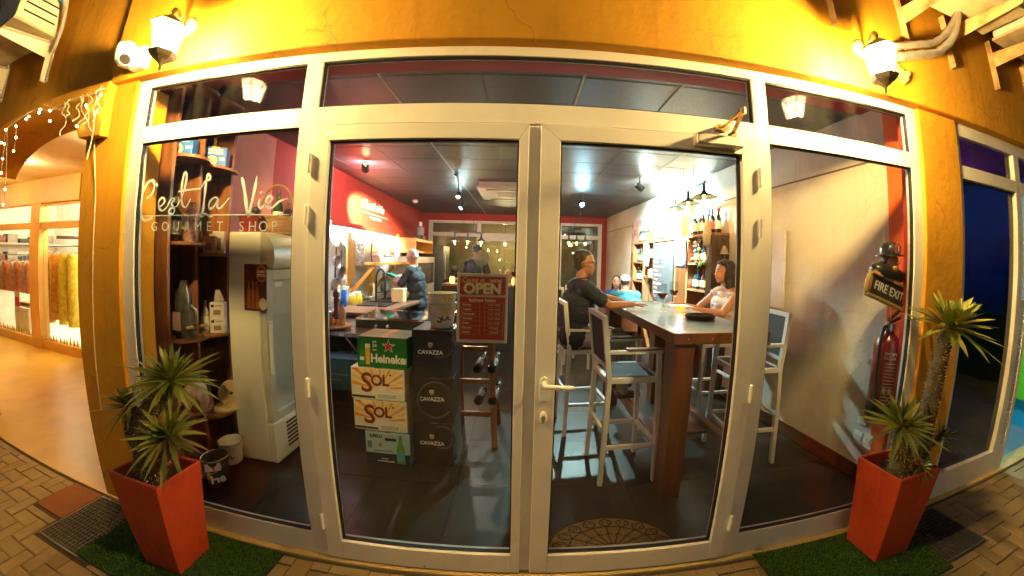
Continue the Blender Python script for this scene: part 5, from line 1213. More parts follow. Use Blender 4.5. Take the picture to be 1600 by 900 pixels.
MB().add([(p.x*1.0, p.y-.004, .846) for p in c_[:2]]+[(p.x, p.y+.0, .846) for p in c_[2:]]+[(p.x, p.y-.004, .929) for p in c_[:2]]+[(p.x, p.y, .929) for p in c_[2:]], [(3,2,1,0),(4,5,6,7),(0,1,5,4),(1,2,6,5),(2,3,7,6),(3,0,4,7)]).build('black_case', BLACK, tr, world=True)
for k, p in enumerate(((at(604, 508, 'y', 1.82)), at(586, 511, 'y', 1.82))): MB().lathe([(.016, 0), (.013, .02)], 14, M=Matrix.Translation((p.x, 1.845, .88)) @ Matrix.Rotation(R(90), 4, 'X')).build('knob', STEEL, tr, smooth=True, world=True)
# round wooden tray with mill and sauce bottle
rt = at(530, 505, 'z', .88); rt.y = 1.78; rt = Vector((-1.92, 1.78, .846))
t = thing('round_tray', 'round wooden tray with wire feet holding a tall pepper mill', 'tray', rt)
MB().lathe([(.15, .02), (.16, .024), (.16, .036), (.15, .04)], 28).build('plate', wood('amber_wood', (.36, .15, .04), (.5, .24, .08), axis=0), t, smooth=True)
MB().lathe([(.10, 0), (.10, .02)], 20).build('foot', BLACK, t)
t = thing('pepper_mill', 'tall dark turned wooden pepper mill on the round tray', 'mill', rt+Vector((.0, .02, .041)))
MB().lathe([(.035, 0), (.036, .02), (.026, .07), (.022, .14), (.026, .22), (.030, .26), (.022, .275), (.034, .29), (.036, .32), (.022, .345), (.012, .352), (.010, .365)], 18).build('body', wood('mill_wood', (.05, .018, .009), (.09, .032, .015), axis=2), t, smooth=True)
MB().lathe([(.036, -.0), (.038, .001), (.038, .05), (.034, .055)], 18).build('brass_foot', mat('amber_foot', (.5, .25, .05), .3), t, smooth=True)
t = thing('sauce_bottle', 'orange bottle with pink wrap standing beside the pepper mill', 'bottle', rt+Vector((.09, -.02, .041)))
MB().lathe([(.032, 0), (.032, .16), (.02, .19), (.014, .21)], 16).build('bottle', mat('pale_orange', (.62, .36, .22), .35), t, smooth=True); MB().lathe([(.034, .0), (.034, .04)], 16).build('base_band', I_YEL, t)
jar('glass_jar', 'amber filled glass jar on the round tray', 'jar', rt+Vector((-.03, -.07, .041)), .12, .035, mat('amber_fill', (.42, .2, .05), .15, coat=.6))
for k, (x, y) in enumerate(((-2.28, 1.9), (-2.16, 2.05), (-2.06, 2.2))):
    jar('condiment_jar', ('black lidded jar', 'clear jar with steel lid', 'small clear jar')[k]+' standing behind the pepper mill', 'jar', (x, y, .846), (.16, .12, .10)[k], .04, CGLASS if k else BLACK, STEEL, group='jars behind the pepper mill')
# tall arched tap
t = thing('kitchen_tap', 'tall arched black steel tap over the service counter', 'tap', (-1.70, 2.28, .846))
MB().lathe([(.03, 0), (.03, .03), (.016, .05), (.014, .22)], 16).build('base', SST, t, smooth=True)
MB().tube(smooth_path([(0, 0, .1), (0, 0, .45), (.01, 0, .56), (.055, 0, .61), (.10, 0, .56), (.11, 0, .46), (.11, 0, .36)]), .011, 10).build('spout', mat('dark_chrome', (.16, .16, .15), .2, metal=.9), t, smooth=True)
MB().tube([(.11, 0, .36), (.11, 0, .28)], [.016, .014], 12).tube([(0, 0, .33), (.11, 0, .35)], .005, 6).build('spray_head', BLACK, t, smooth=True)
# spray bottle with blue base
jar('spray_bottle', 'blue based plastic spray bottle against the white plates', 'bottle', (-2.42, 2.82, .907), .27, .04, mat('bright_blue', (.01, .12, .62), .3), mat('pale_blue_cap', (.6, .75, .8), .3))
for k, y in enumerate((3.0, 3.2)):
    jar('yellow_tub', 'yellow labelled tub on the counter by the plates', 'tub', (-2.40, y, .907), .16, .05, mat('yellow_tub', (.72, .50, .04), .4), WHITE, group='yellow tubs')
t, w, d, h = carton('cream_canister', 'cream square canister on the worktop beside the slicer', 'canister', -1.98, -1.80, 3.42, 3.58, .907, 1.10, mat('cream_tin', (.70, .58, .34), .4))
MB().box(-.095, .095, -.085, .085, .194, .21).build('lid', mat('cream_lid', (.74, .64, .42), .4), t)
# white meat slicer
t = thing('meat_slicer', 'white enamel meat slicer with round blade on the counter', 'slicer', (-1.95, 4.0, .907))
MB().box(-.22, .24, -.18, .18, .02, .12).build('base', mat('enamel', (.75, .76, .76), .25), t, bevel=.03)
MB().lathe([(.15, -.02), (.16, 0), (.15, .02)], 28, M=Matrix.Translation((.02, -.05, .26)) @ Matrix.Rotation(R(90), 4, 'X')).build('blade', SST, t, smooth=True)
MB().ball((-.12, .0, .26), (.12, .14, .14), 16, 10).build('motor_housing', MATS['enamel'], t, smooth=True)
MB().cbox((.14, -.1, .22), (.16, .06, .16), (0, .3, 0)).build('carriage', BLACK, t, bevel=.01)
# plates on the wall rack, pans and boards
pr_w = mat('white_china', (.80, .82, .82), .2, var=.03)
for k in range(11):
    y = 2.75+k*.26; x = wl(y)+.05
    for r_, z in ((0, 1.86), (1, 1.06)) if k not in (3, 4, 5, 6) else ((0, 1.86), (1, 1.55)):
        t = thing('wall_plate', ('white plate with grey rim pattern standing along the top of the splashback' if r_ == 0 else 'white plate with grey rim pattern leaning lower on the splashback'), 'plate', (x, y, z-.12), group='plates along the kitchen wall')
        Mx = Matrix.Translation((0, 0, .12)) @ Matrix.Rotation(R(80), 4, 'Y')
        MB().lathe([(.001, .0), (.085, .002), (.13, .018), (.128, .022), (.08, .008), (.001, .007)], 24, M=Mx, cap=False).build('plate', pr_w, t, smooth=True)
        MB().lathe([(.092, .0165), (.118, .0235)], 24, M=Mx, cap=False).build('rim_print', mat('grey_print', (.22, .27, .30), .4, col2=(.6, .64, .66), scale=40), t, smooth=True)
for z in (1.725, .96):
    wallx('plate_rail', lambda y: wl(y)+.10, 2.42, 5.5, z, z+.012, .004, SST, wL)
for k, (y, z, r0) in enumerate(((2.80, 1.62, .085), (2.78, 1.30, .10), (2.93, 1.46, .10))):
    t = thing('frying_pan', ('small', 'large', 'medium')[k]+' steel frying pan hanging by its handle on the kitchen wall', 'pan', (wl(y)+.06, y, z-.1), group='pans hanging on the wall')
    Mx = Matrix.Rotation(R(90), 4, 'Y')
    MB().lathe([(.001, 0), (r0*.85, 0), (r0, .04), (r0*1.02, .04), (r0*.86, .004), (.001, .004)], 22, M=Mx, cap=False).build('pan', mat('worn_steel', (.35, .35, .34), .35, metal=.8, scale=12), t, smooth=True)
    MB().bar((.01, 0, r0), (.01, 0, r0+.22), .02, .008, (1,0,0)).build('handle', BLACK, t)
for k, (y, z0, z1, w_) in enumerate(((3.02, 1.18, 1.95, .12), (3.13, 1.30, 1.86, .13), (3.72, .95, 1.42, .10), (3.84, .95, 1.38, .09))):
    t = thing('cutting_board', ('long narrow wooden paddle board', 'wide wooden cutting board', 'tall pine board', 'short pine board')[k]+(' hanging on the kitchen wall' if k < 2 else ' leaning beside the shelf brackets'), 'board', (wl(y)+.14, y, z0), group='wooden boards')
    MB().box(-.012, .012, -w_/2, w_/2, 0, z1-z0).build('board', wood('board_wood%d' % (k % 2), ((.46, .24, .05), (.55, .33, .09))[k % 2], ((.6, .36, .1), (.66, .42, .14))[k % 2], axis=2), t, bevel=.006)
    MB().lathe([(.012, -.0125), (.012, -.0135)], 12, M=Matrix.Translation((0, 0, z1-z0-.05)) @ Matrix.Rotation(R(90), 4, 'Y')).build('hang_hole', BLACK, t)
t = thing('steel_cabinet', 'brushed steel wall cabinet hanging beside the boards', 'cabinet', (-2.44, 3.42, 1.46))
MB().box(-.15, .12, -.24, .26, 0, .36).build('case', SST, t, bevel=.006); MB().box(.1205, .13, .0, .008, .01, .35).build('door_gap', BLACK, t)
# pine shelf with brackets, kit on top
ps = thing('pine_shelf', 'orange pine shelf on diagonal brackets above the slicer', 'shelf', (-2.35, 4.0, 1.47))
MB().box(-2.58, -2.15, 3.20, 4.90, 1.475, 1.515).build('board', OAK, ps, bevel=.004, world=True)
for y in (3.26, 4.05, 4.84): 
    MB().bar((-2.56, y, 1.05), (-2.19, y, 1.45), .05, .04, (0,1,0)).box(-2.59, -2.55, y-.025, y+.025, 1.0, 1.474).build('bracket', OAK, ps, world=True)
t, w, d, h = carton('kitchen_scale', 'flat cream kitchen scale on the pine shelf', 'scale', -2.48, -2.2, 3.50, 4.1, 1.516, 1.60, mat('scale_cream', (.62, .55, .48), .4))
MB().box(-.15, .15, -.29, .29, .0855, .11).build('steel_pan', SST, t, bevel=.01)
t, w, d, h = carton('parcel', 'white wrapped parcel lying on the pine shelf', 'parcel', -2.45, -2.2, 4.2, 4.7, 1.516, 1.62, mat('paper_white', (.76, .73, .70), .6)); rect(t, 'paper_seam', I_WHITE, -.1, .1, .04, .05, -d/2)
t = thing('glass_carafe', 'amber topped tall glass carafe on the pine shelf', 'carafe', (-2.30, 4.45, 1.621))
MB().lathe([(.05, 0), (.055, .06), (.03, .18), (.018, .25), (.02, .33)], 16).build('body', mat('frosted_white', (.78, .8, .78), .3), t, smooth=True); MB().lathe([(.021, .33), (.022, .40)], 14).build('stopper', mat('amber_stop', (.7, .4, .05), .3), t)
us = thing('upper_shelf', 'orange pine box shelf holding a food processor by the back corner', 'shelf', (-2.4, 5.4, 1.9))
MB().box(-2.62, -2.1, 4.85, 6.1, 1.93, 1.99).box(-2.62, -2.1, 4.85, 6.1, 1.70, 1.74).box(-2.62, -2.1, 6.05, 6.1, 1.74, 1.93).box(-2.62, -2.1, 4.85, 4.9, 1.74, 1.93).build('box', OAK, us, world=True)
t = thing('food_processor', 'food processor with clear jug on the upper pine shelf', 'processor', (-2.25, 5.6, 1.991))
MB().box(-.10, .10, -.12, .12, 0, .10).build('base', BLACK, t, bevel=.02); MB().lathe([(.08, .101), (.09, .28), (.07, .30)], 18).build('jug', mat('smoky_plastic', (.5, .5, .5), .15, alpha=.5), t, smooth=True); MB().lathe([(.035, .301), (.04, .40)], 16).build('feed_tube', WHITE, t)
t = thing('oven_stack', 'white fronted oven under the upper pine shelf', 'oven', (-2.3, 5.4, .9))
MB().box(-2.6, -2.02, 4.72, 6.0, .002, 1.62).build('body', mat('oven_white', (.66, .62, .58), .4), t, bevel=.01, world=True); MB().box(-2.0195, -2.01, 4.8, 5.9, 1.05, 1.5).build('door_glass', mat('oven_dark', (.10, .08, .08), .15), t, world=True)
t = thing('tall_fridge', 'tall dark fridge edge beside the back window', 'fridge', (-2.0, 6.5, 0))
MB().box(-2.6, -1.85, 6.15, 6.75, .002, 1.9).build('body', mat('dark_grey_steel', (.12, .13, .13), .3, metal=.5), t, bevel=.01, world=True); MB().tube([(-1.82, 6.2, .7), (-1.82, 6.2, 1.7)], .018, 10).build('handle', STEEL, t, world=True)
# LED strip that lights the splashback (its glare is in the photograph)
t = thing('led_strip', 'bright white light strip along the top of the kitchen splashback', 'light strip', (wl(3.9)+.2, 3.9, 2.0))
MB().box(wl(4)+.05, wl(4)+.20, 2.5, 5.4, 2.045, 2.065).build('shield_lip', RED, t, world=True); MB().box(wl(4)+.185, wl(4)+.20, 2.5, 5.4, 1.99, 2.0448).build('shield_fascia', RED, t, world=True)  # lip and front board added to screen the diode bar from view
MB().box(wl(4)+.15, wl(4)+.175, 2.55, 5.3, 2.036, 2.0445).build('diode_bar', glow('led_white', (.76, .96, 1.0), 190), t, world=True)
# lettering on the red wall, lit by the warm spot
nm = Matrix.Translation((wl(4.1)+.02, 4.05, 2.40)) @ Matrix.Rotation(R(90), 4, 'Z') @ Matrix.Rotation(R(90), 4, 'X')
ws = thing('wall_sign', "white wall lettering of the shop name on the red wall", 'sign', (wl(4.1)+.02, 4.05, 2.40))
def sgn(n, s_, sz, dx, dz, **k):
    o = text(n, s_, sz, INK('white', (.8, .8, .76)), ws, Matrix.Rotation(R(90), 4, 'Z') @ Matrix.Rotation(R(90), 4, 'X') @ Matrix.Translation((dx, dz, 0)), **k); return o
sgn('lettering', "C'est", .20, -.26, .06, bold=.003, shear=.3); sgn('lettering', 'La', .20, .06, .06, bold=.003, shear=.3); sgn('lettering', 'Vie', .20, .30, .06, bold=.003, shear=.3); sgn('lettering', 'GOURMET SHOP', .06, .1, -.14)
MB().box(-.001, .002, -.5, .62, -.075, -.068).build('underline', INK('white', (.8, .8, .76)), ws)
# ================================================================== INSIDE RIGHT: bar table, stools, wine wall
TW = wood('table_wood', (.09, .028, .010), (.17, .056, .019), axis=2)
TWX = wood('table_wood_edge', (.10, .032, .011), (.19, .065, .022), axis=1)
bt = thing('bar_table', 'high dark wood bar table with grey top and thick square legs', 'table', (1.3, 1.45, 0))
x0, x1, y0, y1, zt = .955, 1.66, .50, 2.20, 1.165
MB().box(x0+.035, x1-.035, y0+.035, y1-.035, zt-.03, zt).build('grey_top', mat('table_slate', (.24, .28, .25), .22, scale=4, var=.15), bt, bevel=.003, world=True)
for (a, b_, c, d_) in ((x0, x1, y0, y0+.0345), (x0, x1, y1-.0345, y1), (x0, x0+.0345, y0+.0347, y1-.0347), (x1-.0345, x1, y0+.0347, y1-.0347)):
    MB().box(a, b_, c, d_, zt-.07, zt+.003).build('edge_board', TWX, bt, bevel=.004, world=True)
for (a, c) in ((x0+.015, y0+.015), (x1-.155, y0+.015), (x0+.015, y1-.155), (x1-.155, y1-.155)):
    MB().box(a, a+.14, c, c+.14, .001, zt-.0705).build('leg', TW, bt, bevel=.004, world=True)
MB().box(x0+.06, x0+.12, y0+.16, y1-.16, .22, .30).box(x1-.12, x1-.06, y0+.16, y1-.16, .22, .30).build('stretcher', TWX, bt, bevel=.003, world=True)
MB().box(x0+.125, x1-.125, .95, 1.25, .225, .25).build('foot_shelf', TWX, bt, bevel=.003, world=True)
for k in range(3): MB().lathe([(.006, 0), (.004, .002)], 8, M=Matrix.Translation((x0+.10+.17*k, y0-.0001, zt-.035)) @ Matrix.Rotation(R(90), 4, 'X')).build('screw_plug', mat('plug_wood', (.4, .2, .06), .5), bt, world=True)
# ---- bar stools: white frame, dark weave
SW = mat('stool_white', (.72, .70, .64), .4, var=.05)
WEAVE = mat('dark_weave', (.016, .016, .018), .7, col2=(.05, .05, .052), scale=180, bump=.8, bscale=220, detail=1)
ARMW = wood('arm_wood', (.16, .07, .03), (.24, .11, .05), axis=0)
def make_stool():
    """Seat faces +X, stands on the floor round the origin."""
    t = thing('bar_stool', 'white framed bar stool', 'stool', (0, 0, 0), group='white framed bar stools at the bar table')
    hw, sz = .175, .79
    for s in (-1, 1):
        MB().bar((-.20, s*(hw+.02), .006), (-.175, s*hw, sz), .032, .032, (1,0,0)).build('rear_leg', SW, t)
        MB().bar((-.175, s*hw, sz), (-.225, s*hw, 1.24), .032, .032, (1,0,0)).build('back_post', SW, t)
        MB().bar((.21, s*(hw+.02), .006), (.18, s*hw, sz+.19), .032, .032, (1,0,0)).build('front_leg', SW, t)
        MB().bar((-.215, s*hw, sz+.20), (.205, s*hw, sz+.20), .034, .022).build('arm_frame', SW, t)
        MB().bar((-.06, s*hw, sz+.218), (.215, s*hw, sz+.218), .046, .016).build('armrest', ARMW, t, bevel=.005)
        MB().bar((-.195, s*(hw+.013), .30), (.205, s*(hw+.013), .30), .026, .026).build('side_stretcher', SW, t)
        for x in (-.2, .21): MB().cbox((x, s*(hw+.02), .004), (.036, .036, .008)).build('foot_cap', BLACK, t)
    MB().bar((.202, -hw, .30), (.202, hw, .30), .028, .028).build('foot_rest', SW, t)
    MB().bar((-.195, -hw, .42), (-.195, hw, .42), .024, .024).build('rear_stretcher', SW, t)
    for (a, c) in (((-.19, -hw, sz), (.19, -hw, sz)), ((-.19, hw, sz), (.19, hw, sz)), ((.19, -hw, sz), (.19, hw, sz)), ((-.18, -hw, sz), (-.18, hw, sz))): MB().bar(a, c, .03, .035).build('seat_rail', SW, t)
    MB().box(-.165, .175, -hw+.015, hw-.015, sz-.012, sz+.014).build('woven_seat', WEAVE, t, bevel=.006)
    MB().bar((-.223, -hw, 1.225), (-.223, hw, 1.225), .032, .032).build('top_rail', SW, t); MB().bar((-.186, -hw, .88), (-.186, hw, .88), .026, .026).build('low_rail', SW, t)
    p0, p1 = Vector((-.187, 0, .895)), Vector((-.221, 0, 1.21)); n = (p1-p0).normalized()
    ang = math.atan2(p1.x-p0.x, p1.z-p0.z)
    MB().cbox((p0+p1)/2, (.012, 2*hw-.034, (p1-p0).length), (0, ang, 0)).build('woven_back', WEAVE, t)
    return t
stool = make_stool()
spots = [(.78, .90, 3, 'white framed bar stool with empty woven seat next to the front table leg'),
         (.60, 1.60, 6, 'white framed bar stool that the man in dark polo sits on'),
         (1.87, .98, 176, 'white framed bar stool with empty seat between table and cream wall'),
         (2.02, 1.78, 180, 'white framed bar stool that the woman in pale top sits on'),
         (.36, 3.15, 100, 'white framed bar stool standing alone behind the seated man in polo'),
         (.95, 3.5, 60, 'white framed bar stool in front of the back window frame')]
for i, (x, y, a, lab) in enumerate(spots):
    o = stool if i == 0 else copy_tree(stool)
    o.location = (x, y, .001); o.rotation_euler.z = R(a); o['label'] = lab
# ---- on the bar table
ZT = zt+.0035
def wine_glass(p, label, fill=(.09, .008, .012), s=1.0):
    t = thing('wine_glass', label, 'glass', p, group='stemmed wine glasses')
    MB().lathe([(.036*s, 0), (.034*s, .003), (.005, .008), (.004, .085*s), (.02*s, .10*s), (.040*s, .135*s), (.042*s, .165*s), (.036*s, .225*s), (.0352*s, .225*s), (.041*s, .165*s), (.039*s, .137*s), (.018*s, .103*s), (.001, .10*s)], 20, cap=False).build('glass', CGLASS, t, smooth=True)
    MB().lathe([(.001, .101*s), (.018*s, .104*s), (.0388*s, .138*s), (.0395*s, .150*s), (.001, .150*s)], 20, cap=False).build('wine', mat('red_wine', fill, .1), t, smooth=True)
wine_glass(at(1034, 487, 'z', ZT)*1.0, 'tall stemmed glass of dark red wine nearest the seated man\'s hand', s=1.12)
wine_glass(at(1052, 479, 'z', ZT), 'stemmed glass of dark red wine in front of the chalk menu', s=1.12)
def tumbler(p, label, r=.034, h=.085, fill=.35):
    t = thing('water_tumbler', label, 'glass', p, group='water tumblers on the bar table')
    MB().lathe([(r*.85, 0), (r, h), (r*.94, h), (r*.80, .006), (.001, .006)], 18, cap=False).build('glass', CGLASS, t, smooth=True)
    MB().lathe([(r*.79, .007), (r*.86, h*fill), (.001, h*fill)], 18, cap=False).build('water', mat('water', (.6, .66, .64), .05, alpha=.35), t, smooth=True)
tumbler(at(1040, 481, 'z', ZT), 'cut glass tumbler standing between the two wine glasses')
tumbler(at(1017, 473, 'z', ZT), 'half full water tumbler beside the clear water bottle')
t = thing('water_bottle', 'clear swing top water bottle standing at the far table end', 'bottle', at(1009, 470, 'z', ZT))
MB().lathe([(.038, 0), (.04, .01), (.04, .15), (.034, .18), (.016, .21), (.015, .235), (.021, .24), (.021, .262)], 18).build('glass', mat('pale_bottle_glass', (.7, .76, .73), .08, alpha=.35), t, smooth=True); MB().lathe([(.022, .2625), (.018, .285)], 14).build('stopper', WHITE, t, smooth=True)
t = thing('tea_light', 'glowing orange red candle holder on the bar table', 'candle', at(1063, 486, 'z', ZT))
MB().lathe([(.025, 0), (.038, .012), (.041, .03), (.036, .05), (.034, .05), (.036, .03), (.022, .006)], 20, cap=False).build('holder', mat('red_glass', (.8, .08, .02), .2, emit=(1, .12, .02), estr=1.6), t, smooth=True); MB().lathe([(.004, .03), (.006, .04), (.001, .056)], 8).build('flame', glow('flame', (1, .55, .12), 12), t)
lamp('candle_light', 'POINT', wloc(t)+Vector((0, 0, .075)), .6, (1, .5, .15), t, .01)
p = at(1092, 497, 'z', ZT)
t = thing('wooden_tray', 'dark oval wooden tray lying on the bar table', 'tray', (p.x, p.y-.02, ZT))
MB().lathe([(.10, 0), (.112, .004), (.116, .035), (.108, .035), (.102, .010), (.001, .009)], 32, M=Matrix.Diagonal((1.12, .72, 1, 1)), cap=False).build('rim', wood('wenge', (.06, .016, .010), (.10, .028, .016), axis=0), t, smooth=True)
t = thing('place_card', 'flat white menu sheet lying on the bar table', 'menu', at(1055, 480, 'z', ZT)+Vector((.10, .12, 0)))
MB().box(-.12, .12, -.08, .08, 0, .002).build('sheet', I_WHITE, t)
# ---- wine shelf on the right wall
wsf = thing('wine_shelf', 'brown wine shelf unit with cubbyholes along the cream wall', 'shelf', (2.3, 3.4, 0))
WSW = wood('wine_shelf_wood', (.20, .075, .028), (.34, .14, .05), axis=2); WSD = wood('dark_post_wood', (.05, .022, .012), (.09, .04, .02), axis=2)
ya, yb = 2.20, 4.78
def wb(n, y_0, y_1, z0, z1, m=WSW, dep=.20, off=0): 
    ym = (y_0+y_1)/2
    MB().add([(wr(y_0)-.001-off, y_0, z0), (wr(y_0)-dep, y_0, z0), (wr(y_1)-dep, y_1, z0), (wr(y_1)-.001-off, y_1, z0), (wr(y_0)-.001-off, y_0, z1), (wr(y_0)-dep, y_0, z1), (wr(y_1)-dep, y_1, z1), (wr(y_1)-.001-off, y_1, z1)], [(0,3,2,1),(4,5,6,7),(0,1,5,4),(1,2,6,5),(2,3,7,6),(3,0,4,7)]).build(n, m, wsf, world=True)
wb('upright', ya, ya+.11, .0015, 1.965, WSD, .24)
for y in (2.80, 3.12, 3.84, 4.25, 4.74): wb('upright', y, y+.035, .0015, 1.965)
for z in (.60, 1.25, 1.60): 
    wb('shelf_board', ya+.1105, 2.7995, z, z+.022); wb('shelf_board', 3.8755, 4.2495, z+.1, z+.122); wb('shelf_board', 4.2855, 4.7395, z, z+.022)
wb('top_board', ya, yb-.005, 1.966, 1.995)
wb('back_board', ya+.1105, yb-.04, .05, 1.9655, wood('back_board_wood', (.16, .06, .022), (.25, .1, .04), axis=2), .012)
# chalk menu
cbk = thing('chalk_menu', 'tall chalkboard menu with red headings hanging between the wine shelves', 'chalkboard', (wr(3.5)-.21, 3.48, 1.0))
bx = lambda y: wr(y)-.207
MB().add([(bx(3.16), 3.16, 1.0), (bx(3.16)-.012, 3.16, 1.0), (bx(3.83)-.012, 3.83, 1.0), (bx(3.83), 3.83, 1.0), (bx(3.16), 3.16, 1.94), (bx(3.16)-.012, 3.16, 1.94), (bx(3.83)-.012, 3.83, 1.94), (bx(3.83), 3.83, 1.94)], [(0,3,2,1),(4,5,6,7),(0,1,5,4),(1,2,6,5),(2,3,7,6),(3,0,4,7)]).build('slate', mat('chalk_slate', (.03, .032, .034), .7, scale=5, var=.3), cbk, world=True)
MF = Matrix.Translation((bx(3.5)-.0135-wloc(cbk).x, 3.5-3.48, 0)) @ Matrix.Rotation(R(-90)+math.atan(.047), 4, 'Z') @ Matrix.Rotation(R(90), 4, 'X')
CHW, CHR = INK('chalk', (.6, .62, .62)), INK('chalk_red', (.75, .16, .08))
text('heading', 'MENU', .085, CHR, cbk, MF @ Matrix.Translation((.02, .87, 0)), bold=.001)
words = ['Tapas', 'Cheese board', 'Salads', 'Ham croquettes', 'Olives', 'Cod fritters', 'Toast', 'Mixed platter', 'Wine', 'Red or white glass', 'Port']
for k, w_ in enumerate(words):
    text('menu_line', w_, .058 if k % 2 == 0 else .050, CHR if k % 2 == 0 else CHW, cbk, MF @ Matrix.Translation((-.28, .77-k*.07, 0)), align='LEFT')
# cloths hung on the shelf
for k, (y, c_) in enumerate(((3.0, (.45, .55, .6)), (2.88, (.10, .2, .4)), (4.05, (.3, .34, .4)))):
    t = thing('hanging_cloth', ('pale blue', 'dark blue', 'grey')[k]+' cloth hanging from the wine shelf edge', 'cloth', (wr(y)-.23, y, 1.55), group='cloths hanging on the wine shelf')
    vs = []; fs = []
    for j in range(7):
        for i in range(8): vs.append((.012*math.sin(i*1.9+k)*(1+j*.15)-.006, -.07+.02*i+.01*math.sin(j+k), .42-.07*j-.01*math.cos(i)))
    for j in range(6):
        for i in range(7): fs.append((j*8+i, j*8+i+1, (j+1)*8+i+1, (j+1)*8+i))
    o = MB().add(vs, fs).build('cloth', mat('cloth_blue%d' % k, c_, .9, col2=tuple(min(.85, v*1.7) for v in c_), scale=30), t, smooth='all'); sd = o.modifiers.new('thick', 'SOLIDIFY'); sd.thickness = .004
    MB().tube([(0, 0, .40), (.03, 0, .43)], .004, 6).build('hook', STEEL, t)
# bottles: top row, cubbies
cols = [(.012, .03, .015), (.012, .012, .014), (.02, .05, .03), (.05, .02, .012), (.01, .02, .05)]
labs = [(.78, .74, .62), (.6, .1, .06), (.75, .5, .1), (.7, .7, .72), (.3, .4, .2)]
capc = [(.05, .1, .3), (.3, .04, .03), (.08, .06, .05), (.02, .12, .1), (.3, .22, .1)]
lw = ['cream', 'red', 'gold', 'white', 'green']; cn = ['blue', 'red', 'dark', 'teal', 'bronze']
for k in range(7):
    y = 2.28+k*.095
    bottle('wine_bottle', 'wine bottle with %s label and %s capsule on the top board of the wine shelf' % (lw[k % 5], cn[(k*2+1) % 5]), 'bottle', (wr(y)-.10-.02*(k % 2), y, 1.996), .30+.02*(k % 3), .038, cols[k % 5], labs[k % 5], capc[(k*2+1) % 5], 'bottles on the top board')
t = thing('crate_rack', 'small open wooden crate with white boxes on the top board', 'crate', (wr(3.15)-.1, 3.15, 1.996))
for a in (-.16, -.055, .055, .16): MB().box(-.09, .09, a-.008, a+.008, 0, .30).build('divider', WSW, t)
MB().box(-.09, .09, -.168, .168, .3005, .316).build('lid_board', WSW, t)
for a in (-.107, .0, .107): MB().box(-.085, .06, a-.04, a+.04, .001, .16).build('white_box', I_WHITE, t)
for k in range(5):
    y = 3.48+k*.075
    bottle('beer_bottle', 'small dark beer bottle with yellow label in the row on the top board', 'bottle', (wr(y)-.13, y, 1.996), .24, .031, (.015, .012, .01), (.75, .45, .05), (.6, .35, .05), 'row of beer bottles on the top board')
for k, (y, h_, c_, n_) in enumerate(((3.02, .58, (.75, .58, .05), 'bright yellow'), (3.34, .46, (.60, .28, .03), 'orange'), (3.42, .42, (.22, .10, .05), 'brown'), (3.90, .52, (.55, .28, .05), 'amber'))):
    t, w, d, h = carton('spirit_box', '%s tall gift box standing on the wine shelf top board' % n_, 'box', wr(y)-.075, wr(y)-.005, y-.05, y+.05, 1.996, 1.996+h_, mat('giftbox%d' % k, c_, .45), 'tall gift boxes on the wine shelf')
    for q in range(3): MB().box(-w/2-.0012, -w/2-.0001, -.035, .035, h*(.2+.25*q), h*(.28+.25*q)).build('print_band', INK('band%d' % (k % 2), ((.5, .1, .03), (.75, .7, .5))[k % 2]), t)
t, w, d, h = carton('spirit_box', 'low orange wine case on the wine shelf top board', 'box', wr(4.05)-.16, wr(4.05)-.01, 3.95, 4.20, 1.996, 2.16, mat('giftbox1', (.60, .28, .03), .45), 'tall gift boxes on the wine shelf'); rect(t, 'print_band', I_BRN, -.05, .05, .05, .08, -d/2)
for k in range(5):
    y = 4.28+k*.09
    bottle('wine_bottle', 'gold foil bottle with %s label at the far end of the top board' % lw[(k+2) % 5], 'bottle', (wr(y)-.1, y, 1.996), .28, .036, cols[(k+1) % 5], labs[(k+2) % 5], (.75, .5, .06), 'gold foil bottles at the far end')
for r_, (z, nm_) in enumerate(((.623, 'lowest'), (1.273, 'middle'), (1.623, 'upper'))):
    for k in range(5):
        y = 2.38+k*.088
        bottle('wine_bottle', 'wine bottle with %s label on the %s shelf beside the dark post' % (lw[(k+r_) % 5], nm_), 'bottle', (wr(y)-.11-.02*(k % 2), y, z), .26, .035, cols[(k+r_) % 5], labs[(k+r_) % 5], capc[(k+r_) % 5], 'bottles beside the dark post')
    for k in range(4):
        y = 4.34+k*.11
        bottle('wine_bottle', 'bottle with %s label in the far %s cubbyhole of the wine shelf' % (lw[(k+r_+1) % 5], nm_), 'bottle', (wr(y)-.11, y, z), .27, .037, cols[(k+r_+2) % 5], labs[(k+r_+1) % 5], capc[(k+r_) % 5], 'bottles in the far cubbyholes')
    for k in range(3):
        y = 3.93+k*.11
        t, w, d, h = carton('tin_box', 'small %s tin on the %s narrow shelf beside the chalkboard' % (('orange', 'navy', 'white')[k], nm_), 'tin', wr(y)-.15, wr(y)-.05, y-.04, y+.04, z+.1005, z+.1005+.13, mat('tin_col%d' % k, ((.6, .25, .03), (.05, .08, .16), (.7, .68, .62))[k], .4), 'tins beside the chalkboard'); MB().box(-w/2-.001, -w/2-.0001, -.03, .03, .04, .09).build('tin_label', I_WHITE, t)
# colourful gift ribbons cluster
t = thing('flower_bunch', 'bunch of bright ribbon flowers hanging beside the dark shelf post', 'flowers', (wr(2.5)-.26, 2.46, 1.60))
rnd = random.Random(4)
for k in range(26):
    MB().ball((rnd.gauss(0, .03), rnd.gauss(0, .08), .12+rnd.gauss(0, .11)), rnd.uniform(.014, .026), 8, 5).build('blossom', mat('blossom%d' % (k % 4), ((.7, .5, .04), (.12, .4, .08), (.7, .25, .04), (.06, .3, .4))[k % 4], .6), t, smooth=True)
MB().tube([(0, 0, -.05), (0, 0, .3)], .006, 6).build('stem', BARK, t)
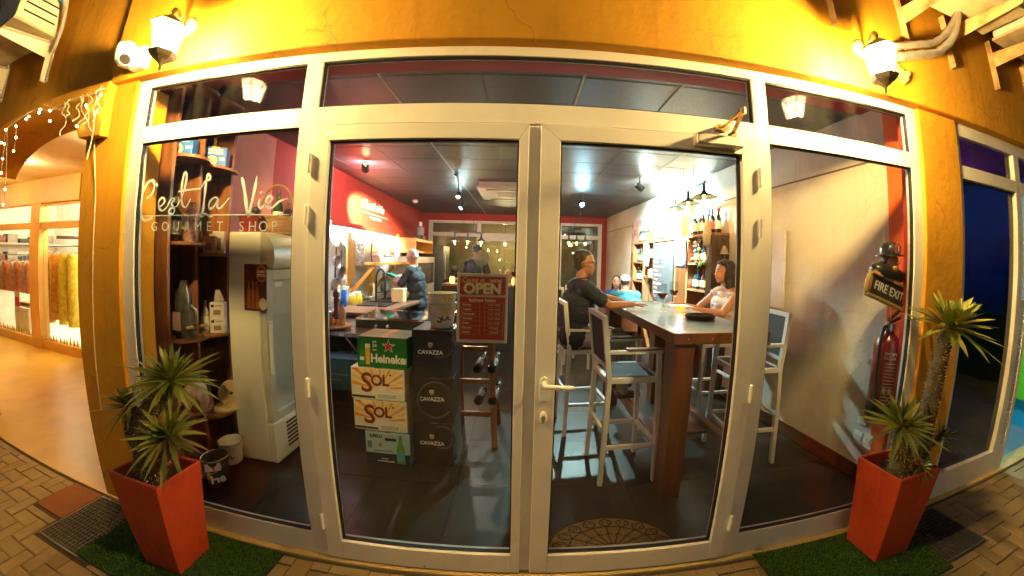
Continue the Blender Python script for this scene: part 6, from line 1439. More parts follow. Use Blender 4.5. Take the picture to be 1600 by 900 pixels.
# wall lamp and hooks by the post
wlx = wr(2.0)
t = thing('wall_lamp', 'small bell shaped wall lamp on a bent black arm', 'wall lamp', (wlx-.02, 2.02, 1.75))
pA, pB = at(1113, 359, 'x', wlx-.03), at(1132, 384, 'x', wlx-.12)
MB().tube(smooth_path([pA, pA+Vector((-.05, -.08, 0)), pB+Vector((0, .02, .06)), pB]), .006, 7).build('arm', BLACK, t, world=True)
MB().lathe([(.015, 0), (.028, -.03), (.045, -.08), (.055, -.10), (.052, -.10), (.025, -.03)], 18, pB, cap=False).build('bell_shade', mat('bell_taupe', (.30, .24, .18), .5), t, smooth=True, world=True)
MB().tube(smooth_path([pB+Vector((0, 0, -.1)), pB+Vector((.01, 0, -.17)), pB+Vector((-.01, 0, -.24))]), .004, 6).build('pull_cord', mat('cord_taupe', (.30, .24, .18), .6), t, world=True)
t = thing('coat_hook', 'beige cloth bag hanging at the top of the dark shelf post', 'bag', (wr(2.25)-.27, 2.25, 1.85))
MB().lathe([(.02, .30), (.045, .22), (.06, .10), (.05, .0), (.02, -.02)], 14, squash=.6).build('bag', mat('beige_cloth', (.45, .36, .22), .9, scale=25, bump=.5), t, smooth='all'); MB().tube(smooth_path([(0, .0, 0), (.015, 0, -.12), (-.01, 0, -.2)]), .006, 6).build('strap', mat('beige_cloth2', (.5, .42, .28), .9), t)
# paintings
t = thing('narrow_painting', 'tall narrow abstract painting in reds and creams near the back corner', 'painting', (wr(5.0)-.03, 5.0, 1.45))
MB().box(-.015, .015, -.30, .24, 0, 1.0).build('canvas', mat('abstract_paint', (.62, .50, .42), .6, col2=(.40, .10, .08), scale=9, detail=9, bump=.3), t); MB().box(-.018, .016, .2405, .25, 0, 1.0).build('edge', WSW, t)
t = thing('beach_painting', 'pale cloudy seascape canvas hanging behind the woman in pale top', 'painting', (wr(1.6)-.02, 1.6, 1.2))
MB().box(-.012, .012, -.28, .22, 0, .75).build('canvas', mat('cloudy_paint', (.62, .60, .66), .6, col2=(.50, .42, .48), scale=5, detail=8), t); MB().box(-.013, .012, .2205, .25, 0, .75).build('blue_edge', INK('cyan_edge', (.10, .42, .52)), t)
# ---- fire extinguisher, exit sign, sockets
fe = thing('fire_extinguisher', 'dark red fire extinguisher with black hose on the red wall strip', 'extinguisher', (2.405, .215, .64))
MB().lathe([(.078, 0), (.086, .012), (.086, .46), (.07, .51), (.035, .54), (.028, .56)], 26).build('cylinder', mat('extinguisher_red', (.20, .018, .015), .25, coat=.6, var=.05), fe, smooth=True)
MB().lathe([(.09, -.02), (.09, .07), (.087, .07)], 26, cap=False).build('base_sleeve', BLACK, fe, smooth=True)
MB().lathe([(.03, .56), (.034, .57), (.034, .605), (.02, .62)], 18).build('valve', STEEL, fe, smooth=True)
MB().bar((-.02, -.01, .615), (.10, -.03, .66), .02, .012).bar((-.02, 0, .63), (.09, -.01, .70), .018, .010).build('trigger', BLACK, fe)
MB().tube(smooth_path([(-.03, 0, .59), (-.085, -.02, .585), (-.125, -.03, .50), (-.125, -.03, .30), (-.115, -.03, .10)]), .011, 10).tube([(-.115, -.03, .10), (-.115, -.03, .02)], [.015, .02], 10).build('hose', BLACK, fe, smooth=True)
FL = INK('pale_print', (.50, .38, .32))
def on_cyl(r, a, z): return Matrix.Translation((r*math.cos(a), r*math.sin(a), z)) @ Matrix.Rotation(a+R(90), 4, 'Z') @ Matrix.Rotation(R(90), 4, 'X')
def curved(name, m, a0, a1, z0, z1, r=.0868):
    n = 8; vs = [(r*math.cos(R(a0+(a1-a0)*i/n)), r*math.sin(R(a0+(a1-a0)*i/n)), z) for z in (z0, z1) for i in range(n+1)]
    MB().add(vs, [(i, i+1, n+2+i, n+1+i) for i in range(n)]).build(name, m, fe)
curved('title_band', FL, 205, 285, .385, .43, .0866); curved('side_label', I_WHITE, 290, 330, .30, .43, .0866)
text('title', 'FOAM', .038, mat('extinguisher_red', (.2, .018, .015)), fe, on_cyl(.0872, R(240), .405), bold=.0015)
for k in range(13): curved('instruction_line', FL, 208, 208+(60, 45, 68, 52)[k % 4], .355-k*.022, .360-k*.022)
for k in range(3): curved('pictogram', FL, 212+22*k, 224+22*k, .165, .195)
MB().lathe([(.02, 0), (.02, .001)], 16, M=on_cyl(.0868, R(262), .255) @ Matrix.Diagonal((1, .6, 1, 1))).build('badge', FL, fe)
MB().box(-.015, .015, .08, .12, .30, .34).build('wall_hook', STEEL, fe)
MB().tube(smooth_path([(-.01, -.01, .62), (-.03, -.02, .70), (-.06, -.03, .78)]), .003, 5).build('seal_string', mat('string', (.6, .45, .2), .8), fe)
fs = thing('fire_exit_sign', 'hanging wooden FIRE EXIT sign with firefighter leaning over the board', 'sign', at(1386, 455, 'y', .135)); fs.scale = (1.12, 1.12, 1.12)
ra_ = R(-14)
MS = Matrix.Rotation(ra_, 4, 'Y') if False else Matrix.Rotation(R(17), 4, 'Y')
MB().cbox((0, 0, 0), (.30, .025, .105), (0, R(17), 0)).build('board', mat('sign_charcoal', (.035, .032, .032), .5), fs, bevel=.006)
for s in (-1, 1): MB().cbox(MS @ Vector((0, .0, s*.060)), (.325, .034, .018), (0, R(17), 0)).build('gold_rail', mat('old_gold', (.48, .30, .07), .4), fs, bevel=.005)
for s in (-1, 1): MB().lathe([(.02, -.012), (.03, 0), (.02, .012)], 14, M=MS @ Matrix.Translation((s*.165, 0, 0)) @ Matrix.Rotation(R(90), 4, 'X') @ Matrix.Diagonal((.7, 2.2, 1, 1))).build('scroll_end', MATS['old_gold'], fs, smooth=True)
text('sign_word', 'FIRE EXIT', .066, I_WHITE, fs, MS @ face_y(0, -.0135, 0), bold=.0008, sx=.95)
ff = MB()
ff.ball((.02, .01, .17), (.042, .045, .055)); ff.capsule((.02, .015, .11), (.02, .015, .15), .035, .03)
ff.capsule((-.07, .01, .12), (-.11, -.0, .098), .026, .018); ff.capsule((.10, .01, .085), (.07, -.005, .062), .024, .017); ff.capsule((-.06, .015, .11), (.09, .015, .08), .05, .045)
fig = ff.build('figure_coat', mat('figurine_coat', (.025, .022, .02), .3, coat=.4), fs, smooth=True)
MB().ball((.015, -.012, .158), (.034, .036, .045)).ball((.012, -.050, .155), (.009, .012, .012)).ball((.012, -.036, .125), (.02, .014, .018)).build('figure_face', mat('figurine_skin', (.42, .22, .10), .35, coat=.4), fs, smooth=True)
MB().lathe([(.072, .0), (.070, .006), (.050, .012), (.048, .05), (.03, .075), (.002, .085)], 20, (.02, .005, .19), squash=1.15).build('figure_helmet', mat('helmet_black', (.02, .02, .022), .2, coat=.6), fs, smooth=True)
MB().prism([(-.018, .205), (.03, .205), (.034, .24), (.006, .262), (-.022, .24)], 'y', -.055, -.050).build('helmet_shield', mat('shield_maroon', (.30, .06, .05), .3), fs)
text('shield_number', '1', .04, I_WHITE, fs, face_y(.006, -.0555, .232), bold=.001)
for s, hx_ in ((0, -.10), (1, .055)):
    for k in range(4): MB().capsule((hx_-.02+.014*k, -.012, .112-.05*s-.004*k), (hx_-.02+.014*k, -.022, .094-.05*s-.004*k), .0065, .006, 8).build('figure_finger', MATS['figurine_skin'], fs, smooth=True)
MB().tube([(.0, .02, .27), (.0, .03, .34)], .003, 6).build('hang_wire', STEEL, fs)
for k, (px, py) in enumerate(((1348, 652), (1340, 684), (1356, 690))):
    p = at(px, py, 'x', wr(.46)-.006)
    t = thing('wall_socket', ('white switch plate above the two sockets', 'white socket plate below the switch nearer the room', 'white socket plate below the switch nearer the window')[k], 'socket', p, group='switch and sockets on the cream wall')
    MB().box(-.004, .0055, -.036, .036, -.055, .055).build('plate', WHITE, t, bevel=.002); MB().box(-.007, -.0042, -.022, .022, -.03, .03).build('rocker', CREAM, t, bevel=.001)
# ---- half round door mat
_h = at(955, 848, 'z', .01); dmx, dmy = _h.x, .13; MRX, MRY = at(1052, 845, 'z', .01).x-_h.x+.01, at(952, 808, 'z', .012).y-.13
dm_ = thing('door_mat', 'brown half round coir mat with black scroll ironwork pattern inside the door', 'door mat', (dmx, dmy, .001))
n = 36; MB().prism([(MRX*math.cos(R(180*k/n)), MRY*math.sin(R(180*k/n))) for k in range(n+1)], 'z', .0005, .012).build('coir', mat('coir', (.22, .12, .035), .95, col2=(.30, .17, .05), scale=60, bump=.9, bscale=150), dm_)
IR = mat('mat_black', (.015, .012, .01), .8)
def flat(pts, w_, n_='scroll'):
    mb = MB(); ribbon(mb, pts, w_, Matrix.Translation((0, 0, .0128))); mb.build(n_, IR, dm_)
E2 = lambda r, a: (r/.405*MRX*math.cos(a), r/.405*MRY*math.sin(a))
flat([E2(.395, R(3*k)) for k in range(61)], .012, 'outer_ring'); flat([E2(.27, R(3*k)) for k in range(61)], .008, 'inner_ring'); flat([E2(.06, R(6*k)) for k in range(31)], .008, 'hub_ring'); flat([E2(.035, R(6*k)) for k in range(31)], .006, 'hub_ring')
for k in range(9):
    a = R(10+20*k); flat([E2(.07, a), E2(.16, a+.02), E2(.27, a)], .007, 'spoke'); flat([E2(.165, a-.12), E2(.19, a), E2(.165, a+.12)], .008, 'spoke_bar')
    for s in (-1, 1):
        c0 = a; flat([E2(.275+.10*f, a+s*.13*math.sin(f*3.1)) for f in (0, .15, .3, .45, .6, .75, .9, 1)], .008); flat([E2(.335+.022*math.sin(q), a+s*(.075+.035*math.cos(q))) for q in (0, .7, 1.4, 2.1, 2.8, 3.5, 4.2, 4.9)], .006)
# ---- OPEN sign hanging inside the door by a sucker hook
sx0, sx1, sz0, sz1 = -.296, -.060, 1.208, 1.532
os_ = thing('open_sign', 'silver edged red OPEN sign with business hours hanging inside the door', 'sign', ((sx0+sx1)/2, .085, sz0)); W_, H_ = sx1-sx0, sz1-sz0
MB().box(-W_/2, W_/2, 0, .006, 0, H_).build('plate', mat('sign_silver', (.50, .50, .44), .45), os_, bevel=.004)
SR = mat('sign_red', (.36, .035, .015), .5, var=.06); SC = INK('sign_cream', (.66, .55, .38))
MB().box(-W_/2+.014, W_/2-.012, -.0016, -.0001, H_-.098, H_-.014).build('open_panel', SR, os_); MB().box(-W_/2+.014, W_/2-.012, -.0016, -.0001, .016, H_-.108).build('hours_panel', SR, os_)
text('sign_word', 'OPEN', .067, SC, os_, face_y(0, -.0022, H_-.072), bold=.0032); text('sign_word', 'Come in', .030, SC, os_, face_y(-.045, -.0022, H_-.031), shear=.35); text('sign_word', "WE'RE", .020, SC, os_, face_y(.062, -.0022, H_-.034), bold=.0006)
MB().box(-.085, .02, -.0022, -.0017, H_-.0445, H_-.043).build('underline', SC, os_)
text('sign_word', 'Business Hours', .020, SC, os_, face_y(.0, -.0022, H_-.124), bold=.0006)
days = ['Monday', 'Tuesday', 'Wednesday', 'Thursday', 'Friday', 'Saturday', 'Sunday']
for k, dd in enumerate(days):
    z = H_-.146-k*.0212
    text('day_word', dd, .0125, SC, os_, face_y(-.091, -.0022, z), align='LEFT', bold=.0004)
    if k < 5: text('hours_word', '12:00  00:00', .0115, SC, os_, face_y(.055, -.0022, z))
    else: text('hours_word', 'Closed', .0145, SC, os_, face_y(.055, -.0022, z))
    for (xa, xb) in ((-.098, -.01), (.012, .098)):
        mb = MB(); hh = .0212/2
        for (a, b_, c, d_) in ((xa, xb, z+hh-.0006, z+hh), (xa, xa+.0007, z-hh, z+hh), (xb-.0007, xb, z-hh, z+hh)): mb.box(a, b_, -.0021, -.00165, c, d_)
        if k == 6: mb.box(xa, xb, -.0021, -.00165, z-hh, z-hh+.0006)
        mb.build('table_line', SC, os_)
hk = thing('sucker_hook', 'clear plastic sucker hook on the door glass holding the open sign', 'hook', (-.178, .0145, 1.60))
MB().lathe([(.034, 0), (.031, .004), (.012, .010), (.010, .020)], 22, M=Matrix.Rotation(R(-90), 4, 'X')).build('sucker', mat('clear_plastic', (.75, .76, .74), .15, alpha=.35, coat=.3), hk, smooth=True)
MB().tube(smooth_path([(0, .018, 0), (0, .024, -.04), (0, .068, -.065), (0, .076, -.085)]), .0025, 6).build('hook_wire', WHITE, hk)
# ================================================================== PEOPLE
def remesh(mb, name, voxel, smooth_it=2):
    """One continuous skin over all the shapes collected in mb."""
    me = mb.mesh(name); o = bpy.data.objects.new(name, me); COL.objects.link(o)
    r = o.modifiers.new('r', 'REMESH'); r.mode = 'VOXEL'; r.voxel_size = voxel
    if smooth_it: s = o.modifiers.new('s', 'SMOOTH'); s.factor = .5; s.iterations = smooth_it
    dg = bpy.context.evaluated_depsgraph_get(); dg.update()
    out = bpy.data.meshes.new_from_object(o.evaluated_get(dg)); bpy.data.objects.remove(o); out.materials.clear()
    return out
V3 = Vector
def head_shapes(mb, c, Mh):
    """Head round c; Mh turns it, +X is where the face looks."""
    def B(p, r): mb.ball(c + Mh @ V3(p), r, 16, 11, Mh.to_4x4())
    def Cp(a, b, ra, rb): mb.capsule(c + Mh @ V3(a), c + Mh @ V3(b), ra, rb, 10)
    B((-.012, 0, .028), (.098, .077, .098)); B((.022, 0, -.045), (.072, .062, .070)); Cp((.055, 0, -.092), (.045, 0, -.085), .028, .03)
    Cp((.088, 0, .012), (.104, 0, -.028), .008, .013); Cp((.094, -.012, -.032), (.094, .012, -.032), .009, .009)
    for s in (-1, 1):
        Cp((.070, s*.020, .028), (.062, s*.045, .026), .014, .012); Cp((.055, s*.038, -.022), (.045, s*.05, -.02), .02, .018)
        Cp((-.012, s*.077, .012), (-.008, s*.079, -.022), .017, .011)
    Cp((.085, -.016, -.062), (.085, .016, -.062), .009, .009)
def hand_shapes(mb, w, d, n, curl=.5, thumb=1, s=1.0):
    """Hand from wrist w along d, palm facing n; five unequal bent fingers."""
    d = d.normalized(); n = (n-d*n.dot(d)).normalized(); side = d.cross(n)*thumb
    for k in (-1.4, -.5, .5, 1.4): mb.capsule(w+d*.01*s, w+d*.082*s+side*.017*k*s, .016*s, .0125*s, 8)
    for k, L_ in ((-1.5, .062), (-.5, .078), (.5, .083), (1.5, .074)):
        p = w+d*.088*s+side*.0195*k*s; q = p+(d*math.cos(curl*.5)+n*math.sin(curl*.5))*L_*.5*s; e = q+(d*math.cos(curl*1.4)+n*math.sin(curl*1.4))*L_*.5*s
        mb.capsule(p, q, .0098*s, .0088*s, 8); mb.capsule(q, e, .0086*s, .0072*s, 8)
    a = w+d*.03*s+side*.026*s; b = a+(d*.6+side*.8+n*.2).normalized()*.042*s; c = b+(d*.9+side*.25+n*.3).normalized()*.032*s
    mb.capsule(a, b, .014*s, .011*s, 8); mb.capsule(b, c, .0105*s, .0085*s, 8)
def person(label, J, col, vox=.008, hair=None, cap=None, sleeve=.55, look=0, nod=0, seated=True, extras=None, slim=1.0, tank=False, glasses=False, mask=False, gloves=None, bald=False):
    """J: world positions of the joints. One continuous body; clothing and hair are its children."""
    t = thing('person', label, 'person', (J['pelvis'].x, J['pelvis'].y, .001))
    base = wloc(t)
    SK = mat('skin_%s' % col['skin_n'], col['skin'], .5, var=.10, scale=9, sub=.08)
    Mh = Matrix.Rotation(look, 3, 'Z') @ Matrix.Rotation(nod, 3, 'Y')
    bd = MB(); k = slim
    head_shapes(bd, J['head'], Mh); bd.capsule(J['neck'], J['head']+Mh @ V3((-.02, 0, -.05)), .056*k, .052*k)
    ch, pe = J['chest'], J['pelvis']
    sh = {s: J['sh'+s] for s in 'lr'}
    ax = (sh['l']-sh['r']).normalized()
    def torso(mb, g):
        for f, w_, r_ in ((0, .10, .115), (.35, .085, .105), (.7, .105, .118), (1.0, .11, .105)):
            p = pe.lerp(ch, f); mb.capsule(p-ax*w_*k, p+ax*w_*k, r_*k+g, r_*k+g)
        mb.capsule(sh['r'], J['neck']-V3((0,0,.02)), .062*k+g, .06*k+g); mb.capsule(sh['l'], J['neck']-V3((0,0,.02)), .062*k+g, .06*k+g)
        mb.capsule(ch, J['neck']-V3((0,0,.03)), .10*k+g, .06*k+g); mb.capsule(pe, ch, .12*k+g, .125*k+g)
    torso(bd, 0)
    for s in 'lr':
        e, w_ = J['el'+s], J['wr'+s]
        bd.capsule(sh[s], e, .052*k, .042*k); bd.capsule(e, w_, .041*k, .028*k)
        d = (w_-e); hand_shapes(bd, w_, d, J.get('palm', V3((0,0,-1))), J.get('curl', .5), 1 if s == 'l' else -1, .98*k)
        h_, kn, an = J['hip'+s], J['kn'+s], J['an'+s]
        bd.capsule(h_, kn, .078*k, .056*k); bd.capsule(kn, an, .054*k, .036*k); bd.capsule(an+V3((0,0,-.03)), an+(J['toe']*.15)+V3((0,0,-.05)), .036, .03)
    me = remesh(bd, 'body', vox, 3); me.transform(Matrix.Translation(-base)); link('body', me, SK, t, 'all')
    # eyes
    for s in (-1, 1):
        ey = MB().ball(J['head']+Mh @ V3((.0765, s*.030, .006)), .0095, 10, 7).build('eye', mat('eye_white', (.5, .48, .45), .2), t, smooth=True, world=True)
        MB().ball(J['head']+Mh @ V3((.083, s*.030, .006)), .0048, 8, 6).build('iris', mat('iris', (.03, .018, .01), .2), ey, smooth=True, world=True)
    MB().tube([J['head']+Mh @ V3((.0905, y, -.0625-.06*abs(y)**1.2)) for y in (-.02, -.01, 0, .01, .02)], .0035, 6).build('lips', mat('lips_%s' % col['skin_n'], tuple(c_*f for c_, f in zip(col['skin'], (.75, .5, .5))), .45), t, smooth=True, world=True)
    for s in (-1, 1): MB().tube([J['head']+Mh @ V3((.086-.5*abs(y-.03)**1.5, s*y, .030+.02*(y-.02))) for y in (.014, .028, .044)], .004, 6).build('eyebrow', mat('hair_%s' % col['hair_n'], col['hair'], .7), t, world=True)
    # shirt
    st = MB(); torso(st, .014)
    if not tank:
        for s in 'lr': st.capsule(sh[s], sh[s].lerp(J['el'+s], sleeve), .068*k, .064*k)
    me = remesh(st, 'shirt', vox*1.15, 9); me.transform(Matrix.Translation(-base))
    bm = bmesh.new(); bm.from_mesh(me)
    nz = J['neck'].z-base.z+(.005 if not tank else -.05)
    bmesh.ops.bisect_plane(bm, geom=bm.verts[:]+bm.edges[:]+bm.faces[:], plane_co=(0, 0, nz), plane_no=(0, 0, 1), clear_outer=True)
    for v in bm.verts: v.co += v.normal*(.009*noise.noise(v.co*8)+.006*(1-abs(noise.noise(V3((v.co.x*13, v.co.y*13, v.co.z*24+v.co.x*9)))*2)))
    bm.to_mesh(me); bm.free()
    link('shirt', me, mat('shirt_%s' % col['shirt_n'], col['shirt'], .85, var=.25, scale=7, bump=.3, bscale=25), t, 'all')
    if col.get('collar'):
        cl = MB(); c = J['neck']
        cl.tube([c+V3((.075*math.cos(a), .075*math.sin(a), .012+.012*math.cos(a))) for a in [R(q) for q in range(0, 361, 20)]], .014, 8); cl.build('collar', mat('collar_'+col['shirt_n'], col['collar'], .8), t, smooth=True, world=True)
    # trousers and shoes
    tr_ = MB(); tr_.capsule(J['hipl'], J['hipr'], .125*k, .125*k); tr_.capsule(pe, pe+V3((0,0,.06)), .135*k, .13*k)
    for s in 'lr':
        f = col.get('leg', 1.0); tr_.capsule(J['hip'+s], J['kn'+s], .094*k, .072*k)
        if f > .5: tr_.capsule(J['kn'+s], J['kn'+s].lerp(J['an'+s], f), .070*k, .056*k)
    me = remesh(tr_, 'trousers', vox*1.3, 3); me.transform(Matrix.Translation(-base)); link('trousers', me, mat('trousers_%s' % col['pants_n'], col['pants'], .85, var=.2, scale=8, bump=.3, bscale=30), t, 'all')
    for s in 'lr':
        a_ = J['an'+s]; f = J['toe'].normalized(); so = MB(); so.capsule(a_+V3((0,0,-.035))-f*.03, a_+V3((0,0,-.05))+f*.16, .048, .036); me = remesh(so, 'shoe', .01, 2); me.transform(Matrix.Translation(-base)); link('shoe', me, mat('shoe_%s' % col.get('shoe_n', 'd'), col.get('shoe', (.03, .025, .02)), .6), t, 'all')
    # hair
    HM = mat('hair_%s' % col['hair_n'], col['hair'], .45, var=.35, scale=60, stretch=(1, 1, .15), bump=.7, bscale=90)
    if hair:
        hb = MB()
        for p, r_ in hair: hb.ball(J['head']+Mh @ V3(p), r_, 14, 10, Mh.to_4x4())
        me = remesh(hb, 'hair', .007, 1)
        rndv = V3((3.1, 1.7, 5.2))
        for v in me.vertices: v.co += V3((noise.noise(v.co*55+rndv), noise.noise(v.co*55), noise.noise(v.co*40)))*col.get('frizz', .004)
        st_ = MB(); rs_ = random.Random(len(label)); vs_ = me.vertices; fz = col.get('frizz', .004)
        for _ in range(520 if vox < .009 else 140):
            v = vs_[rs_.randrange(len(vs_))]; p = v.co.copy(); nrm = V3(v.normal); dn = (V3((0,0,-1))-nrm*nrm.z*-1*.0+nrm*.25).normalized(); dn = (dn - nrm*dn.dot(nrm)*.75).normalized(); sd = dn.cross(nrm)
            if sd.length < .1: continue
            sd.normalize(); L_ = rs_.uniform(.018, .04); pts = []
            for q in range(4): pts.append(p+nrm*(.0012+fz*.5*math.sin(q*1.4+rs_.random()))+dn*L_*q/3+sd*fz*1.4*math.sin(q*2.1+rs_.random()*3))
            vsx = []
            for q, c_ in enumerate(pts): w__ = .0016*(1-q/3.6); vsx += [c_-sd*w__, c_+sd*w__]
            st_.add(vsx, [(0,1,3,2), (2,3,5,4), (4,5,7,6)])
        me.transform(Matrix.Translation(-base)); link('hair', me, HM, t, 'all')
        tag(st_.build('hair_strands', mat('strand_%s' % col['hair_n'], tuple(min(.6, c_*2.2+.01) for c_ in col['hair']), .4), t, world=True), kind='stuff')
    if cap:
        cb_ = MB(); cb_.ball(J['head']+Mh @ V3((-.012, 0, .055)), (.108, .090, .082), 20, 12, Mh.to_4x4()); me = remesh(cb_, 'cap', .007, 1); me.transform(Matrix.Translation(-base))
        bm = bmesh.new(); bm.from_mesh(me); zc = J['head'].z-base.z+.012; bmesh.ops.bisect_plane(bm, geom=bm.verts[:]+bm.edges[:]+bm.faces[:], plane_co=(0, 0, zc), plane_no=(0, 0, 1), clear_inner=True); bm.to_mesh(me); bm.free()
        co = link('cap', me, mat('cap_%s' % cap['n'], cap['col'], .8), t, 'all')
        f = cap.get('dir', 1); vb = []
        for q in range(-70, 71, 14): vb.append(J['head']+Mh @ V3((f*(.07+.105*math.cos(R(q))), .085*math.sin(R(q)), .036-.02*math.cos(R(q)))))
        for q in range(70, -71, -14): vb.append(J['head']+Mh @ V3((f*.085*math.cos(R(q)), .083*math.sin(R(q)), .042)))
        MB().add(vb, [tuple(range(len(vb)))]).build('cap_peak', MATS['cap_%s' % cap['n']], co, world=True)
        if cap.get('strap'): MB().tube([J['head']+Mh @ V3((-.10+.01*abs(q)/30, .06*q/40, .035)) for q in range(-40, 41, 10)], .012, 8).build('cap_strap', BLACK, t, smooth=True, world=True)
    if glasses:
        gl = MB()
        for s in (-1, 1):
            gl.tube([J['head']+Mh @ V3((.094, s*.031+.021*math.cos(R(q)), .006+.016*math.sin(R(q)))) for q in range(0, 361, 24)], .0018, 5); gl.tube([J['head']+Mh @ V3((.092, s*.052, .010)), J['head']+Mh @ V3((-.01, s*.082, .018))], .0018, 5)
        gl.tube([J['head']+Mh @ V3((.098, -.010, .008)), J['head']+Mh @ V3((.098, .010, .008))], .0018, 5); gl.build('glasses', BLACK, t, world=True)
    if gloves:
        for s in 'lr':
            gm = MB(); w_ = J['wr'+s]; d = (w_-J['el'+s]).normalized(); hand_shapes(gm, w_, d, J.get('palm', V3((0,0,-1))), J.get('curl', .5), 1 if s == 'l' else -1, 1.06); gm.capsule(w_-d*.06, w_+d*.02, .036, .034)
            me = remesh(gm, 'glove', .006, 1); me.transform(Matrix.Translation(-base)); link('glove', me, gloves, t, 'all')
    return t
def joints(pos, face, head, seat=None, hands=None, stand=False, lean=.06, elbows=None, feet=None, knees=None, w=.185):
    """Usual adult proportions; face = heading in degrees (0 looks along +X)."""
    f = V3((math.cos(R(face)), math.sin(R(face)), 0)); l = V3((-f.y, f.x, 0)); H = V3(head)
    J = {'head': H, 'neck': H+V3((0,0,-.155))-f*.03}
    J['chest'] = J['neck']-V3((0,0,.20))-f*(lean*.4)
    zp = (seat+.10) if seat is not None else H.z-.78
    J['pelvis'] = V3((H.x, H.y, 0))-f*(lean+.03); J['pelvis'].z = zp
    for s, n in ((1, 'l'), (-1, 'r')):
        J['sh'+n] = J['neck']+l*s*w+V3((0,0,-.075))-f*.01
        J['hip'+n] = J['pelvis']+l*s*.095-V3((0,0,.02))
        if stand: J['kn'+n] = J['hip'+n]+V3((0,0,-.41))+f*.03; J['an'+n] = V3((J['kn'+n].x, J['kn'+n].y, .085))-f*.03
        else: J['kn'+n] = (knees[n] if knees else J['hip'+n]+f*.42+l*s*.06+V3((0,0,.0))); J['an'+n] = feet[n] if feet else V3((J['kn'+n].x, J['kn'+n].y, max(.10, J['kn'+n].z-.43)))-f*.04
        J['wr'+n] = V3(hands[n]) if hands else J['sh'+n]+f*.28+V3((0,0,-.42))
        if elbows and n in elbows: J['el'+n] = V3(elbows[n])
        else:
            a, b = J['sh'+n], J['wr'+n]; d = b-a; L_ = d.length; need = .29+.26; out = l*s*.5+V3((0,0,-.8))-f*.2; out = (out-d.normalized()*out.dot(d.normalized())).normalized()
            off = math.sqrt(max(.0, .285**2-(L_/2)**2)) if L_ < need else .02
            J['el'+n] = (a+b)/2+out*off
    J['toe'] = f; return J
TAN = (.42, .22, .13); TAN2 = (.50, .28, .17)
# the man in the dark polo at the bar table
hm_ = at(914, 412, 'y', 1.62)
ZS = .81
J = joints(None, 8, (hm_.x, 1.62, hm_.z), seat=ZS, hands={'r': at(988, 478, 'y', 1.50)+V3((0, 0, .015)), 'l': V3((1.05, 1.95, 1.20))}, lean=.10, feet={'l': V3((.98, 1.76, .40)), 'r': V3((.98, 1.52, .39))}, knees={'l': V3((1.0, 1.78, ZS+.06)), 'r': V3((.98, 1.50, ZS+.06))}, w=.20)
J['elr'] = J['shr'].lerp(J['wrr'], .5)+V3((-.02, -.05, -.07)); J['curl'] = .25
person('man in dark navy polo seated at the bar table reaching across it', J, dict(skin=(.33, .15, .08), skin_n='tan', hair=(.03, .025, .02), hair_n='dark', shirt=(.012, .016, .03), shirt_n='navy', collar=(.012, .016, .03), pants=(.30, .27, .22), pants_n='beige', shoe=(.10, .05, .025), shoe_n='brown'), .007,
       hair=[((-.035, 0, .050), (.090, .082, .085)), ((-.062, 0, .0), (.055, .074, .075)), ((-.012, 0, .088), (.078, .066, .042))], look=R(-2), sleeve=.62, glasses=True)
# the woman in the pale top, opposite
hw_ = at(1131, 425, 'y', 1.80)
J = joints(None, 182, (hw_.x, 1.80, hw_.z), seat=ZS, hands={'l': V3((1.72, 1.62, 1.16)), 'r': V3((1.74, 2.0, 1.16))}, lean=.04, feet={'l': V3((1.68, 1.66, .40)), 'r': V3((1.68, 1.92, .40))}, knees={'l': V3((1.72, 1.66, ZS+.05)), 'r': V3((1.72, 1.92, ZS+.05))}, w=.165)
person('woman with dark curly hair in pale sleeveless top sitting against the cream wall', J, dict(skin=(.50, .22, .11), skin_n='warm', hair=(.028, .018, .014), hair_n='curly', shirt=(.62, .46, .40), shirt_n='pale', pants=(.05, .06, .09), pants_n='denim', frizz=.010), .007, tank=True,
       hair=[((-.03, 0, .05), (.10, .088, .088)), ((-.07, 0, -.03), (.07, .09, .10)), ((-.075, 0, -.12), (.065, .085, .08)), ((-.05, .06, -.17), (.06, .05, .07)), ((-.05, -.06, -.17), (.06, .05, .07)), ((.0, 0, .095), (.075, .07, .035)), ((-.01, .076, -.045), (.052, .03, .10)), ((-.01, -.076, -.045), (.052, .03, .10)), ((-.02, .08, -.13), (.05, .035, .07)), ((-.06, 0, -.22), (.05, .07, .05))], look=R(182), slim=.9)
# the couple at the low table
hc = at(977, 441, 'y', 4.2)
lowseat = max(.46, hc.z-.92)
J = joints(None, 78, (hc.x, 4.2, hc.z), seat=lowseat, w=.20)
person('man in teal shirt and white cap seated with his back to the street', J, dict(skin=TAN2, skin_n='fair', hair=(.05, .03, .02), hair_n='brown', shirt=(.05, .22, .27), shirt_n='teal', pants=(.04, .04, .05), pants_n='black'), .010, hair=[((-.04, 0, .02), (.075, .075, .07))], cap=dict(n='white', col=(.78, .76, .70), dir=1, strap=True), look=R(70))
hf = at(963, 441, 'y', 4.75)
J = joints(None, 255, (hf.x, 4.75, hf.z), seat=max(.44, hf.z-.88), w=.165)
person('woman with long dark hair facing the man in the white cap', J, dict(skin=(.55, .28, .17), skin_n='rose', hair=(.03, .018, .014), hair_n='long', shirt=(.03, .10, .35), shirt_n='blue', pants=(.04, .04, .05), pants_n='black'), .010, hair=[((-.03, 0, .05), (.098, .086, .085)), ((-.06, 0, -.05), (.06, .095, .12)), ((-.05, .06, -.14), (.04, .04, .10)), ((-.05, -.06, -.14), (.04, .04, .10))], look=R(252), slim=.88)
hb_ = at(1071, 457, 'y', 3.4)
J = joints(None, 150, (hb_.x, 3.4, hb_.z), seat=max(.42, hb_.z-.9), w=.19)
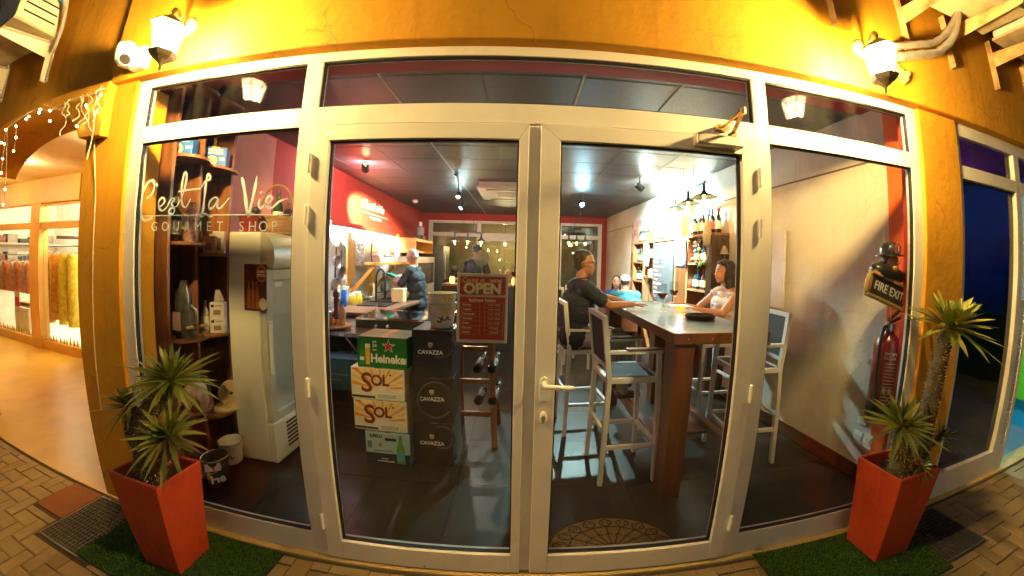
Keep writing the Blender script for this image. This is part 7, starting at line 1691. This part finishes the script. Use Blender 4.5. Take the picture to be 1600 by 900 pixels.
person('bald man in dark jacket seated low in front of the wine shelf', J, dict(skin=(.52, .30, .19), skin_n='bald', hair=(.30, .22, .16), hair_n='stubble', shirt=(.025, .035, .03), shirt_n='jacket', pants=(.03, .03, .04), pants_n='black'), .010, look=R(165), bald=True, glasses=True)
# low table and chairs for them
t = thing('low_table', 'square dark dining table between the couple and the bald man', 'table', (1.75, 4.25, 0))
MB().box(-.40, .40, -.35, .35, .72, .75).build('top', TWX, t, bevel=.004); MB().box(-.03, .03, -.03, .03, .002, .72).box(-.25, .25, -.25, .25, .0015, .02).build('pedestal', BLACK, t)
for k, (x, y, a, lab) in enumerate(((J['pelvis'].x, J['pelvis'].y, 150, 'dark chair under the bald man'), (hc.x, 4.17, 78, 'dark chair under the man in the white cap'), (hf.x, 4.80, 255, 'dark chair under the long haired woman'))):
    sz_ = (max(.42, hb_.z-.9), lowseat, max(.44, hf.z-.88))[k]
    c = thing('dining_chair', lab, 'chair', (x, y, .001), R(a), group='low dining chairs')
    MB().box(-.22, .2, -.21, .21, sz_-.06, sz_-.035).build('seat', TWX, c, bevel=.005)
    for sx_ in (-.2, .18):
        for sy_ in (-.19, .19): MB().bar((sx_, sy_, 0), (sx_, sy_, sz_-.061), .03, .03, (0,1,0)).build('leg', TWX, c)
    MB().box(-.245, -.222, -.2, .2, sz_-.03, sz_+.30).build('backrest', TWX, c, bevel=.005)
# the cook at the slicer
hk_ = at(644, 402, 'y', 3.95)
J = joints(None, 178, (hk_.x, 3.95, hk_.z), stand=True, hands={'l': at(606, 438, 'y', 3.80), 'r': at(612, 430, 'y', 4.02)}, lean=.0, w=.19)
J['pelvis'] += V3((.10, 0, 0)); J['chest'] += V3((.05, 0, 0))
for n_ in 'lr':
    J['hip'+n_] += V3((.08, 0, 0)); J['kn'+n_] += V3((.06, 0, 0)); J['an'+n_] += V3((.06, 0, 0))
J['curl'] = .9
person('grey haired cook in dark T shirt and green gloves working at the slicer', J, dict(skin=(.42, .22, .13), skin_n='cook', hair=(.32, .29, .27), hair_n='grey', shirt=(.012, .016, .026), shirt_n='black', pants=(.02, .035, .09), pants_n='jeans'), .008, hair=[((-.03, 0, .055), (.095, .083, .080)), ((-.06, 0, .0), (.055, .074, .06))], look=R(176), nod=R(22), glasses=True, gloves=mat('green_glove', (.02, .30, .24), .4), sleeve=.85)
# the person in the dark cap at the back, and the dark haired one beside
hp = at(746, 393, 'y', 4.9)
J = joints(None, 60, (hp.x, 4.9, hp.z), stand=True, w=.20)
person('person in black cap and dark T shirt standing with back to the door', J, dict(skin=(.50, .24, .10), skin_n='amber', hair=(.02, .016, .014), hair_n='black', shirt=(.016, .015, .02), shirt_n='charcoal', pants=(.02, .02, .025), pants_n='black'), .010, hair=[((-.035, 0, .03), (.085, .078, .07))], cap=dict(n='black', col=(.014, .015, .022), dir=1), look=R(55), sleeve=.7)
hq = at(711, 425, 'y', 5.3)
J = joints(None, 80, (hq.x, 5.3, hq.z), seat=max(.45, hq.z-.92), w=.18)
person('dark haired person sitting low near the back window', J, dict(skin=(.45, .22, .12), skin_n='olive', hair=(.015, .012, .012), hair_n='jet', shirt=(.02, .018, .02), shirt_n='ink', pants=(.02, .02, .025), pants_n='black'), .010, hair=[((-.025, 0, .04), (.10, .088, .092)), ((-.05, 0, -.04), (.065, .085, .08))], look=R(80))
# bar between them with candles, glasses and bottles
bc = thing('back_bar', 'dark narrow bar ledge with candles and glasses behind the open sign', 'bar', (-.6, 4.2, 0))
MB().box(-1.35, .15, 4.05, 4.40, 1.13, 1.17).build('top', CTOP, bc, bevel=.004, world=True); MB().box(-1.3, .10, 4.10, 4.36, .002, 1.129).build('front', mat('dark_cabinet', (.03, .028, .03), .5), bc, world=True)
for k in range(4):
    p = V3((-1.2+.36*k, 4.15, 1.171)); t = thing('candle_glass', 'amber candle glass glowing on the back bar', 'candle', p, group='candles on the back bar')
    MB().lathe([(.03, 0), (.045, .03), (.042, .09), (.03, .12), (.028, .12), (.04, .09), (.028, .004)], 16, cap=False).build('holder', mat('amber_glass', (.75, .3, .04), .15, emit=(1, .42, .06), estr=2.2), t, smooth=True); MB().lathe([(.006, .03), (.008, .05), (.001, .075)], 8).build('flame', glow('flame', (1, .55, .12), 12), t)
for k, x in enumerate((-.38, -.28, -.02)):
    bottle('sauce_bottle', ('green bottle with white cap', 'orange dressing bottle', 'pale oil bottle')[k]+' on the back bar behind the open sign', 'bottle', (x, 4.28, 1.171), (.26, .24, .2)[k], .035, ((.05, .12, .05), (.6, .16, .04), (.6, .5, .3))[k], cap=(.7, .7, .68), group='bottles on the back bar')
wine_glass(V3((-.13, 4.14, 1.171)), 'large stemmed glass with amber drink on the back bar', (.75, .38, .03), 1.5)
